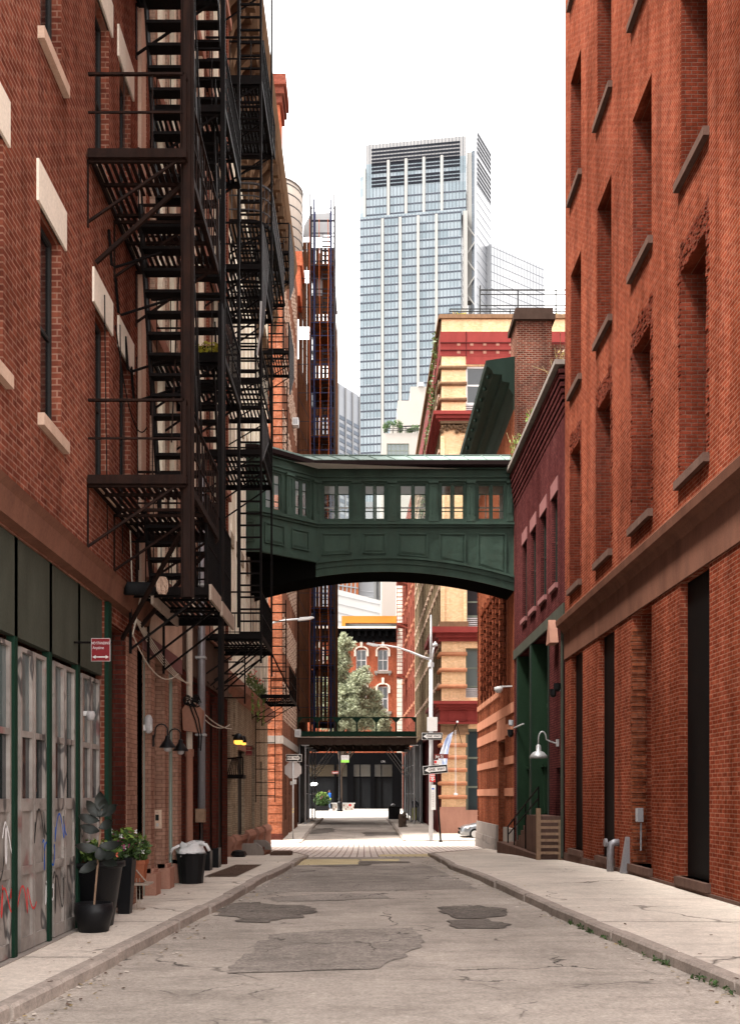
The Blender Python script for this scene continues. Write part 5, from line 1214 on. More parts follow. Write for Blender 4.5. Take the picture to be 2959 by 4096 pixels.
# planters
def flowerbed(t, c, r, n, seed, cols):
    rr = random.Random(seed)
    leafy(n, c, r, .055, rr, None, .4).build('foliage', M['leaf_flower_bed'], t); leafy(n//3, (c[0],c[1],c[2]+r[2]*.35), r, .05, rr, None, .4).build('foliage', M['leaf_lime'], t)
    for m in cols:
        q = MB()
        for _ in range(9):
            p = Vector((c[0]+rr.uniform(-.9,.9)*r[0], c[1]+rr.uniform(-.9,.5)*r[1], c[2]+rr.uniform(-.2,1)*r[2]))
            for k in range(5): 
                a = k*1.2566; d = Vector((math.cos(a),-.4,math.sin(a)))*.035; q.quad(p, p+d*.7+Vector((.015,-.01,0)), p+d, p+d*.7-Vector((.015,.01,0)))
        q.build('blossom', M[m], t)
t = thing('flower_pot', 'wide round black rimmed tub of low green leaves and pale flowers', 'planter', (-3.3,13.4,.13))
cx, cy = PX(368,13.5), 13.6; zb = zs(13)
MB().lathe([(.26,0),(.38,.78),(.40,.80),(.42,.80),(.42,.87),(.36,.87),(.34,.80)], (cx,cy,zb), 24).build('tub', M['pot_black'], t, True); flowerbed(t, (cx,cy,zb+.98), (.4,.34,.14), 420, 31, ('petal_white','petal_coral'))
t = thing('flower_pot', 'tall tapering square black planter with pink flowers', 'planter', (-3.2,14.6,.13))
cx2, cy2 = PX(498,14.9), 14.95
q = MB(); a, b, h = .085, .14, .84; q.add([(cx2-a,cy2-a,zb),(cx2+a,cy2-a,zb),(cx2+a,cy2+a,zb),(cx2-a,cy2+a,zb),(cx2-b,cy2-b,zb+h),(cx2+b,cy2-b,zb+h),(cx2+b,cy2+b,zb+h),(cx2-b,cy2+b,zb+h)], [(3,2,1,0),(4,5,6,7),(0,1,5,4),(1,2,6,5),(2,3,7,6),(3,0,4,7)])
q.build('tub', M['pot_black'], t); flowerbed(t, (cx2-.05,cy2,zb+1.0), (.30,.25,.24), 520, 32, ('petal_pink','petal_pink','petal_white'))
t = thing('flower_pot', 'terracotta box of white flowers raised on a thin stand', 'planter', (-3.2,15.4,.13))
cx3, cy3 = PX(550,15.5), 15.55
q = MB(); a, b = .10, .13; q.add([(cx3-a,cy3-a,zb+.42),(cx3+a,cy3-a,zb+.42),(cx3+a,cy3+a,zb+.42),(cx3-a,cy3+a,zb+.42),(cx3-b,cy3-b,zb+.75),(cx3+b,cy3-b,zb+.75),(cx3+b,cy3+b,zb+.75),(cx3-b,cy3+b,zb+.75)], [(3,2,1,0),(4,5,6,7),(0,1,5,4),(1,2,6,5),(2,3,7,6),(3,0,4,7)])
q.box(cx3-.14,cx3+.14,cy3-.14,cy3+.14,zb+.7,zb+.76); q.build('tub', M['terracotta'], t)
q = MB(); q.box(cx3-.2,cx3+.2,cy3-.2,cy3+.2,zb+.38,zb+.41)
for dx in (.0,.05): q.bar((cx3+dx,cy3-.1,zb),(cx3+dx,cy3-.1,zb+1.1),.012)
q.box(cx3-.08,cx3+.12,cy3-.18,cy3-.02,zb,zb+.02)
for k in range(6): q.tube([(cx3+.02+k*.025,cy3-.2,zb+.62-k*.03),(cx3+.04+k*.025,cy3-.2,zb+.59-k*.03)], .012, 5)
q.build('stand', M['wood_weathered'], t); flowerbed(t, (cx3,cy3,zb+.90), (.2,.18,.2), 360, 33, ('petal_white','petal_white'))
t = thing('flower_pot', 'small low black pot with a cane stem in front of the tub', 'planter', (-3.4,12.9,.13))
cx4, cy4 = PX(368,12.9), 13.0
MB().lathe([(.19,0),(.25,.25),(.24,.37),(.22,.37),(.21,.3)], (cx4,cy4,zb), 20).build('tub', M['pot_black'], t, True); 
t2 = thing('rubber_plant', 'dark leaved rubber plant rising from the small black pot', 'plant', (cx4,cy4,.4))
MB().tube([(cx4,cy4,zb+.3),(cx4+.03,cy4+.05,zb+.8),(cx4+.08,cy4+.08,zb+1.5),(cx4+.09,cy4+.08,zb+1.75)], [.014,.014,.012,.008], 6).build('stem', M['wood_crate'], t2)
q = MB(); rr = random.Random(17)
def bigleaf(q, p, d, L, w):
    d = Vector(d).normalized(); s = d.cross(Vector((.2,-.9,.5))).normalized(); nn = s.cross(d); pts = []
    prof = [(0,.05),(.15,.55),(.4,1),(.65,.95),(.85,.6),(1,.02)]
    for f, ww in prof:
        c = Vector(p)+d*L*f+nn*(.12*L*math.sin(f*3.0))*-1; pts += [c-s*w*ww+nn*.02, c, c+s*w*ww+nn*.02]
    n0 = len(q.v); fs = []
    for k in range(5): fs += [(k*3,k*3+1,k*3+4,k*3+3),(k*3+1,k*3+2,k*3+5,k*3+4)]
    q.add(pts, fs)
for (h, dx, dz, L) in ((1.6,-.6,.9,.33),(1.6,.35,1.1,.32),(1.62,.9,.6,.33),(1.55,-1,.3,.33),(1.7,.1,1.3,.3),(1.45,.9,.5,.25),(1.2,1,.1,.36),(1.15,-.9,.2,.38),(1.18,.2,-.5,.30),(1.05,1,-.45,.34),(1.0,-.8,-.5,.36),(1.1,.7,-.1,.34),(1.4,-1,.35,.3)):
    bigleaf(q, (cx4+.06,cy4+.05,zb+h*.92), (dx,-.25+rr.uniform(-.3,.3),dz), L*.85, .07)
q.build('leaf', M['leaf_rubber_plant'], t2, True)
# bin with a torn white bag, cellar grating, prop stick
t = thing('waste_bin', 'black bin stuffed with a torn white plastic bag', 'bin', (-3.35,20.2,.1))
bx, by = PX(762,20.0), 20.1; zb2 = zs(20)
MB().lathe([(.24,0),(.30,.56),(.32,.6),(.28,.6)], (bx,by,zb2), 14).build('body', M['pot_black'], t)
q = MB(); rr = random.Random(6); prof = [(.27,.56),(.28,.62),(.22,.72),(.26,.80),(.12,.76)]; st = len(q.v); q.lathe(prof, (bx,by,zb2), 14)
for i in range(st, len(q.v)): v = q.v[i]; q.v[i] = (v[0]+rr.uniform(-.04,.04), v[1]+rr.uniform(-.04,.04), v[2]+rr.uniform(-.05,.06))
q.tube([(bx-.2,by-.2,zb2+.76),(bx-.33,by-.22,zb2+.7),(bx-.38,by-.2,zb2+.6)], .03, 5); q.tube([(bx+.2,by-.2,zb2+.8),(bx+.34,by-.22,zb2+.78),(bx+.40,by-.2,zb2+.66)], .035, 5)
q.build('bag', M['bag_white'], t, True)
solo('broom_handle', MB().bar((bx-.42,20.3,zb2),(bx-.43,20.55,zb2+1.35),.02), M['sign_white'], 'thin white stick leaning beside the bin', 'stick')
q = MB(); ys_ = yrange(21.6, 27.0, .09)
for k, (a, b) in enumerate(zip(ys_, ys_[1:])):
    dz = .012 if k % 2 else .004; q.quad((-3.45,a,zsl(a)+dz),(-2.75,a,zsl(a)+dz),(-2.75,b,zsl(b)+dz),(-3.45,b,zsl(b)+dz))
solo('cellar_grating', q, M['stucco_dark'], 'brown cellar grating set into the pavement by the black pier bases', 'grating')
# wall lantern that is lit, restaurant sign, stoop, door hood
for yy, lab in ((34.4,'black lantern glowing amber above the black door'),(35.9,'second smaller amber lantern farther along the tan wall')):
    t = thing('wall_lantern', lab, 'lamp', (-4.5,yy,3.7), group='lit lanterns on the tan wall'); s = 1 if yy < 35 else .6
    q = MB(); q.bar((-4.6,yy,3.95),(-4.35,yy,3.95),.05); q.lathe([(.18*s,0),(.2*s,.03),(.12*s,.2),(.05,.24)], (-4.32,yy,3.78), 12); q.build('hood', M['pot_black'], t, True)
    MB().lathe([(.08*s,-.14*s),(.15*s,-.1*s),(.15*s,0)], (-4.32,yy,3.775), 12).build('lens', M['lamp_amber'], t, True)
t = thing('hanging_sign', 'dark red hanging sign with two plates by the tan corner', 'sign', (-4.3,39,3.6))
ys = 38.7
sgn(PX(983,ys),PX(1008,ys),PZ(3000,ys),PZ(2986,ys),ys,'sign_red_dark','plate',.02,t); sgn(PX(983,ys),PX(1008,ys),PZ(3022,ys),PZ(3003,ys),ys,'sign_red_dark','plate',.02,t)
q = MB(); q.bar((-4.6,ys+.01,PZ(2984,ys)),(PX(1012,ys),ys+.01,PZ(2984,ys)),.02); q.build('bracket', M['iron_black'], t)
xm = (PX(983,ys)+PX(1008,ys))/2
for z, w in ((PZ(2990.5,ys),.18),(PZ(2995.5,ys),.14),(PZ(3017,ys),.2)): MB().box(xm-w/2,xm+w/2,ys-.003,ys,z-.012,z+.012).build('lettering', M['brownstone_pale'], t)
t = thing('stone_stoop', 'low brownstone stoop with rounded cheek walls at the tan house', 'steps', (-4.2,39,-.5))
q = MB(); zg = zsl(38.5)
for k in range(3): q.box(-4.6,-3.75-k*.25,37.6,40.2,zg-.3,zg+.1+.12*k)
q.build('tread', M['sandstone_brown'], t)
for y in (37.3,40.3):
    q = MB(); q.prism([(-4.6,zg-.3),(-3.75,zg-.3)] + [(-4.1+.35*math.cos(a*math.pi/10), zg+.12+.36*math.sin(a*math.pi/10)) for a in range(0,6)] + [(-4.6,zg+.48)], 'y', y, y+.3); q.build('cheek_wall', M['granite_grey'], t)
solo('step_block', MB().box(-3.5,-2.75,37.2,38.6,zg-.2,zg+.14).box(-3.45,-2.8,37.25,38.55,zg+.14,zg+.16), M['stucco_dark'], 'dark flat step block lying before the brownstone stoop', 'step')
solo('dark_bundle', MB().lathe([(.2,0),(.28,.08),(.22,.2),(.06,.24)], (PX(956,33.4),33.4,zsl(33.4)), 9), M['pot_black'], 'small black bundle on the pavement under the tan pier', 'bag')
t = thing('door_hood', 'black openwork iron hood over the black door', 'hood', (-4.3,33.5,3))
q = MB(); q.box(-4.55,-4.0,33.0,33.9,2.45,2.58)
for k in range(7): q.bar((-4.5+k*.07,33.0,2.58),(-4.35+k*.03,33.0,3.1),.025)
q.bar((-4.5,33,3.1),(-4.0,33,3.15),.05); q.bar((-4.0,33,2.5),(-4.0,33,3.15),.04); q.build('frame', M['iron_black'], t)
rr = random.Random(77)
for k, (y, lab) in enumerate(((37.4,'fuller red-flowered trailing plant beside the black ladder guide'),(39.4,'red-flowered trailing plant between two other plants'),(41.4,'flowerless green trailing plant nearest the crossing'))):
    t = thing('ledge_plant', lab + ' on the tan house ledge', 'plant', (-4.3,y,5.9), group='plants on the tan ledge')
    leafy(150, (-4.25,y,6.15), (.25,.6,.35), .08, rr).build('foliage', M['leaf_ivy'], t); leafy(60, (-4.18,y+.2,5.4), (.06,.2,.7), .06, rr).build('trailing_vine', M['leaf_lime'], t)
    if k < 2:
        q = MB(); leafy(16, (-4.15,y,6.4), (.2,.5,.2), .08, rr, q); q.build('blossom', M['petal_red'], t)
t = thing('window_box', 'bright lime green plant in a box on the second fire escape', 'planter', (-2.7,18.5,9.6)); MB().box(-3.0,-2.5,17.7,17.95,9.6,9.74).build('box', M['iron_black'], t); leafy(160, (-2.75,17.8,9.82), (.3,.15,.14), .05, rr).build('foliage', M['leaf_yellow'], t)
# ================================================================ BEYOND THE CROSSING: signs, lamps, car, shed, people
def oneway(t, xc, y, zc, w, h, dirn, tilt=0.0):
    """ONE WAY plate: black with a white arrow carrying the words"""
    R = Matrix.Translation((xc,y,zc)) @ Matrix.Rotation(tilt, 4, 'Y') @ Matrix.Translation((-xc,-y,-zc))
    def B(name, mat, polys, ya, yb):
        q = MB()
        for p in polys: q.prism(p, 'y', ya, yb)
        q.xf(R); return q.build(name, M[mat], t)
    rect = lambda a, b: [(xc-a,zc-b),(xc+a,zc-b),(xc+a,zc+b),(xc-a,zc+b)]
    pl = B('sign_plate', 'sign_white', [rect(w/2,h/2)], y, y+.008); B('sign_face', 'sign_black', [rect(w/2-h*.05,h/2-h*.05)], y-.004, y)
    s = dirn; L = w*.43; ah = h*.36; sh = h*.25
    ar = B('arrow', 'sign_white', [[(xc+s*L,zc),(xc+s*(L-.2*w),zc+ah),(xc+s*(L-.2*w),zc+sh),(xc-s*L,zc+sh),(xc-s*L,zc-sh),(xc+s*(L-.2*w),zc-sh),(xc+s*(L-.2*w),zc-ah)]], y-.008, y-.004)
    e = Euler((math.radians(90),0,0)); tx = text_mesh('ONE  WAY', h*.42, 'sign_black', t, Vector((xc-s*w*.05,y-.010,zc)), e, 'lettering', .001, 'CENTER', .93, .004)
    tx.data.transform(R)
def lathe_pole(t, x, y, z0, z1, r0, r1, mat, name='pole', n=12): return MB().tube([(x,y,z0),(x,y,z1)], [r0,r1], n).build(name, M[mat], t, True)

# far-left corner post with stop sign seen from behind
Y = 58.8; z0 = zr(Y)+.07; x = PX(1172,Y)
t = thing('stop_sign_post', 'galvanised post with a stop sign seen from behind under a one-way sign', 'sign', (x,Y,z0))
lathe_pole(t, x, Y, z0, PZ(3030,Y), .045, .045, 'galvanised', 'post')
q = MB(); zc = PZ(3079.5,Y); R = 33.5*Y/FPX/math.cos(math.pi/8); q.prism([(x+R*math.cos(math.pi/8+k*math.pi/4), zc+R*math.sin(math.pi/8+k*math.pi/4)) for k in range(8)], 'y', Y+.05, Y+.06); q.build('stop_plate', M['sign_back'], t)
oneway(t, PX(1176,Y), Y-.06, PZ(3032,Y), 63*Y/FPX, 30*Y/FPX, 1)
q = MB()
for z, m in ((PZ(3240,Y),0),(PZ(3252,Y),0)): q.tube([(x,Y,z),(x,Y,z+.12)], .05, 10)
q.build('sticker', M['paint_yellow'], t)
q = MB(); q.box(x-.16,x-.05,Y+.05,Y+.12,PZ(3140,Y),PZ(3125,Y)); q.box(x+.04,x+.2,Y+.05,Y+.1,PZ(3136,Y),PZ(3118,Y)); q.build('sign_bracket', M['galvanised'], t)

# street lamp with white arm, right
Y = 57.4; x = PX(1723,Y); z0 = zr(Y)+.06
t = thing('street_lamp', 'tall white street lamp carrying the Jay St sign', 'street lamp', (x,Y,z0))
lathe_pole(t, x, Y, z0, PZ(2640,Y), .12, .105, 'steel_white'); lathe_pole(t, x, Y, PZ(2640,Y), PZ(2460,Y), .10, .03, 'steel_white', 'mast')
pts = [(PX(a,Y),Y,PZ(b,Y)) for a, b in ((1722,2638),(1690,2628),(1640,2607),(1590,2590),(1545,2582),(1510,2581))]
MB().tube(pts, [.075,.07,.06,.05,.045,.04], 8).build('arm', M['steel_white'], t, True)
hx, hz = PX(1490,Y), PZ(2578,Y); q = MB(); q.prism([(PX(1464,Y),PZ(2576,Y)),(PX(1472,Y),PZ(2571,Y)),(PX(1514,Y),PZ(2579,Y)),(PX(1513,Y),PZ(2586,Y)),(PX(1490,Y),PZ(2585,Y))], 'y', Y-.16, Y+.16); q.build('lamp_head', M['steel_white'], t)
MB().lathe([(.03,0),(.05,.05),(.02,.12)], (PX(1494,Y),Y,PZ(2573,Y)), 8).build('photocell', M['pot_black'], t)
q = MB(); q.tube([(x+.03,Y-.1,PZ(2652,Y)),(x+.13,Y-.1,PZ(2600,Y)),(x+.2,Y-.1,PZ(2585,Y))], .05, 8); q.lathe([(.13,0),(.16,.06),(.12,.14),(.05,.18),(.03,.26)], (PX(1739,Y),Y-.1,PZ(2585,Y)), 12); q.build('globe_fitting', M['steel_white'], t, True)
q = MB(); q.tube([(x,Y,PZ(2668,Y)),(x,Y,PZ(2650,Y))], .17, 12); q.build('collar', M['steel_white'], t)
MB().box(PX(1707,Y),PX(1748,Y),Y-.14,Y-.11,PZ(2925,Y),PZ(2869,Y)).build('blank_sign', M['sign_white'], t)
oneway(t, PX(1727,Y), Y-.16, PZ(2946,Y), 83*Y/FPX, 28*Y/FPX, -1)
sgn(PX(1736,Y),PX(1792,Y),PZ(3034,Y),PZ(3016,Y),Y-.02,'sign_maroon','street_name_plate',.02,t); text_mesh('Jay St', .22, 'sign_white', t, Vector((PX(1757,Y),Y-.03,PZ(3026,Y))), FACE_CAM, 'lettering', .002, 'CENTER', .95, .004)
sgn(PX(1735,Y),PX(1767,Y),PZ(3058,Y),PZ(3040,Y),Y-.03,'sign_white','notice_plate',.012,t); sgn(PX(1736,Y),PX(1745,Y),PZ(3053,Y),PZ(3043,Y),Y-.036,'sign_red','notice_mark',.005,t)
sgn(PX(1717,Y),PX(1741,Y),PZ(3128,Y),PZ(3096,Y),Y-.16,'sign_red','parking_plate',.01,t)
q = MB()
for a, b, c, d in ((1719,1738,3099,3103),(1720,1736,3107,3111),(1724,1732,3112,3124),(1720,1738,3116,3119)): q.box(PX(a,Y),PX(b,Y),Y-.166,Y-.161,PZ(d,Y),PZ(c,Y))
q.build('parking_mark', M['sign_white'], t)
sgn(PX(1726,Y),PX(1735,Y),PZ(3158,Y),PZ(3152,Y),Y-.156,'cloth_blue','notice_mark',.005,t)
q = MB().box(PX(1723,Y),PX(1741,Y),Y-.15,Y-.14,PZ(3239,Y),PZ(3140,Y)); q.m = 1
for k in range(9): q.box(PX(1727,Y),PX(1727+random.uniform(3,9),Y),Y-.156,Y-.151,PZ(3172+k*7,Y),PZ(3169+k*7,Y))
q.build('bus_notice', [M['sign_white'], M['sign_back']], t)
# leaning black post with its own one-way sign
Y = 56.9; z0 = zr(Y)+.02; xb = PX(1762,Y); xt = PX(1740,Y)
t = thing('leaning_sign_post', 'leaning black post carrying a tilted one-way sign', 'sign', (xb,Y,z0))
q = MB(); q.tube([(xb,Y,z0),(xt,Y,PZ(3060,Y))], .055, 8); q.tube([(xb,Y,z0),(xb,Y,z0+.08)], .12, 10); q.build('post', M['iron_black'], t)
oneway(t, PX(1740,Y), Y-.08, PZ(3078,Y), 98*Y/FPX, 34*Y/FPX, -1, math.radians(-5))
# left-hand street lamp: only its arm shows past the fire escapes
Y = 55; x = -5.6; z0 = zr(Y)
t = thing('street_lamp', 'white street lamp arm reaching out from behind the fire escapes', 'street lamp', (x,Y,z0))
lathe_pole(t, x, Y, z0, PZ(2500,Y), .12, .08, 'steel_white'); pts = [(x,Y,PZ(2560,Y))] + [(PX(a,Y),Y,PZ(b,Y)) for a, b in ((1066,2503),(1100,2488),(1150,2480),(1195,2476))]
MB().tube(pts, [.07,.06,.055,.05,.045], 8).build('arm', M['steel_white'], t, True); q = MB(); q.prism([(PX(1192,Y),PZ(2483,Y)),(PX(1200,Y),PZ(2471,Y)),(PX(1250,Y),PZ(2467,Y)),(PX(1257,Y),PZ(2471,Y)),(PX(1240,Y),PZ(2477,Y))], 'y', Y-.15, Y+.15); q.build('lamp_head', M['steel_white'], t)
# flag on the buff house
t = thing('flag', 'pale blue and white banner hanging from a bracket pole on the buff corner pier', 'flag', (PX(1820,63),63,11))
Y = 62.6; q = MB(); q.bar((PX(1825,Y),63.9,PZ(2905,Y)),(PX(1825,Y),Y-.6,PZ(2893,Y)),.05); q.bar((PX(1824,Y),Y,PZ(2900,Y)),(PX(1812,Y),Y,PZ(2925,Y)),.04); q.bar((PX(1828,Y),Y,PZ(2905,Y)),(PX(1855,Y),63.9,PZ(2972,Y)),.03); q.build('pole', M['iron_black'], t)
MB().lathe([(.02,0),(.07,.05),(.07,.1),(.02,.14)], (PX(1825,Y),Y-.6,PZ(2895,Y)), 10).build('finial', M['sign_white'], t)
q = MB(); edge = [(1814,2925,1809,2928),(1808,2945,1790,2940),(1803,2965,1776,2965),(1796,2990,1764,2995),(1792,3015,1756,3020),(1788,3040,1750,3050),(1786,3062,1756,3060)]
vs = []
for i, (a, b, c, d) in enumerate(edge):
    for k in range(6): f = k/5; vs.append((PX(a+(c-a)*f,Y),Y+.10*math.sin(k*1.9+i*.7)-.02,PZ(b+(d-b)*f,Y)))
q.add(vs, [(i*6+k,i*6+k+1,i*6+k+7,i*6+k+6) for i in range(6) for k in range(5)]); o = q.build('banner', M['flag_blue'], t, True)
q = MB(); q.tube([(PX(1818,Y),Y,PZ(2920,Y)),(PX(1819,Y),Y,PZ(3174,Y))], .012, 5); q.tube([(PX(1822,Y),Y,PZ(2920,Y)),(PX(1824,Y),Y,PZ(3174,Y))], .012, 5); q.lathe([(.03,0),(.13,.04),(.13,.12),(.03,.16)], (PX(1822,Y),Y,PZ(3182,Y)), 10); q.build('halyard', M['sign_white'], t)

# silver car, nose out of the side street
cy0, zc = 60.6, zr(60.6)
t = thing('parked_car', 'silver grey hatchback parked in the side street with only its nose showing', 'car', (8,60.6,zc))
x0 = PX(1840,59.9)
def sect(x, half, zl, zh, shoulder): return [(x,-half,zl),(x,-half*1.0,zl+.28),(x,-half*.97,zl+.5 if zh-zl > .6 else zh-.05),(x,-half*shoulder,zh-.06),(x,-half*.4*shoulder,zh),(x,half*.4*shoulder,zh),(x,half*shoulder,zh-.06),(x,half*.97,zl+.5 if zh-zl > .6 else zh-.05),(x,half,zl+.28),(x,half,zl)]
secs = [(0,.62,.26,.62,.8),(.08,.76,.22,.74,.85),(.35,.88,.22,.84,.9),(.8,.91,.22,.93,.9),(1.3,.92,.22,1.02,.9),(1.9,.92,.22,1.2,.8),(2.3,.92,.22,1.5,.72),(3.2,.92,.22,1.56,.7),(3.9,.9,.24,1.4,.75),(4.3,.84,.3,1.0,.85)]
q = MB(); n = 10; vs = []
for s in secs: vs += [(x0+p[0], cy0+p[1], zc+p[2]) for p in sect(*s)]
fs = [(i*n+k, i*n+(k+1)%n, (i+1)*n+(k+1)%n, (i+1)*n+k) for i in range(len(secs)-1) for k in range(n)] + [tuple(range(n)), tuple(range((len(secs)-1)*n, len(secs)*n))]
q.add(vs, fs); body = q.build('body', M['car_silver'], t, True)
for s in (-1,1):
    q = MB(); q.add([(x0+.07,cy0+s*.70,zc+.60),(x0+.42,cy0+s*.905,zc+.66),(x0+.60,cy0+s*.90,zc+.82),(x0+.20,cy0+s*.60,zc+.75),(x0+.10,cy0+s*.72,zc+.56),(x0+.45,cy0+s*.87,zc+.6),(x0+.6,cy0+s*.86,zc+.76),(x0+.25,cy0+s*.58,zc+.69)], [(0,1,2,3),(7,6,5,4),(0,4,5,1),(1,5,6,2),(2,6,7,3),(3,7,4,0)]); q.build('headlight', M['headlight_glass'], t)
    MB().lathe([(.05,0),(.09,.02),(.09,.05)], (x0+.1,cy0+s*.68,zc+.36), 12).build('fog_light', M['headlight_glass'], t)
q = MB(); q.prism([(cy0-.46,zc+.56),(cy0+.46,zc+.56),(cy0+.5,zc+.66),(cy0-.5,zc+.66)], 'x', x0-.02, x0+.12); q.prism([(cy0-.6,zc+.3),(cy0+.6,zc+.3),(cy0+.52,zc+.46),(cy0-.52,zc+.46)], 'x', x0-.02, x0+.12); q.build('grille', M['rubber'], t)
q = MB(); q.add([(x0+1.32,cy0-.75,zc+1.02),(x0+1.32,cy0+.75,zc+1.02),(x0+2.2,cy0+.64,zc+1.47),(x0+2.2,cy0-.64,zc+1.47)], [(0,1,2,3)]); q.build('windscreen', M['glass_dark'], t)
for wx in (.85, 3.5):
    for s in (-1,1):
        w = MB(); w.tube([(x0+wx,cy0+s*.72,zc+.32),(x0+wx,cy0+s*.94,zc+.32)], .32, 20); o = w.build('wheel', M['rubber'], t)
        w = MB(); w.tube([(x0+wx,cy0+s*.93,zc+.32),(x0+wx,cy0+s*.955,zc+.32)], .21, 16); w.build('rim', M['galvanised'], o)
q = MB(); q.box(x0+1.5,x0+1.68,cy0-1.1,cy0-.92,zc+.98,zc+1.1); q.build('wing_mirror', M['car_silver'], t)

# sidewalk shed over the street beyond the crossing
Y = 75.0; zd = PZ(2946,Y); xl, xr = PX(1188,Y), PX(1665,Y); Y2 = 86.5
t = thing('sidewalk_shed', 'dark green construction shed bridging the far street on steel posts', 'shed', (-.4,Y,0))
q = MB(); zb_, zt_ = PZ(2946,Y), PZ(2925,Y); q.box(xl,xr,Y,Y+.08,zb_,zt_); q.box(xl,xr,Y,Y+.06,PZ(2868,Y)-.09,PZ(2868,Y)); q.box(xl,xl+.08,Y+.08,Y2,zb_,zt_); q.box(xr-.08,xr,Y+.08,Y2,zb_,zt_)
npan = 6
for k in range(npan+1):
    xx = xl+.06+(xr-xl-.12)*k/npan; q.box(xx-.055,xx+.055,Y+.002,Y+.07,zt_,PZ(2868,Y)-.091); zt = PZ(2868,Y)-.09
    if k < npan: q.prism([(xx+.05,zt),(xx+.33,zt),(xx+.05,zt-.33)], 'y', Y+.006, Y+.05)
    if k > 0: q.prism([(xx-.05,zt),(xx-.33,zt),(xx-.05,zt-.33)], 'y', Y+.006, Y+.05)
q.build('parapet', M['shed_green'], t)
q = MB()
for k in range(14): q.box(xl+.1+k*(xr-xl-.2)/14, xl+.1+k*(xr-xl-.2)/14+.5, Y+.1, Y+.11, zt_, PZ(2868,Y)-.1)
q = MB(); q.box(xl-.1,xr+.1,Y-.12,Y2,zb_-.1,zb_-.02); q.build('deck_edge', M['wood_weathered'], t)
q = MB(); q.box(xl,xr,Y,Y+.2,zb_-.62,zb_-.1); q.box(xl,xr,Y2-.25,Y2,zb_-.62,zb_-.1)
for k in range(12): q.box(xl+.3+k*.75,xl+.42+k*.75,Y+.2,Y2-.25,zb_-.42,zb_-.1)
q.build('beam', M['wood_crate_dark'], t)
for sx_, side in ((1221,-1),(1657,1)):
    for k, yy in enumerate((Y+.1,Y+3.9,Y+7.7,Y2-.3)):
        xx = PX(sx_,Y)+(0 if k == 0 else (.12*-side)*k*.55); g0 = zr(yy)+.13
        q = MB(); q.tube([(xx,yy,g0),(xx,yy,zb_-.62)], .065 if k == 0 else .055, 8); q.box(xx-.16,xx+.16,yy-.16,yy+.16,g0,g0+.03); q.box(xx-.3,xx+.3,yy-.06,yy+.06,zb_-.7,zb_-.62); q.build('post', M['galvanised' if k in (0,3) else 'steel_grey'], t)
        if k: q = MB(); q.tube([(xx,yy,zb_-2.9),(xx-side*1.7,yy,zb_-.65)], .04, 6); q.build('brace', M['galvanised'], t)
    xx = PX(sx_,Y)+side*.45; q = MB()
    for z in (2.0,4.2): q.tube([(xx-side*.4,Y+.1,z),(xx-side*.6,Y2-.3,z)], .03, 6)
    q.tube([(xx,Y+.3,zr(Y)+.13),(xx,Y+.3,zb_-.6)], .04, 6); q.build('rail', M['steel_grey'], t)
q = MB(); q.box(-4.86,-4.8,Y+.4,Y2,zr(Y),zb_-.1); q.build('side_hoarding', M['storefront_black'], t); q = MB(); q.box(4.38,4.42,Y+.4,112,zr(Y),zb_-.1); q.build('side_hoarding', M['storefront_black'], t)
q = MB()
for k in range(4): q.lathe([(.02,0),(.09,.06),(.1,.12),(.05,.2)], (PX(1243,Y)+k*.1,Y+1.5+k*.2,PZ(3142,Y)+.05*(k%2)), 8)
q.build('work_light', M['bulb_white'], t)

# scaffolding tower on the left
def plank_bay(q, x0, x1, y0, y1, z): q.box(x0,x1,y0,y1,z,z+.06)
Y = 76.0; sxl, sxr, sxo = PX(1241,Y), PX(1337,Y), PX(1192,Y); ztop = PZ(776,Y); zbot = zb_
t = thing('scaffold_tower', 'tall pipe scaffolding tower with brown plywood decks and orange ropes', 'scaffolding', (-3.2,Y,zbot))
q = MB(); p = MB(); pl = MB(); ld = MB(); lv = (ztop-zbot)/19.0
xs_ = (sxl, sxl+.28, sxr-.28, sxr)
for x in xs_:
    for y in (Y, Y+1.6): (q if x in (sxl,sxr) else p).tube([(x,y,zbot),(x,y,ztop if x in (sxl,sxr) else ztop-.4)], .055, 6)
for y in (Y+4,Y+8): q.tube([(sxl,y,zbot),(sxl,y,ztop-2.5)], .035, 5); q.tube([(sxr,y,zbot),(sxr,y,ztop-5)], .035, 5)
for k in range(20):
    z = zbot+k*lv
    for y in (Y,Y+1.6) if k < 19 else (): (p if k < 15 else q).bar((sxl,y,z+.1),(sxr,y,z+.1),.06); (p if k < 15 else q).bar((sxl,y,z+1.1),(sxr,y,z+1.1),.05); p.bar((sxl+.28,y,z+.6),(sxl,y,z+.6),.03); p.bar((sxr-.28,y,z+.6),(sxr,y,z+.6),.03)
    if k < 18: q.bar((sxo,Y,z+.1),(sxl,Y,z+.1),.04); q.bar((sxo,Y,z+lv-.2),(sxl,Y,z+.2),.03); q.bar((sxl,Y,z+.1),(sxl,Y+8,z+.1),.035); q.bar((sxr,Y,z+1.1),(sxr,Y+8,z+1.1),.03)
    if k % 2 == 0 and k < 17:
        for j in range(10): ld.box(sxr-.95,sxr-.32,Y+.5+j*.1,Y+.62+j*.1,z+.3+j*lv*2/10.5,z+.36+j*lv*2/10.5)
        if k < 18: ld.bar((sxr-.95,Y+.5,z+.2),(sxr-.95,Y+1.5,z+lv*2),.04,.1); ld.bar((sxr-.32,Y+.5,z+.2),(sxr-.32,Y+1.5,z+lv*2),.04,.1)
q.build('standard', M['scaffold_dark'], t); p.build('frame', M['scaffold_blue'], t); ld.build('stair', M['scaffold_dark'], t)
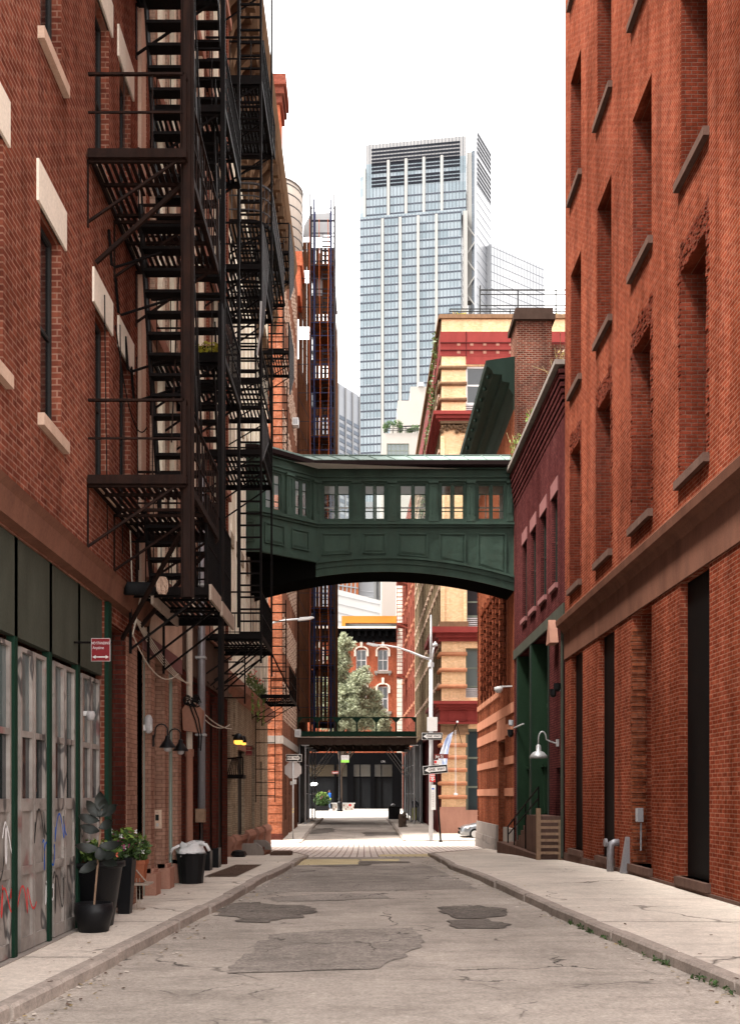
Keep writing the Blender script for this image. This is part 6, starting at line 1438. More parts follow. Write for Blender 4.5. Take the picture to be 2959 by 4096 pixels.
for k in range(0,18,2):                                # plywood: decks and hung sheets, most of them on the lower half
    z = zbot+(k+.6)*lv; w = MB()
    hgt = lv*(.95 if k in (16,12) else 1.25 if k > 9 else 1.85)
    for j in range(6): w.box(sxl+.04+j*(sxr-sxl)/6, sxl+(j+1)*(sxr-sxl)/6-.03, Y+1.75, Y+1.79, z, z+hgt)
    for j in range(3): w.box(sxo+j*(sxl-sxo)/3, sxo+(j+1)*(sxl-sxo)/3-.012, Y+.9, Y+.94, z-.1, z+lv*(1.97 if k < 12 else 1.5 if k < 16 else .95))
    w.box(sxl,sxr,Y+.1,Y+8,z-.08,z-.03); w.build('plywood', M['plywood'], t)
w = MB(); w.box(sxr+.03,sxr+.06,Y+2,Y+8.5,zbot,PZ(1220,Y)); w.build('side_sheeting', M['plywood'], t)
w = MB()
vs = [(PX(1206,Y),Y+2,PZ(890,Y)),(PX(1208,Y),Y+2,PZ(845,Y)),(PX(1236,Y),Y+2,PZ(795,Y)),(PX(1325,Y),Y+2,PZ(788,Y)),(PX(1322,Y),Y+2,PZ(880,Y))]; w.add(vs+[(a,b+.05,c) for a,b,c in vs], [(0,1,2,3,4),(9,8,7,6,5),(0,1,6,5),(1,2,7,6),(2,3,8,7),(3,4,9,8),(4,0,5,9)])
w.box(PX(1195,Y),PX(1236,Y),Y+2,Y+2.05,PZ(1010,Y),PZ(950,Y)); w.box(PX(1262,Y),PX(1285,Y),Y+2.2,Y+2.25,PZ(1130,Y),PZ(950,Y)); w.build('tarpaulin', M['tarp_white'], t)
w = MB()
for s in (1240,1278,1313):
    pts = [(PX(s+random.uniform(-3,3),Y-.1),Y-.1,z) for z in [zbot+.2+(PZ(890,Y)-zbot)*k/16 for k in range(17)]]; w.tube(pts, .022, 5)
w.build('rope', M['net_orange'], t)
sh = thing('scaffolded_house', 'brown brick house hidden behind the scaffolding', 'building', (-7,84,0))
FSH = Frame((-4.95,0,0),(0,1,0),(1,0,0)); wo_ = [(79+i*2.6,80+i*2.6,z,z+2.2,.25) for i in range(3) for z in (8,12,16,20,24,28,32)]
q = wall_mesh(MB(), FSH, 78.2, 88, -.6, 36, wo_); body_mesh(q, FSH, 78.2, 88, -.6, 36, 9); q.build('wall', M['brick_corner_brown'], sh)
for o in wo_: window(sh, FSH, *o[:4], -.16, (0,1), .07, 'frame_dark', 'glass_dark')

# hydrant, bins, people
Y = 71.5; x = PX(1616,Y); z0 = zr(Y)+.12
t = thing('fire_hydrant', 'dark weathered fire hydrant at the kerb before the shed', 'hydrant', (x,Y,z0))
MB().lathe([(.24,0),(.24,.06),(.16,.08),(.16,.72),(.2,.74),(.2,.8),(.17,.84),(.13,.98),(.05,1.04),(.05,1.1)], (x,Y,z0), 16).build('barrel', M['hydrant_paint'], t, True)
q = MB(); q.tube([(x-.3,Y,z0+.55),(x+.3,Y,z0+.55)], .09, 10); q.tube([(x,Y-.3,z0+.5),(x,Y,z0+.5)], .11, 10); q.build('nozzle', M['stucco_dark'], t)
solo('bollard', MB().lathe([(.16,0),(.16,.75),(.13,.9),(.05,.95)], (PX(1602,Y-1),Y-1,z0), 12), M['hydrant_paint'], 'short dark bollard beside the hydrant', 'bollard')
Y = 86; x = PX(1576,Y); z0 = zr(Y)+.13
t = thing('litter_bin', 'black slatted litter bin topped with a light bag under the shed', 'bin', (x,Y,z0))
q = MB(); q.box(x-.5,x+.5,Y-.4,Y+.4,z0,z0+1.0); 
q.build('body', M['pot_black'], t); q = MB()
for k in range(9): q.box(x-.5+k*.115,x-.46+k*.115,Y-.43,Y-.40,z0+.06,z0+1.02)
q.box(x-.54,x+.54,Y-.44,Y+.44,z0+1.0,z0+1.07); q.build('slat', M['iron_black'], t); MB().lathe([(.1,0),(.2,.1),(.12,.22),(.03,.25)], (x-.1,Y,z0+1.07), 9).build('bag', M['bag_white'], t, True)

def skin_body(name, joints, edges, mat_top, parent, split, mats):
    """one continuous figure grown round a skeleton; the material changes by height bands"""
    me = bpy.data.meshes.new(name); me.from_pydata([j[0] for j in joints], edges, []); me.update()
    o = bpy.data.objects.new(name, me); C.objects.link(o)
    m = o.modifiers.new('skin', 'SKIN'); m.use_smooth_shade = True
    for v, j in zip(me.skin_vertices[0].data, joints): v.radius = j[1]
    me.skin_vertices[0].data[0].use_root = True
    s = o.modifiers.new('smooth', 'SUBSURF'); s.levels = 2; s.render_levels = 2
    bpy.context.view_layer.update()
    dm = bpy.data.meshes.new_from_object(o.evaluated_get(bpy.context.evaluated_depsgraph_get()))
    bpy.data.objects.remove(o); 
    dm.materials.clear()
    for mm in mats: dm.materials.append(M[mm])
    for p in dm.polygons: p.material_index = split(p.center); p.use_smooth = True
    ob = bpy.data.objects.new(name, dm); C.objects.link(ob)
    if parent: ob.parent = parent; ob.matrix_parent_inverse = world_of(parent).inverted()
    return ob
def person(x, y, z0, H, face, label, mats, split, pose, extras=None):
    """face: direction the person looks (radians from +Y); pose: offsets for the limbs"""
    t = thing('person', label, 'person', (x,y,z0))
    R = Matrix.Rotation(face, 3, 'Z'); k = H/1.75
    def W(p): v = R @ Vector((p[0]*k, p[1]*k, p[2]*k)); return (x+v.x, y+v.y, z0+v.z)
    J = []; E = []
    def j(p, r, par=None):
        J.append((W(p), (r[0]*k, r[1]*k))); i = len(J)-1
        if par is not None: E.append((par, i))
        return i
    pel = j((0,0,.95),(.155,.115)); wst = j((0,.0,1.10),(.135,.10),pel); chs = j((0,.01,1.30),(.165,.115),wst); shd = j((0,0,1.43),(.12,.09),chs); nk = j((0,.01,1.50),(.055,.055),shd); hd0 = j((0,.03,1.57),(.075,.085),nk); hd1 = j((0,.03,1.66),(.078,.095),hd0); hd2 = j((0,.02,1.73),(.055,.065),hd1)
    for s, P in ((-1,pose['L']),(1,pose['R'])):
        hip = j((s*.09,0,.88),(.095,.10),pel); kn = j((s*.10+P['k'][0],P['k'][1],.49),(.062,.066),hip); an = j((s*.10+P['a'][0],P['a'][1],.10),(.04,.045),kn); j((s*.10+P['a'][0],P['a'][1]+.05,.045),(.042,.05),an); j((s*.11+P['a'][0],P['a'][1]+.17,.03),(.042,.03),len(J)-1)
        sh = j((s*.19,0,1.41),(.065,.065),shd); el = j((s*.24+P['e'][0],P['e'][1],1.13+P['e'][2]),(.045,.045),sh); wr = j((s*.22+P['w'][0],P['w'][1],.90+P['w'][2]),(.03,.032),el)
        hx = (s*.22+P['w'][0],P['w'][1]+.02,.83+P['w'][2]); hn = j(hx,(.03,.04),wr)
        for f, (dx, dl) in enumerate(((-.025,.075),(-.009,.088),(.009,.085),(.024,.068))): j((hx[0],hx[1]+dx+.01,hx[2]-dl),(.0085,.0085),hn)
        j((hx[0]-s*.02,hx[1]+.045,hx[2]-.03),(.0095,.0095),hn)
    b = skin_body('body', J, E, None, t, lambda c: split(((c.z-z0)/k), (c.x-x)/k), mats)
    hair = MB(); c0 = Vector(W((0,.012,1.66))); st = len(hair.v)
    hair.lathe([(.098*k*math.sin(a*math.pi/16), .115*k*-math.cos(a*math.pi/16)) for a in range(6 if not (extras and extras.get('hat')) else 10,16)], tuple(c0), 14)
    hair.build('cap' if extras and extras.get('hat') else 'hair', M[(extras or {}).get('hat','hair_dark')], t, True)
    f = MB(); fw = R @ Vector((0,1,0)); sd_ = R @ Vector((1,0,0)); hc = Vector(W((0,.03,1.62)))
    f.tube([hc+fw*.09*k, hc+fw*.125*k+Vector((0,0,-.02*k))], [.012*k,.018*k], 6)
    for s in (-1,1): f.tube([hc+sd_*.078*s*k+Vector((0,0,.02*k)), hc+sd_*.095*s*k-Vector((0,0,.02*k))], .02*k, 6)
    f.build('face', M['skin_brown'], t, True)
    return t, W
Y = 80.5; x = PX(1657,Y); z0 = zr(Y)+.13; H = (PZ(3190,Y)-z0)
person(x, Y, z0, H, .25, 'person in a black top and pale lime trousers standing under the shed, seen from behind', ['cloth_navy','cloth_lime','skin_brown','shoe_brown'],
       lambda z, dx: 3 if z < .13 else (1 if z < 1.0 and abs(dx) < .21 else (0 if z < 1.49 and not (z < .92) else 2)),
       {'L': {'k':(-.01,.03),'a':(-.03,-.02),'e':(-.02,.03,0),'w':(.02,.14,.08)}, 'R': {'k':(.01,.0),'a':(.02,.03),'e':(.03,-.02,0),'w':(-.02,.10,.06)}})
Y = 116; x = PX(1319,Y); z0 = zr(Y)+.05; H = PZ(3160,Y)-z0
person(x, Y, z0, H, 2.0, 'person in a blue jacket with yellow hi-vis hem and cap beside the hedge', ['cloth_blue','cloth_hivis','cloth_jeans','skin_brown','shoe_brown'],
       lambda z, dx: 4 if z < .1 else 2 if z < .88 else 1 if z < 1.03 else 0 if z < 1.5 else 3,
       {'L': {'k':(0,.06),'a':(0,.0),'e':(0,.05,0),'w':(.0,.2,.1)}, 'R': {'k':(0,-.04),'a':(0,-.1),'e':(0,-.04,0),'w':(0,.05,.02)}}, {'hat':'pot_black'})
# ================================================================ RIGHT OF THE FAR STREET: buff corner house, maroon house
FB1 = Frame((0,64,0), (1,0,0), (0,-1,0)); XC = 4.94
FB2 = Frame((XC,64,0), (-.16,30.5,0), (-30.5,-.16,0)); L2_ = 30.5
SY = lambda s: EYE+(VY-s)*64/FPX
bh = thing('buff_corner_house', 'buff brick corner house with red painted cornices and ribbed stone bands', 'building', (10,70,0))
rowsB = [(SY(2790),SY(2592)),(SY(2508),SY(2345)),(18.3,21.4),(22.6,25.2),(SY(1655),SY(1462))]
fo = [(x,x+2.6,a,b,.3) for x in (6.5,10.6) for a, b in rowsB] + [(6.5,9.1,.55,SY(2915),.3),(10.6,13.2,.55,SY(2915),.3)]
q = wall_mesh(MB(), FB1, XC, 16, -1, 32.4, fo); q.build('front_wall', M['brick_buff'], bh)
for k, o in enumerate(fo):
    if k < 10:
        window(bh, FB1, o[0], o[1], o[2]+.65, o[3], -.16, (1,1), .12, 'frame_grey_green' if k % 5 < 2 else 'frame_white', 'glass_dark' if k % 5 else 'glass_sky')
        q = MB()
        for j in range(5): fbox(q, FB1, o[0], o[1], o[2]+j*.13, o[2]+j*.13+.08, -.2, -.06)
        q.build('louvre', M['sign_back'], bh)
    else: window(bh, FB1, *o[:4], -.16, (1,2), .16, 'frame_grey_green', 'glass_teal')
so = []
y = 1.2
while y < 29: 
    for z in (1.0,5.4,9.2,13,16.8,20.6,24.4,28): so.append((y, y+.95, z, z+2.3, .25))
    y += 2.05
q = wall_mesh(MB(), FB2, 0, L2_, 6.2, 32.4, [o for o in so if o[2] > 8]); q.quad((XC,64,32.4),(16,64,32.4),(16,94.5,32.4),(XC-.16,94.5,32.4)); q.quad((XC-.16,94.5,-1),(16,94.5,-1),(16,94.5,32.4),(XC-.16,94.5,32.4)); q.quad((16,64,-1),(16,94.5,-1),(16,94.5,32.4),(16,64,32.4)); q.build('side_wall', M['brick_buff_grey'], bh)
for o in so:
    if o[2] > 8:
        w = window(bh, FB2, *o[:4], -.16, (0,1), .08, 'frame_dark', 'glass_dark')
        fbox(MB(), FB2, o[0]-.1, o[1]+.1, o[2]-.2, o[2], -.02, .12).build('sill', M['stucco_tan'], w); fbox(MB(), FB2, o[0]-.1, o[1]+.1, o[3], o[3]+.25, -.02, .06).build('lintel', M['stucco_tan'], w)
q = MB(); q.m = 0; q.quad(FB2.P(0,-1,0),FB2.P(L2_,-1,0),FB2.P(L2_,6.2,0),FB2.P(0,6.2,0))
for k in range(26): fbox(q, FB2, .9+k*1.12, 1.25+k*1.12, -1, 6.2, -.02, .22)
fbox(q, FB2, 0, L2_, 5.9, 6.4, -.02, .35); q.build('shopfront', M['red_trim_dark'], bh)
def band_ring(z0, z1, d, mat, name, u1=16):
    q = MB(); fbox(q, FB1, XC-d, u1, z0, z1, -.02, d); fbox(q, FB2, .003, L2_*.24, z0, z1, -.02, d-.003); q.build(name, M[mat], bh)
for z0, z1, d in ((SY(2897),SY(2888),.22),(SY(2888),SY(2840),.10),(SY(2840),SY(2830),.2),(SY(2830),SY(2818),.36),(SY(2818),SY(2806),.55),(SY(2566),SY(2552),.2),(SY(2552),SY(2535),.38),(SY(2535),SY(2512),.62),(SY(1690),SY(1680),.2),(SY(1680),SY(1668),.38),(SY(1668),SY(1655),.55)): band_ring(z0, z1, d, 'red_trim', 'cornice')
q = MB(); zA, zB = SY(2882), SY(2846)
for a, b in ((XC+.5,XC+1.6),): 
    for p, r in (((a,zA),(b,zA)),((a,zB),(b,zB)),((a,zA),(a,zB)),((b,zA),(b,zB))): q.bar(FB1.P(p[0],p[1],.12), FB1.P(r[0],r[1],.12), .07, .06, up=(0,1,0))
q.build('panel_moulding', M['red_trim'], bh)
q = MB(); fbox(q, FB1, XC-.08, 16, SY(1425), SY(1328), -.02, .06); fbox(q, FB1, 6.5, 16, SY(1458), SY(1425), -.02, .05); fbox(q, FB2, .003, L2_, SY(1425), SY(1328), -.02, .06); q.build('red_frieze', M['red_trim'], bh)
q = MB(); fbox(q, FB1, XC-.08, 16, SY(1373)-.03, SY(1373)+.03, .05, .12); fbox(q, FB1, XC-.08, 16, SY(1403)-.03, SY(1403)+.03, .05, .12); fbox(q, FB1, XC+1.55, XC+1.6, SY(1425), SY(1328), .05, .09); q.build('frieze_line', M['red_trim_dark'], bh)
q = MB()
for s in (1378,1410):
    for k in range(8): fbox(q, FB1, XC+1.0+k*.83, XC+1.2+k*.83, SY(s)-.1, SY(s)+.1, .05, .075)
q.build('tie_plate', M['brownstone_pale'], bh)
for ss, mat in (((1472,1536,1600),'buff_trim_dark'),((2616,2680,2746),'terracotta_trim'),((2981,3030,3080,3134,3188),'terracotta_trim')):
    for s in ss:
        z = SY(s); q = MB(); q.tube([(XC-.12,63.92,z),(XC+1.62,63.92,z)], .13, 8); q.tube([(XC-.06,63.98,z),(XC-.08,65.6,z)], .13, 8); q.build('stone_band', M[mat], bh, True)
q = MB(); fbox(q, FB1, XC-.06, XC+1.7, SY(2935), SY(2897), -.02, .08); fbox(q, FB1, XC-.1, XC+1.75, SY(2900), SY(2893), -.02, .2); fbox(q, FB1, XC-.1, XC+1.75, SY(2938), SY(2930), -.02, .16); q.build('capital', M['buff_trim_dark'], bh)
q = MB(); fbox(q, FB1, XC-.1, XC+1.75, SY(1700), SY(1690), -.02, .3); rr = random.Random(3)
for k in range(26): q.lathe([(.03,0),(.11,.06),(.11,.14),(.03,.2)], (XC-.05+rr.random()*1.75, 63.9-rr.random()*.06, SY(1738)+rr.random()*.45), 7)
q.build('carved_capital', M['cornice_brown'], bh)
q = MB(); fbox(q, FB1, XC-.06, XC+.2, SY(2490), SY(1745), -.02, .1); fbox(q, FB1, XC+1.4, XC+1.62, SY(2490), SY(1745), -.02, .1); q.build('pier_edge', M['brick_buff'], bh)
q = MB(); fbox(q, FB1, XC-.15, XC+1.7, SY(2510), SY(2488), -.02, .22); q.build('stone_sill', M['buff_trim_dark'], bh)
q = MB(); fbox(q, FB1, XC-.1, 16, -1, SY(3240), -.02, .14); fbox(q, FB2, .003, 1.5, -1, SY(3240), -.02, .12); fbox(q, FB1, XC-.1, 6.5, SY(3240), SY(3228), -.02, .10); q.build('base', M['brownstone_pale'], bh)
q = MB(); fbox(q, FB1, XC-.15, 16, 32.35, 32.6, -.4, .18); fbox(q, FB2, .003, L2_, 32.35, 32.6, -.4, .2); q.build('coping', M['buff_trim_dark'], bh)
# roof rails and roof plants
t = thing('roof_railing', 'long tall black railing on the buff house roof', 'railing', (12,66,34), group='roof railings'); q = MB(); Yr = 67.5
X0, X1 = PX(1918,Yr), PX(2300,Yr)
for z, w in ((PZ(1160,Yr),.07),(PZ(1178,Yr),.05),(PZ(1222,Yr),.05)): q.bar((X0,Yr,z),(X1,Yr,z),w); q.bar((X0,Yr,z),(X0-.3,64.6,z-1.2),w)
for s in (1918,2070,2222): q.bar((PX(s,Yr),Yr,32.6),(PX(s,Yr),Yr,PZ(1160,Yr)),.08)
for k in range(5): q.bar((X0-.06*k,Yr-.6*k,32.6),(X0-.06*k,Yr-.6*k,PZ(1160,Yr)-.24*k),.04)
q.build('rail', M['frame_dark'], t)
t = thing('roof_railing', 'low front black railing at the corner of the buff house roof', 'railing', (8,64.5,33), group='roof railings'); q = MB()
for z in (PZ(1236,64.5),PZ(1246,64.5)): q.bar((PX(1797,64.5),64.5,z),(PX(2300,64.5),64.5,z),.05)
for k in range(7): q.bar((PX(1797,64.5)+k*1.3,64.5,32.6),(PX(1797,64.5)+k*1.3,64.5,PZ(1236,64.5)),.05)
q.build('rail', M['frame_dark'], t)
rr = random.Random(41)
for s, Y, lab, m, sz in ((1838,65,'yellow green roof shrub behind the low railing','leaf_yellow',(.7,.5,.3)),(2225,65,'yellow green roof shrub behind the brick chimney','leaf_yellow',(1.1,.5,.3))):
    t = thing('roof_shrub', lab, 'plant', (PX(s,Y),Y,32.6), group='shrubs on the buff roof'); leafy(220, (PX(s,Y),Y,32.9), sz, .10, rr).build('foliage', M[m], t); q = MB(); stalks(14, (PX(s,Y),Y,32.6), (.5,.3,0), .9, rr, q, .02, .25); q.build('stem', M['leaf_dry'], t)
t = thing('climbing_plant', 'straggling green climber down the side wall of the buff house', 'plant', (4.6,72,26))
q = MB(); w = MB()
for k in range(26):
    f = k/25; y = 66+f*19; z = 31.5-f*8.5+math.sin(k*1.3)*.8; leafy(26, (XC-.25,y,z), (.22,.6,.9 if k % 3 else 1.3), .13, rr, q)
q.build('foliage', M['leaf_ivy'], t); w.tube([(XC-.1,66,31.5),(XC-.12,75,28),(XC-.12,85,23)], .03, 5); w.build('stem', M['bark'], t)

FMR = Frame((5.05,94.6,0), (-.5,24,0), (-24,-.5,0)); mh = thing('maroon_house', 'maroon painted brick house beyond the buff corner house', 'building', (8,105,0))
mo = [(2+i*3.2,3+i*3.2,z,z+2.4,.3) for i in range(7) for z in (7,11,15,19,23,27)]
q = wall_mesh(MB(), FMR, 0, 24, -.5, 33, mo); body_mesh(q, FMR, 0, 24, -.5, 33, 8); q.build('wall', M['brick_maroon'], mh)
for o in mo:
    w = window(mh, FMR, *o[:4], -.2, (0,1), .09); fbox(MB(), FMR, o[0]-.15, o[1]+.15, o[2]-.25, o[2], -.02, .18).build('sill', M['stone_band'], w)
t = thing('fire_escape', 'maroon painted fire escape on the maroon house', 'fire escape', (4.2,112,6), group='maroon fire escapes')
for z, y in ((PZ(2503,112),110),(PZ(2706,112),110),(PZ(2330,112),110)):
    q = MB(); xa, xb = PX(1585,112), PX(1652,112); q.box(xa,xb,y,y+3,z-.15,z)
    for k in range(12): q.bar((xa+(xb-xa)*k/11,y,z),(xa+(xb-xa)*k/11,y,z+1.6),.03)
    q.bar((xa,y,z+1.6),(xb,y,z+1.6),.06); q.bar((xa,y,z-.1),(xb,y,z-.9),.14); q.bar((xb,y,z),(xb,y,z-.9),.1); q.build('platform', M['iron_maroon'], t)
for a, b, s0, s1 in ((1586,1616,2706,2320),(1622,1655,2900,2706)):
    ladder(t, PX(a,111), PX(b,111), 110.6, PZ(s0,111), PZ(s1,111), .42, 'iron_maroon', .06)

# red house across the plaza, black shopfront below
YR = 121.0; FR2 = Frame((0,YR,0), (1,0,0), (0,-1,0)); rx = lambda s: (s-VX)*YR/FPX; rz = lambda s: EYE+(VY-s)*YR/FPX
rh = thing('red_plaza_house', 'bright orange red brick house with arched white hoods and black bracketed cornice beyond the trees', 'building', (0,YR,0))
cx_ = [1187,1273,1359,1445,1531]; ro = []
for c in cx_:
    for a, b in ((2683,2590),(2845,2737)): ro.append((rx(c-21),rx(c+21),rz(a),rz(b)-.25,.25))
q = wall_mesh(MB(), FR2, rx(1120), rx(1587), 7.0, rz(2560), ro); body_mesh(q, FR2, rx(1120), rx(1607), -.2, rz(2520), 10); q.build('wall', M['brick_far_red'], rh)
for o in ro:
    window(rh, FR2, o[0], o[1], o[2], o[3], -.14, (1,1), .12, 'frame_white', 'glass_dark'); c = (o[0]+o[1])/2; w = o[1]-o[0]
    q = MB(); n = 8; r0, r1 = w/2+.02, w/2+.24; zc = o[3]-.12
    A = [(c+r1*math.cos(math.pi*k/n), zc+(r1)*.62*math.sin(math.pi*k/n)) for k in range(n+1)]; B = [(c+r0*math.cos(math.pi*k/n), zc+r0*.62*math.sin(math.pi*k/n)-.02) for k in range(n+1)]
    for k in range(n): q.add([FR2.P(*A[k],.14),FR2.P(*A[k+1],.14),FR2.P(*B[k+1],.14),FR2.P(*B[k],.14),FR2.P(*A[k],-.02),FR2.P(*A[k+1],-.02),FR2.P(*B[k+1],-.02),FR2.P(*B[k],-.02)], [(0,1,2,3),(0,4,5,1),(3,2,6,7)])
    for s in (-1,1): fbox(q, FR2, c+s*r0, c+s*r1, zc-.7, zc, -.02, .14)
    fbox(q, FR2, c-.16, c+.16, zc+.35, zc+1.15, -.02, .2); q.build('hood', M['limestone_white'], rh)
    q = MB(); fbox(q, FR2, o[0]-.4, o[1]+.4, o[2]-.35, o[2]-.02, -.1, .2); fbox(q, FR2, o[0]-.3, o[0]-.05, o[2]-.55, o[2]-.35, -.02, .12); fbox(q, FR2, o[1]+.05, o[1]+.3, o[2]-.55, o[2]-.35, -.02, .12); q.build('sill', M['granite_grey'], rh)
q = MB(); fbox(q, FR2, rx(1120), rx(1586), rz(2569), rz(2558), -.1, .2); fbox(q, FR2, rx(1120), rx(1586), rz(2558), rz(2525), -.1, .12); fbox(q, FR2, rx(1120), rx(1588), rz(2525), rz(2518), -.1, .8)
for k in range(17): a = rx(1125)+k*.84; fbox(q, FR2, a, a+.28, rz(2548), rz(2525), .1, .6)
q.build('cornice', M['storefront_black'], rh); block(rh, FR2, 'coping', 'limestone_white', rx(1120), rx(1590), rz(2518), rz(2510), -.5, .9)
q = MB(); z = 6.0; k = 0
while z < rz(2320): fbox(q, FR2, rx(1587), rx(1607), z, z+.5, -3, .06); z += .55; k += 1
q.build('quoin', M['limestone_white'], rh)
q = MB(); fbox(q, FR2, rx(1366), rx(1590), rz(2487), rz(2459), -6, -.8); fbox(q, FR2, rx(1366), rx(1381), rz(2510), rz(2487), -6, -.8); q.build('penthouse', M['orange_panel'], rh)
q = MB(); q.quad(FR2.P(rx(1381),rz(2510),-1.2),FR2.P(rx(1590),rz(2510),-1.2),FR2.P(rx(1590),rz(2487),-1.2),FR2.P(rx(1381),rz(2487),-1.2)); q.build('penthouse_window', M['glass_sky'], rh)
# shopfront: dark piers, grey drawn blinds, transoms with a warm reflection painted into the glass colour
q = MB(); fbox(q, FR2, rx(1120), rx(1607), rz(3058), 7.0, -.3, .12)
for a, b in ((1120,1140),(1336,1345),(1388,1414),(1481,1498),(1568,1607)): fbox(q, FR2, rx(a), rx(b), -.1, rz(3058), -.3, .1)
fbox(q, FR2, rx(1120), rx(1607), -.2, .32, -.3, .05); q.build('shopfront', M['storefront_black'], rh)
for a, b in ((1140,1336),(1345,1388),(1414,1481),(1498,1568)):
    o = MB().quad(FR2.P(rx(a),.3,-.25),FR2.P(rx(b),.3,-.25),FR2.P(rx(b),rz(3109),-.25),FR2.P(rx(a),rz(3109),-.25)).build('shop_window', M['panel_grey'], rh)
    MB().quad(FR2.P(rx(a),rz(3107),-.2),FR2.P(rx(b),rz(3107),-.2),FR2.P(rx(b),rz(3058),-.2),FR2.P(rx(a),rz(3058),-.2)).build('pane', M['glass_warm'], o)
    q = MB(); fbox(q, FR2, rx(a), rx(b), rz(3111), rz(3106), -.26, -.12)
    m = rx(a)+(rx(b)-rx(a))*.36; fbox(q, FR2, m, m+.1, .3, rz(3058), -.26, -.14); q.build('mullion', M['storefront_black'], rh)
text_mesh('174', .38, 'sign_back', rh, Vector((rx(1531),YR-.13,rz(3047))), FACE_CAM, 'house_number', .01, 'CENTER', .9)

# plaza: lamp post, planter box, hedge, tree
Y = 110; x = PX(1359,Y); z0 = zr(Y)+.03
t = thing('ornate_lamp_post', 'black ornate cast iron lamp post with a green and white banner', 'street lamp', (x,Y,z0))
MB().lathe([(.34,0),(.34,.14),(.28,.2),(.24,.75),(.30,.85),(.30,.95),(.22,1.05),(.14,1.15),(.2,1.25),(.2,1.35),(.13,1.5),(.10,4.2),(.13,4.25),(.13,4.35),(.09,4.45),(.08,7.2),(.12,7.3),(.05,7.5)], (x,Y,z0), 14).build('post', M['pot_black'], t, True)
q = MB()
for k in range(20): a = k*.7; q.tube([(x+.11*math.cos(a+j*.2),Y+.11*math.sin(a+j*.2),z0+1.6+k*.13+j*.05) for j in range(4)], .02, 5)
q.build('spiral', M['pot_black'], t)
bx0, bx1 = PX(1364,Y), PX(1396,Y); sgn(bx0,bx1,PZ(3049,Y),PZ(3021,Y),Y-.02,'sign_back','banner',.02,t); sgn(bx0,bx1,PZ(3050,Y),PZ(3040,Y),Y-.03,'banner_green','banner_base',.01,t)
q = MB(); rr = random.Random(3)
for k in range(14): a = bx0+.08+rr.random()*.7; b = PZ(3038,Y)+rr.random()*.38; q.box(a,a+rr.uniform(.03,.12),Y-.028,Y-.021,b,b+.035)
q.build('banner_print', M['wood_crate'], t)
sgn(PX(1327,Y),PX(1354,Y),PZ(3096,Y),PZ(3084,Y),Y-.02,'sign_maroon','street_name_plate',.02,t); text_mesh('Duane St', .20, 'sign_white', t, Vector((PX(1340.5,Y),Y-.03,PZ(3090.5,Y))), FACE_CAM, 'lettering', .002, 'CENTER', .8, .003)
Y = 114; x0, x1 = PX(1326,Y), PX(1419,Y); z0 = zr(Y)+.03
t = thing('plaza_table', 'long white bench-like display table with patchy brown and red marks on the plaza', 'table', ((x0+x1)/2,Y,z0))
q = MB(); q.box(x0+.1,x1-.1,Y-.35,Y+.35,z0,z0+.75); q.build('front_panel', M['plaza_wall'], t); q = MB(); q.box(x0-.05,x1+.05,Y-.45,Y+.45,z0+.75,z0+.86); q.build('top', M['sign_white'], t)
q = MB()
for k in range(11): a = x0+.25+k*.22; q.box(a,a+.12,Y-.36,Y-.351,z0+.08+.2*(k%3),z0+.25+.2*(k%3))
q.build('mark', M['brownstone_pale'], t); q = MB(); q.lathe([(.02,0),(.17,.1),(.15,.22),(.02,.3)], (x1-.55,Y-.36,z0+.45), 8); q.build('rosette', M['sign_red'], t)
Y = 113; xc = PX(1290,Y); z0 = zr(Y)+.03
t = thing('hedge_planter', 'clipped green hedge in a dark planter at the plaza edge', 'hedge', (xc,Y,z0)); rr = random.Random(8)
MB().box(xc-.85,xc+.7,Y-.6,Y+.6,z0,z0+.55).build('planter', M['pot_black'], t); leafy(1700, (xc-.05,Y,z0+1.2), (.95,.8,.82), .12, rr, None, .3).build('foliage', M['leaf_hedge'], t); leafy(260, (xc-.05,Y-.1,z0+1.75), (.8,.7,.4), .11, rr, None, .3).build('foliage', M['leaf_lime'], t)
q = MB(); leafy(6, (xc-.1,Y-.8,z0+1.5), (.3,.05,.25), .08, rr, q); q.build('blossom', M['petal_pink'], t)

def tree(name, label, x, y, z0, trunk_h, blobs, n, size, mat, seed, grp=None):
    t = thing(name, label, 'tree', (x,y,z0), group=grp); r = random.Random(seed)
    q = MB(); q.tube([(x,y,z0),(x+.05,y,z0+trunk_h*.5),(x,y,z0+trunk_h)], [.22,.17,.13], 9)
    for c, rad in blobs: q.tube([(x,y,z0+trunk_h*r.uniform(.7,1)), ((x+c[0])/2+r.uniform(-.3,.3),(y+c[1])/2,(z0+trunk_h+c[2])/2), c], [.1,.07,.03], 6)
    q.build('trunk', M['bark'], t)
    q = MB()
    for c, rad in blobs:
        sub = max(8, int(22*rad[0]*rad[2]))
        for _ in range(sub):                           # clumps inside each bough, so gaps and dark pockets show
            v = Vector((r.gauss(0,1),r.gauss(0,1),r.gauss(0,1))).normalized()*r.random()**.35
            cc = (c[0]+v.x*rad[0],c[1]+v.y*rad[1],c[2]+v.z*rad[2]); s = r.uniform(.35,.75); leafy(int(n*s), cc, (s,s,s*.75), size, r, q, .35)
    q.build('crown', M[mat], t); return t
TY = 113.0
tb = [(1365,2640,1.0,1.6),(1352,2760,1.3,1.8),(1400,2790,1.5,1.6),(1445,2735,1.0,1.3),(1378,2570,.5,.9),(1400,2595,.4,.7),(1460,2850,1.6,1.5),(1400,2880,1.6,1.5),(1510,2850,.9,1.0),(1340,2860,1.6,1.6),(1490,2790,.8,.9),(1300,2780,1.8,2.2),(1525,2905,1.1,.7),(1455,2695,.45,.6),(1548,2885,.5,.6),(1425,2830,1.3,1.3)]
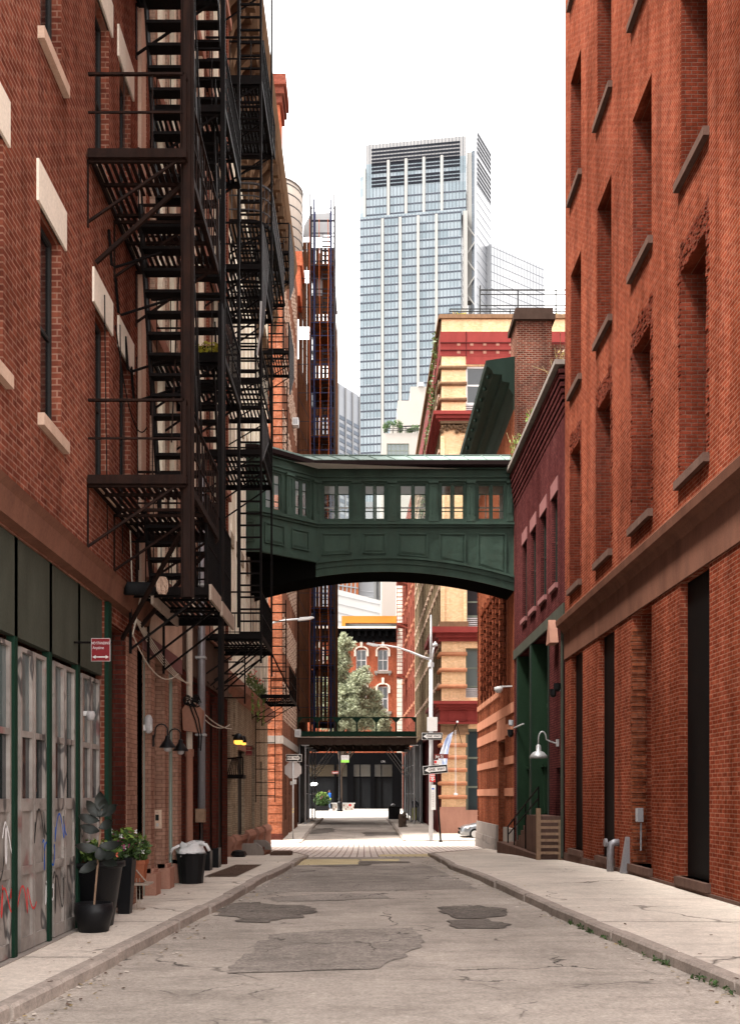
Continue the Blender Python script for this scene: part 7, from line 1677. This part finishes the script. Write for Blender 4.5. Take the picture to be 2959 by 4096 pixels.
tree('plaza_tree', 'leafy pale green plaza tree in front of the red house', PX(1362,TY), TY, zr(TY), 5.5, [((PX(s,TY)+random.uniform(-.2,.2),TY+random.uniform(-1,1),PZ(yy,TY)),(a*1.2,1.3,b*1.2)) for s, yy, a, b in tb], 170, .13, 'leaf_tree', 4)

# ================================================================ FAR BUILDINGS
def slab(t, name, mat, p, q, z0, z1, deep):
    """block whose front runs from p to q in plan"""
    u = Vector((q[0]-p[0],q[1]-p[1],0)); L = u.length; u.normalize(); n = Vector((u.y,-u.x,0)); F = Frame((p[0],p[1],0), u, n)
    fbox(MB(), F, 0, L, z0, z1, -deep, 0).build(name, M[mat], t); return F, L
T = .0875; tz = lambda s: EYE+(VY-s)*T
tw = thing('glass_tower', 'tall pale blue glass office tower with white vertical piers and dark louvres at the top', 'skyscraper', (20,350,0))
F1, W1 = slab(tw, 'lower_block', 'tower_glass', (PX(1439,352.5),352.5), (PX(1844,347.3),347.3), 0, tz(853), 14)
F2, W2 = slab(tw, 'upper_block', 'tower_glass', (PX(1463,355),355), (PX(1863,350),350), tz(860), tz(622), 14)
slab(tw, 'left_return', 'tower_glass', (PX(1440,360),360), (PX(1464,358),358), 100, tz(640), 5)
fl = 33.5*T
q = MB(); z = 40
while z < tz(862): fbox(q, F1, -.1, W1+.1, z, z+.55, -14.1, .06); z += fl
z = tz(850)+1.5
while z < tz(735): fbox(q, F2, -.1, W2+.1, z, z+.55, -14.1, .06); z += fl
q.build('floor_band', M['tower_band'], tw)
q = MB(); k = 0
while k*1.22 < W1: fbox(q, F1, k*1.22, k*1.22+.12, 40, tz(856), -.02, .12); k += 1
k = 0
while k*1.22 < W2: fbox(q, F2, k*1.22, k*1.22+.12, tz(858), tz(625), -.02, .12); k += 1
q.build('mullion', M['tower_mullion'], tw)
q = MB()
for s in (1531,1602,1673.5,1746): u = (s-1439)/405*W1; fbox(q, F1, u-.45, u+.45, 30, tz(868), -.1, .5)
for s in (1554,1625,1696,1767.5,1458): u = (s-1463)/400*W2; fbox(q, F2, u-.45, u+.45, tz(852), tz(615 if s > 1500 else 640), -.1, .5)
fbox(q, F1, W1+.6, W1+2.1, 30, tz(858), -3, -.6); fbox(q, F2, W2+.2, W2+2.0, tz(1200), tz(605), -4, -.6); q.build('pier', M['tower_pier'], tw)
q = MB()
for s in (634,649,664,689,704,719,645-15): 
    z = tz(s)
    for a, b in ((1486,1547),(1562,1618),(1633,1689),(1704,1760),(1775,1839)): fbox(q, F2, (a-1463)/400*W2, (b-1463)/400*W2, z+.1, z+.85, -.1, .18)
for k, s in enumerate((568,583,598,613)): fbox(q, F2, (1486-1463)/400*W2, (1839-1463)/400*W2, tz(s)-.2, tz(s)+.55, -.1, .12)
q.build('louvre', M['tower_louvre'], tw)
q = MB(); fbox(q, F2, 0, W2, tz(622), tz(543), -.3, 0); q.build('crown_screen', M['tower_screen'], tw)
q = MB(); k = 0
while k*1.22 < W2: fbox(q, F2, k*1.22, k*1.22+.14, tz(622), tz(540), -.02, .1); k += 1
q.build('crown_mullion', M['tower_mullion'], tw)
sl = slab(tw, 'side_wing', 'tower_pale', (PX(1907,345),345), (PX(1963,357.5),357.5), 0, tz(590), 1.0)[0]
L = math.hypot(PX(1963,357.5)-PX(1907,345), 12.5); q = MB(); q.add([sl.P(0,tz(592),0),sl.P(L,tz(592),0),sl.P(L,tz(610),0),sl.P(0,tz(592),0),sl.P(0,tz(540),0),sl.P(L,tz(540)-1.5,0)], [(0,1,5,4)]); q.build('wing_crown', M['tower_pale'], tw)
q = MB()
for k in range(11): z = tz(575)-k*1.6-(.8 if k > 4 else 0); fbox(q, sl, .2, L-.2, z, z+.75, -.1, .1)
q.build('wing_louvre', M['tower_louvre'], tw)
q = MB(); z = 60
while z < tz(720): fbox(q, sl, 0, L, z, z+.18, -.1, .05); z += fl
q.build('wing_line', M['tower_mullion'], tw)
slab(tw, 'dark_side', 'tower_dark_glass', (PX(1886,349),349), (PX(1906,348.5),348.5), 0, tz(610), 4)
q = MB()
for k in range(5): z = tz(900)-k*12; a = F1.P(W1+1.3,z,-1.5); b = F1.P(W1+5.2,z-6,-1.5); c = F1.P(W1+1.3,z-12,-1.5); q.bar(a,b,.35); q.bar(b,c,.35)
q.build('brace', M['tower_pier'], tw)
t = thing('pale_office_block', 'pale white glass office block with a sloping top beside the taller tower', 'skyscraper', (55,356,0))
F3, W3 = slab(t, 'block', 'pale_block', (PX(1963,352),352), (PX(2177,368),368), 0, tz(962), 12)
q = MB(); z = 60
while z < tz(962): fbox(q, F3, 0, W3, z, z+.16, -.1, .05); z += fl
k = 0
while k*1.5 < W3: fbox(q, F3, k*1.5, k*1.5+.08, 40, tz(962), -.1, .04); k += 1
q.build('panel_line', M['tower_mullion'], t)
t = thing('striped_office_block', 'blue grey striped office block between scaffolding and glass tower', 'skyscraper', (-4,250,0)); Tz = lambda s: EYE+(VY-s)*250/FPX
F4, W4 = slab(t, 'block', 'stripe_grey', (PX(1322,248),248), (PX(1436,259),259), 0, Tz(1525), 12); q = MB(); z = 30
while z < Tz(1640): fbox(q, F4, 0, W4, z, z+.95, -.1, .12); z += 1.9
q.build('window_band', M['stripe_blue'], t); q = MB()
for s in range(5): fbox(q, F4, s*W4/4-.25, s*W4/4+.25, 0, Tz(1530), -.1, .3)
q.build('pier', M['facade_pale_grey'], t)
# white terraced house and the white angular building
t = thing('white_terrace_house', 'cream white stepped apartment house with a planted roof terrace', 'building', (5,134,0)); wz = lambda s: EYE+(VY-s)*134/FPX; wx = lambda s: (s-VX)*134/FPX
FW = Frame((0,134,0),(1,0,0),(0,-1,0)); q = wall_mesh(MB(), FW, wx(1527), wx(1740), 0, wz(1733), [(wx(1547),wx(1635),wz(1830),wz(1774),.3)]); body_mesh(q, FW, wx(1527), wx(1740), 0, wz(1733), 14); q.box(wx(1565),wx(1740),138,146,wz(1735),wz(1655)); q.box(wx(1597),wx(1740),141,148,wz(1700),wz(1520)); q.box(wx(1655),wx(1740),144,150,wz(1540),wz(1425)); q.build('wall', M['facade_white'], t)
window(t, FW, wx(1547), wx(1635), wz(1830), wz(1774), -.1, (4,1), .12, 'frame_grey_green', 'glass_sky'); q = MB(); q.box(wx(1688),wx(1712),143.8,145,wz(1425),wz(1408)); q.build('roof_box', M['steel_grey'], t)
q = MB(); 
for z in (wz(1716),wz(1724)): q.bar((wx(1540),133.9,z),(wx(1690),133.9,z),.08)
for k in range(6): q.bar((wx(1540)+k*1.0,133.9,wz(1733)),(wx(1540)+k*1.0,133.9,wz(1716)),.07)
for k in range(4): q.bar((wx(1600)+k*.8,136,wz(1733)),(wx(1600)+k*.8,136,wz(1685)),.1)
q.bar((wx(1596),136,wz(1685)),(wx(1690),136,wz(1680)),.14); q.bar((wx(1585),140.9,wz(1648)),(wx(1680),140.9,wz(1645)),.08); q.build('railing', M['frame_dark'], t)
t2 = thing('terrace_plant', 'rounded green pergola plants on the white terrace', 'plant', (wx(1570),134.5,wz(1700))); rr = random.Random(5)
q = MB()
for s, yy, a, b in ((1555,1690,.8,.5),(1590,1688,.9,.5),(1542,1705,.4,.7),(1602,1708,.35,.6),(1660,1706,.6,.5),(1640,1715,.5,.3)): leafy(190, (wx(s),134.6,wz(yy)), (a,.6,b), .14, rr, q)
q.build('foliage', M['leaf_hedge'], t2); q = MB(); stalks(8, (wx(1570),134.6,wz(1733)), (1.2,.3,0), 1.6, rr, q, .05, .1); q.build('stem', M['bark'], t2)
t = thing('white_angular_building', 'white angular modern building with slanting walls seen under the footbridge arch', 'building', (0,175,0)); az = lambda s: EYE+(VY-s)*175/FPX; ax = lambda s: (s-VX)*175/FPX
q = MB(); q.prism([(ax(1310),0),(ax(1640),0),(ax(1640),az(2435)),(ax(1545),az(2408)),(ax(1350),az(2358)),(ax(1310),az(2350))], 'y', 175, 190); q.build('front_block', M['angular_white'], t)
q = MB(); q.box(ax(1495),ax(1640),186,205,0,az(1900)); q.build('rear_block', M['angular_white'], t); q = MB(); q.box(ax(1435),ax(1496),182,200,0,az(1960)); q.build('rear_block', M['facade_pale_grey'], t)
q = MB()
for s in (1511,1521,1531,1541): q.box(ax(s),ax(s+4),185.8,186.2,az(2403),az(2200))
q.build('slit_window', M['frame_dark'], t); q = MB()
for k in range(6): q.bar((ax(1310),174.95,az(2370+k*34)),(ax(1640),174.95,az(2445+k*36)),.06)
for k in range(5): q.bar((ax(1440),181.95,az(2330+k*22)),(ax(1495),181.95,az(2336+k*22)),.06)
q.build('panel_joint', M['steel_grey'], t)
t = thing('netted_scaffold', 'orange netted scaffolding on a roof behind the white angular building', 'scaffolding', (-5,196,0)); q = MB(); q.box(ax(1320),ax(1432),181,196,0,az(2120)); q.build('net', M['net_orange_pale'], t); q = MB()
for k in range(5): q.bar((ax(1350+k*17),180.9,az(2360)),(ax(1358+k*17),180.9,az(2130)),.25)
for k in range(6): q.bar((ax(1325),180.8,az(2350-k*40)),(ax(1430),180.8,az(2365-k*40)),.2)
q.build('pole', M['facade_pale_grey'], t)
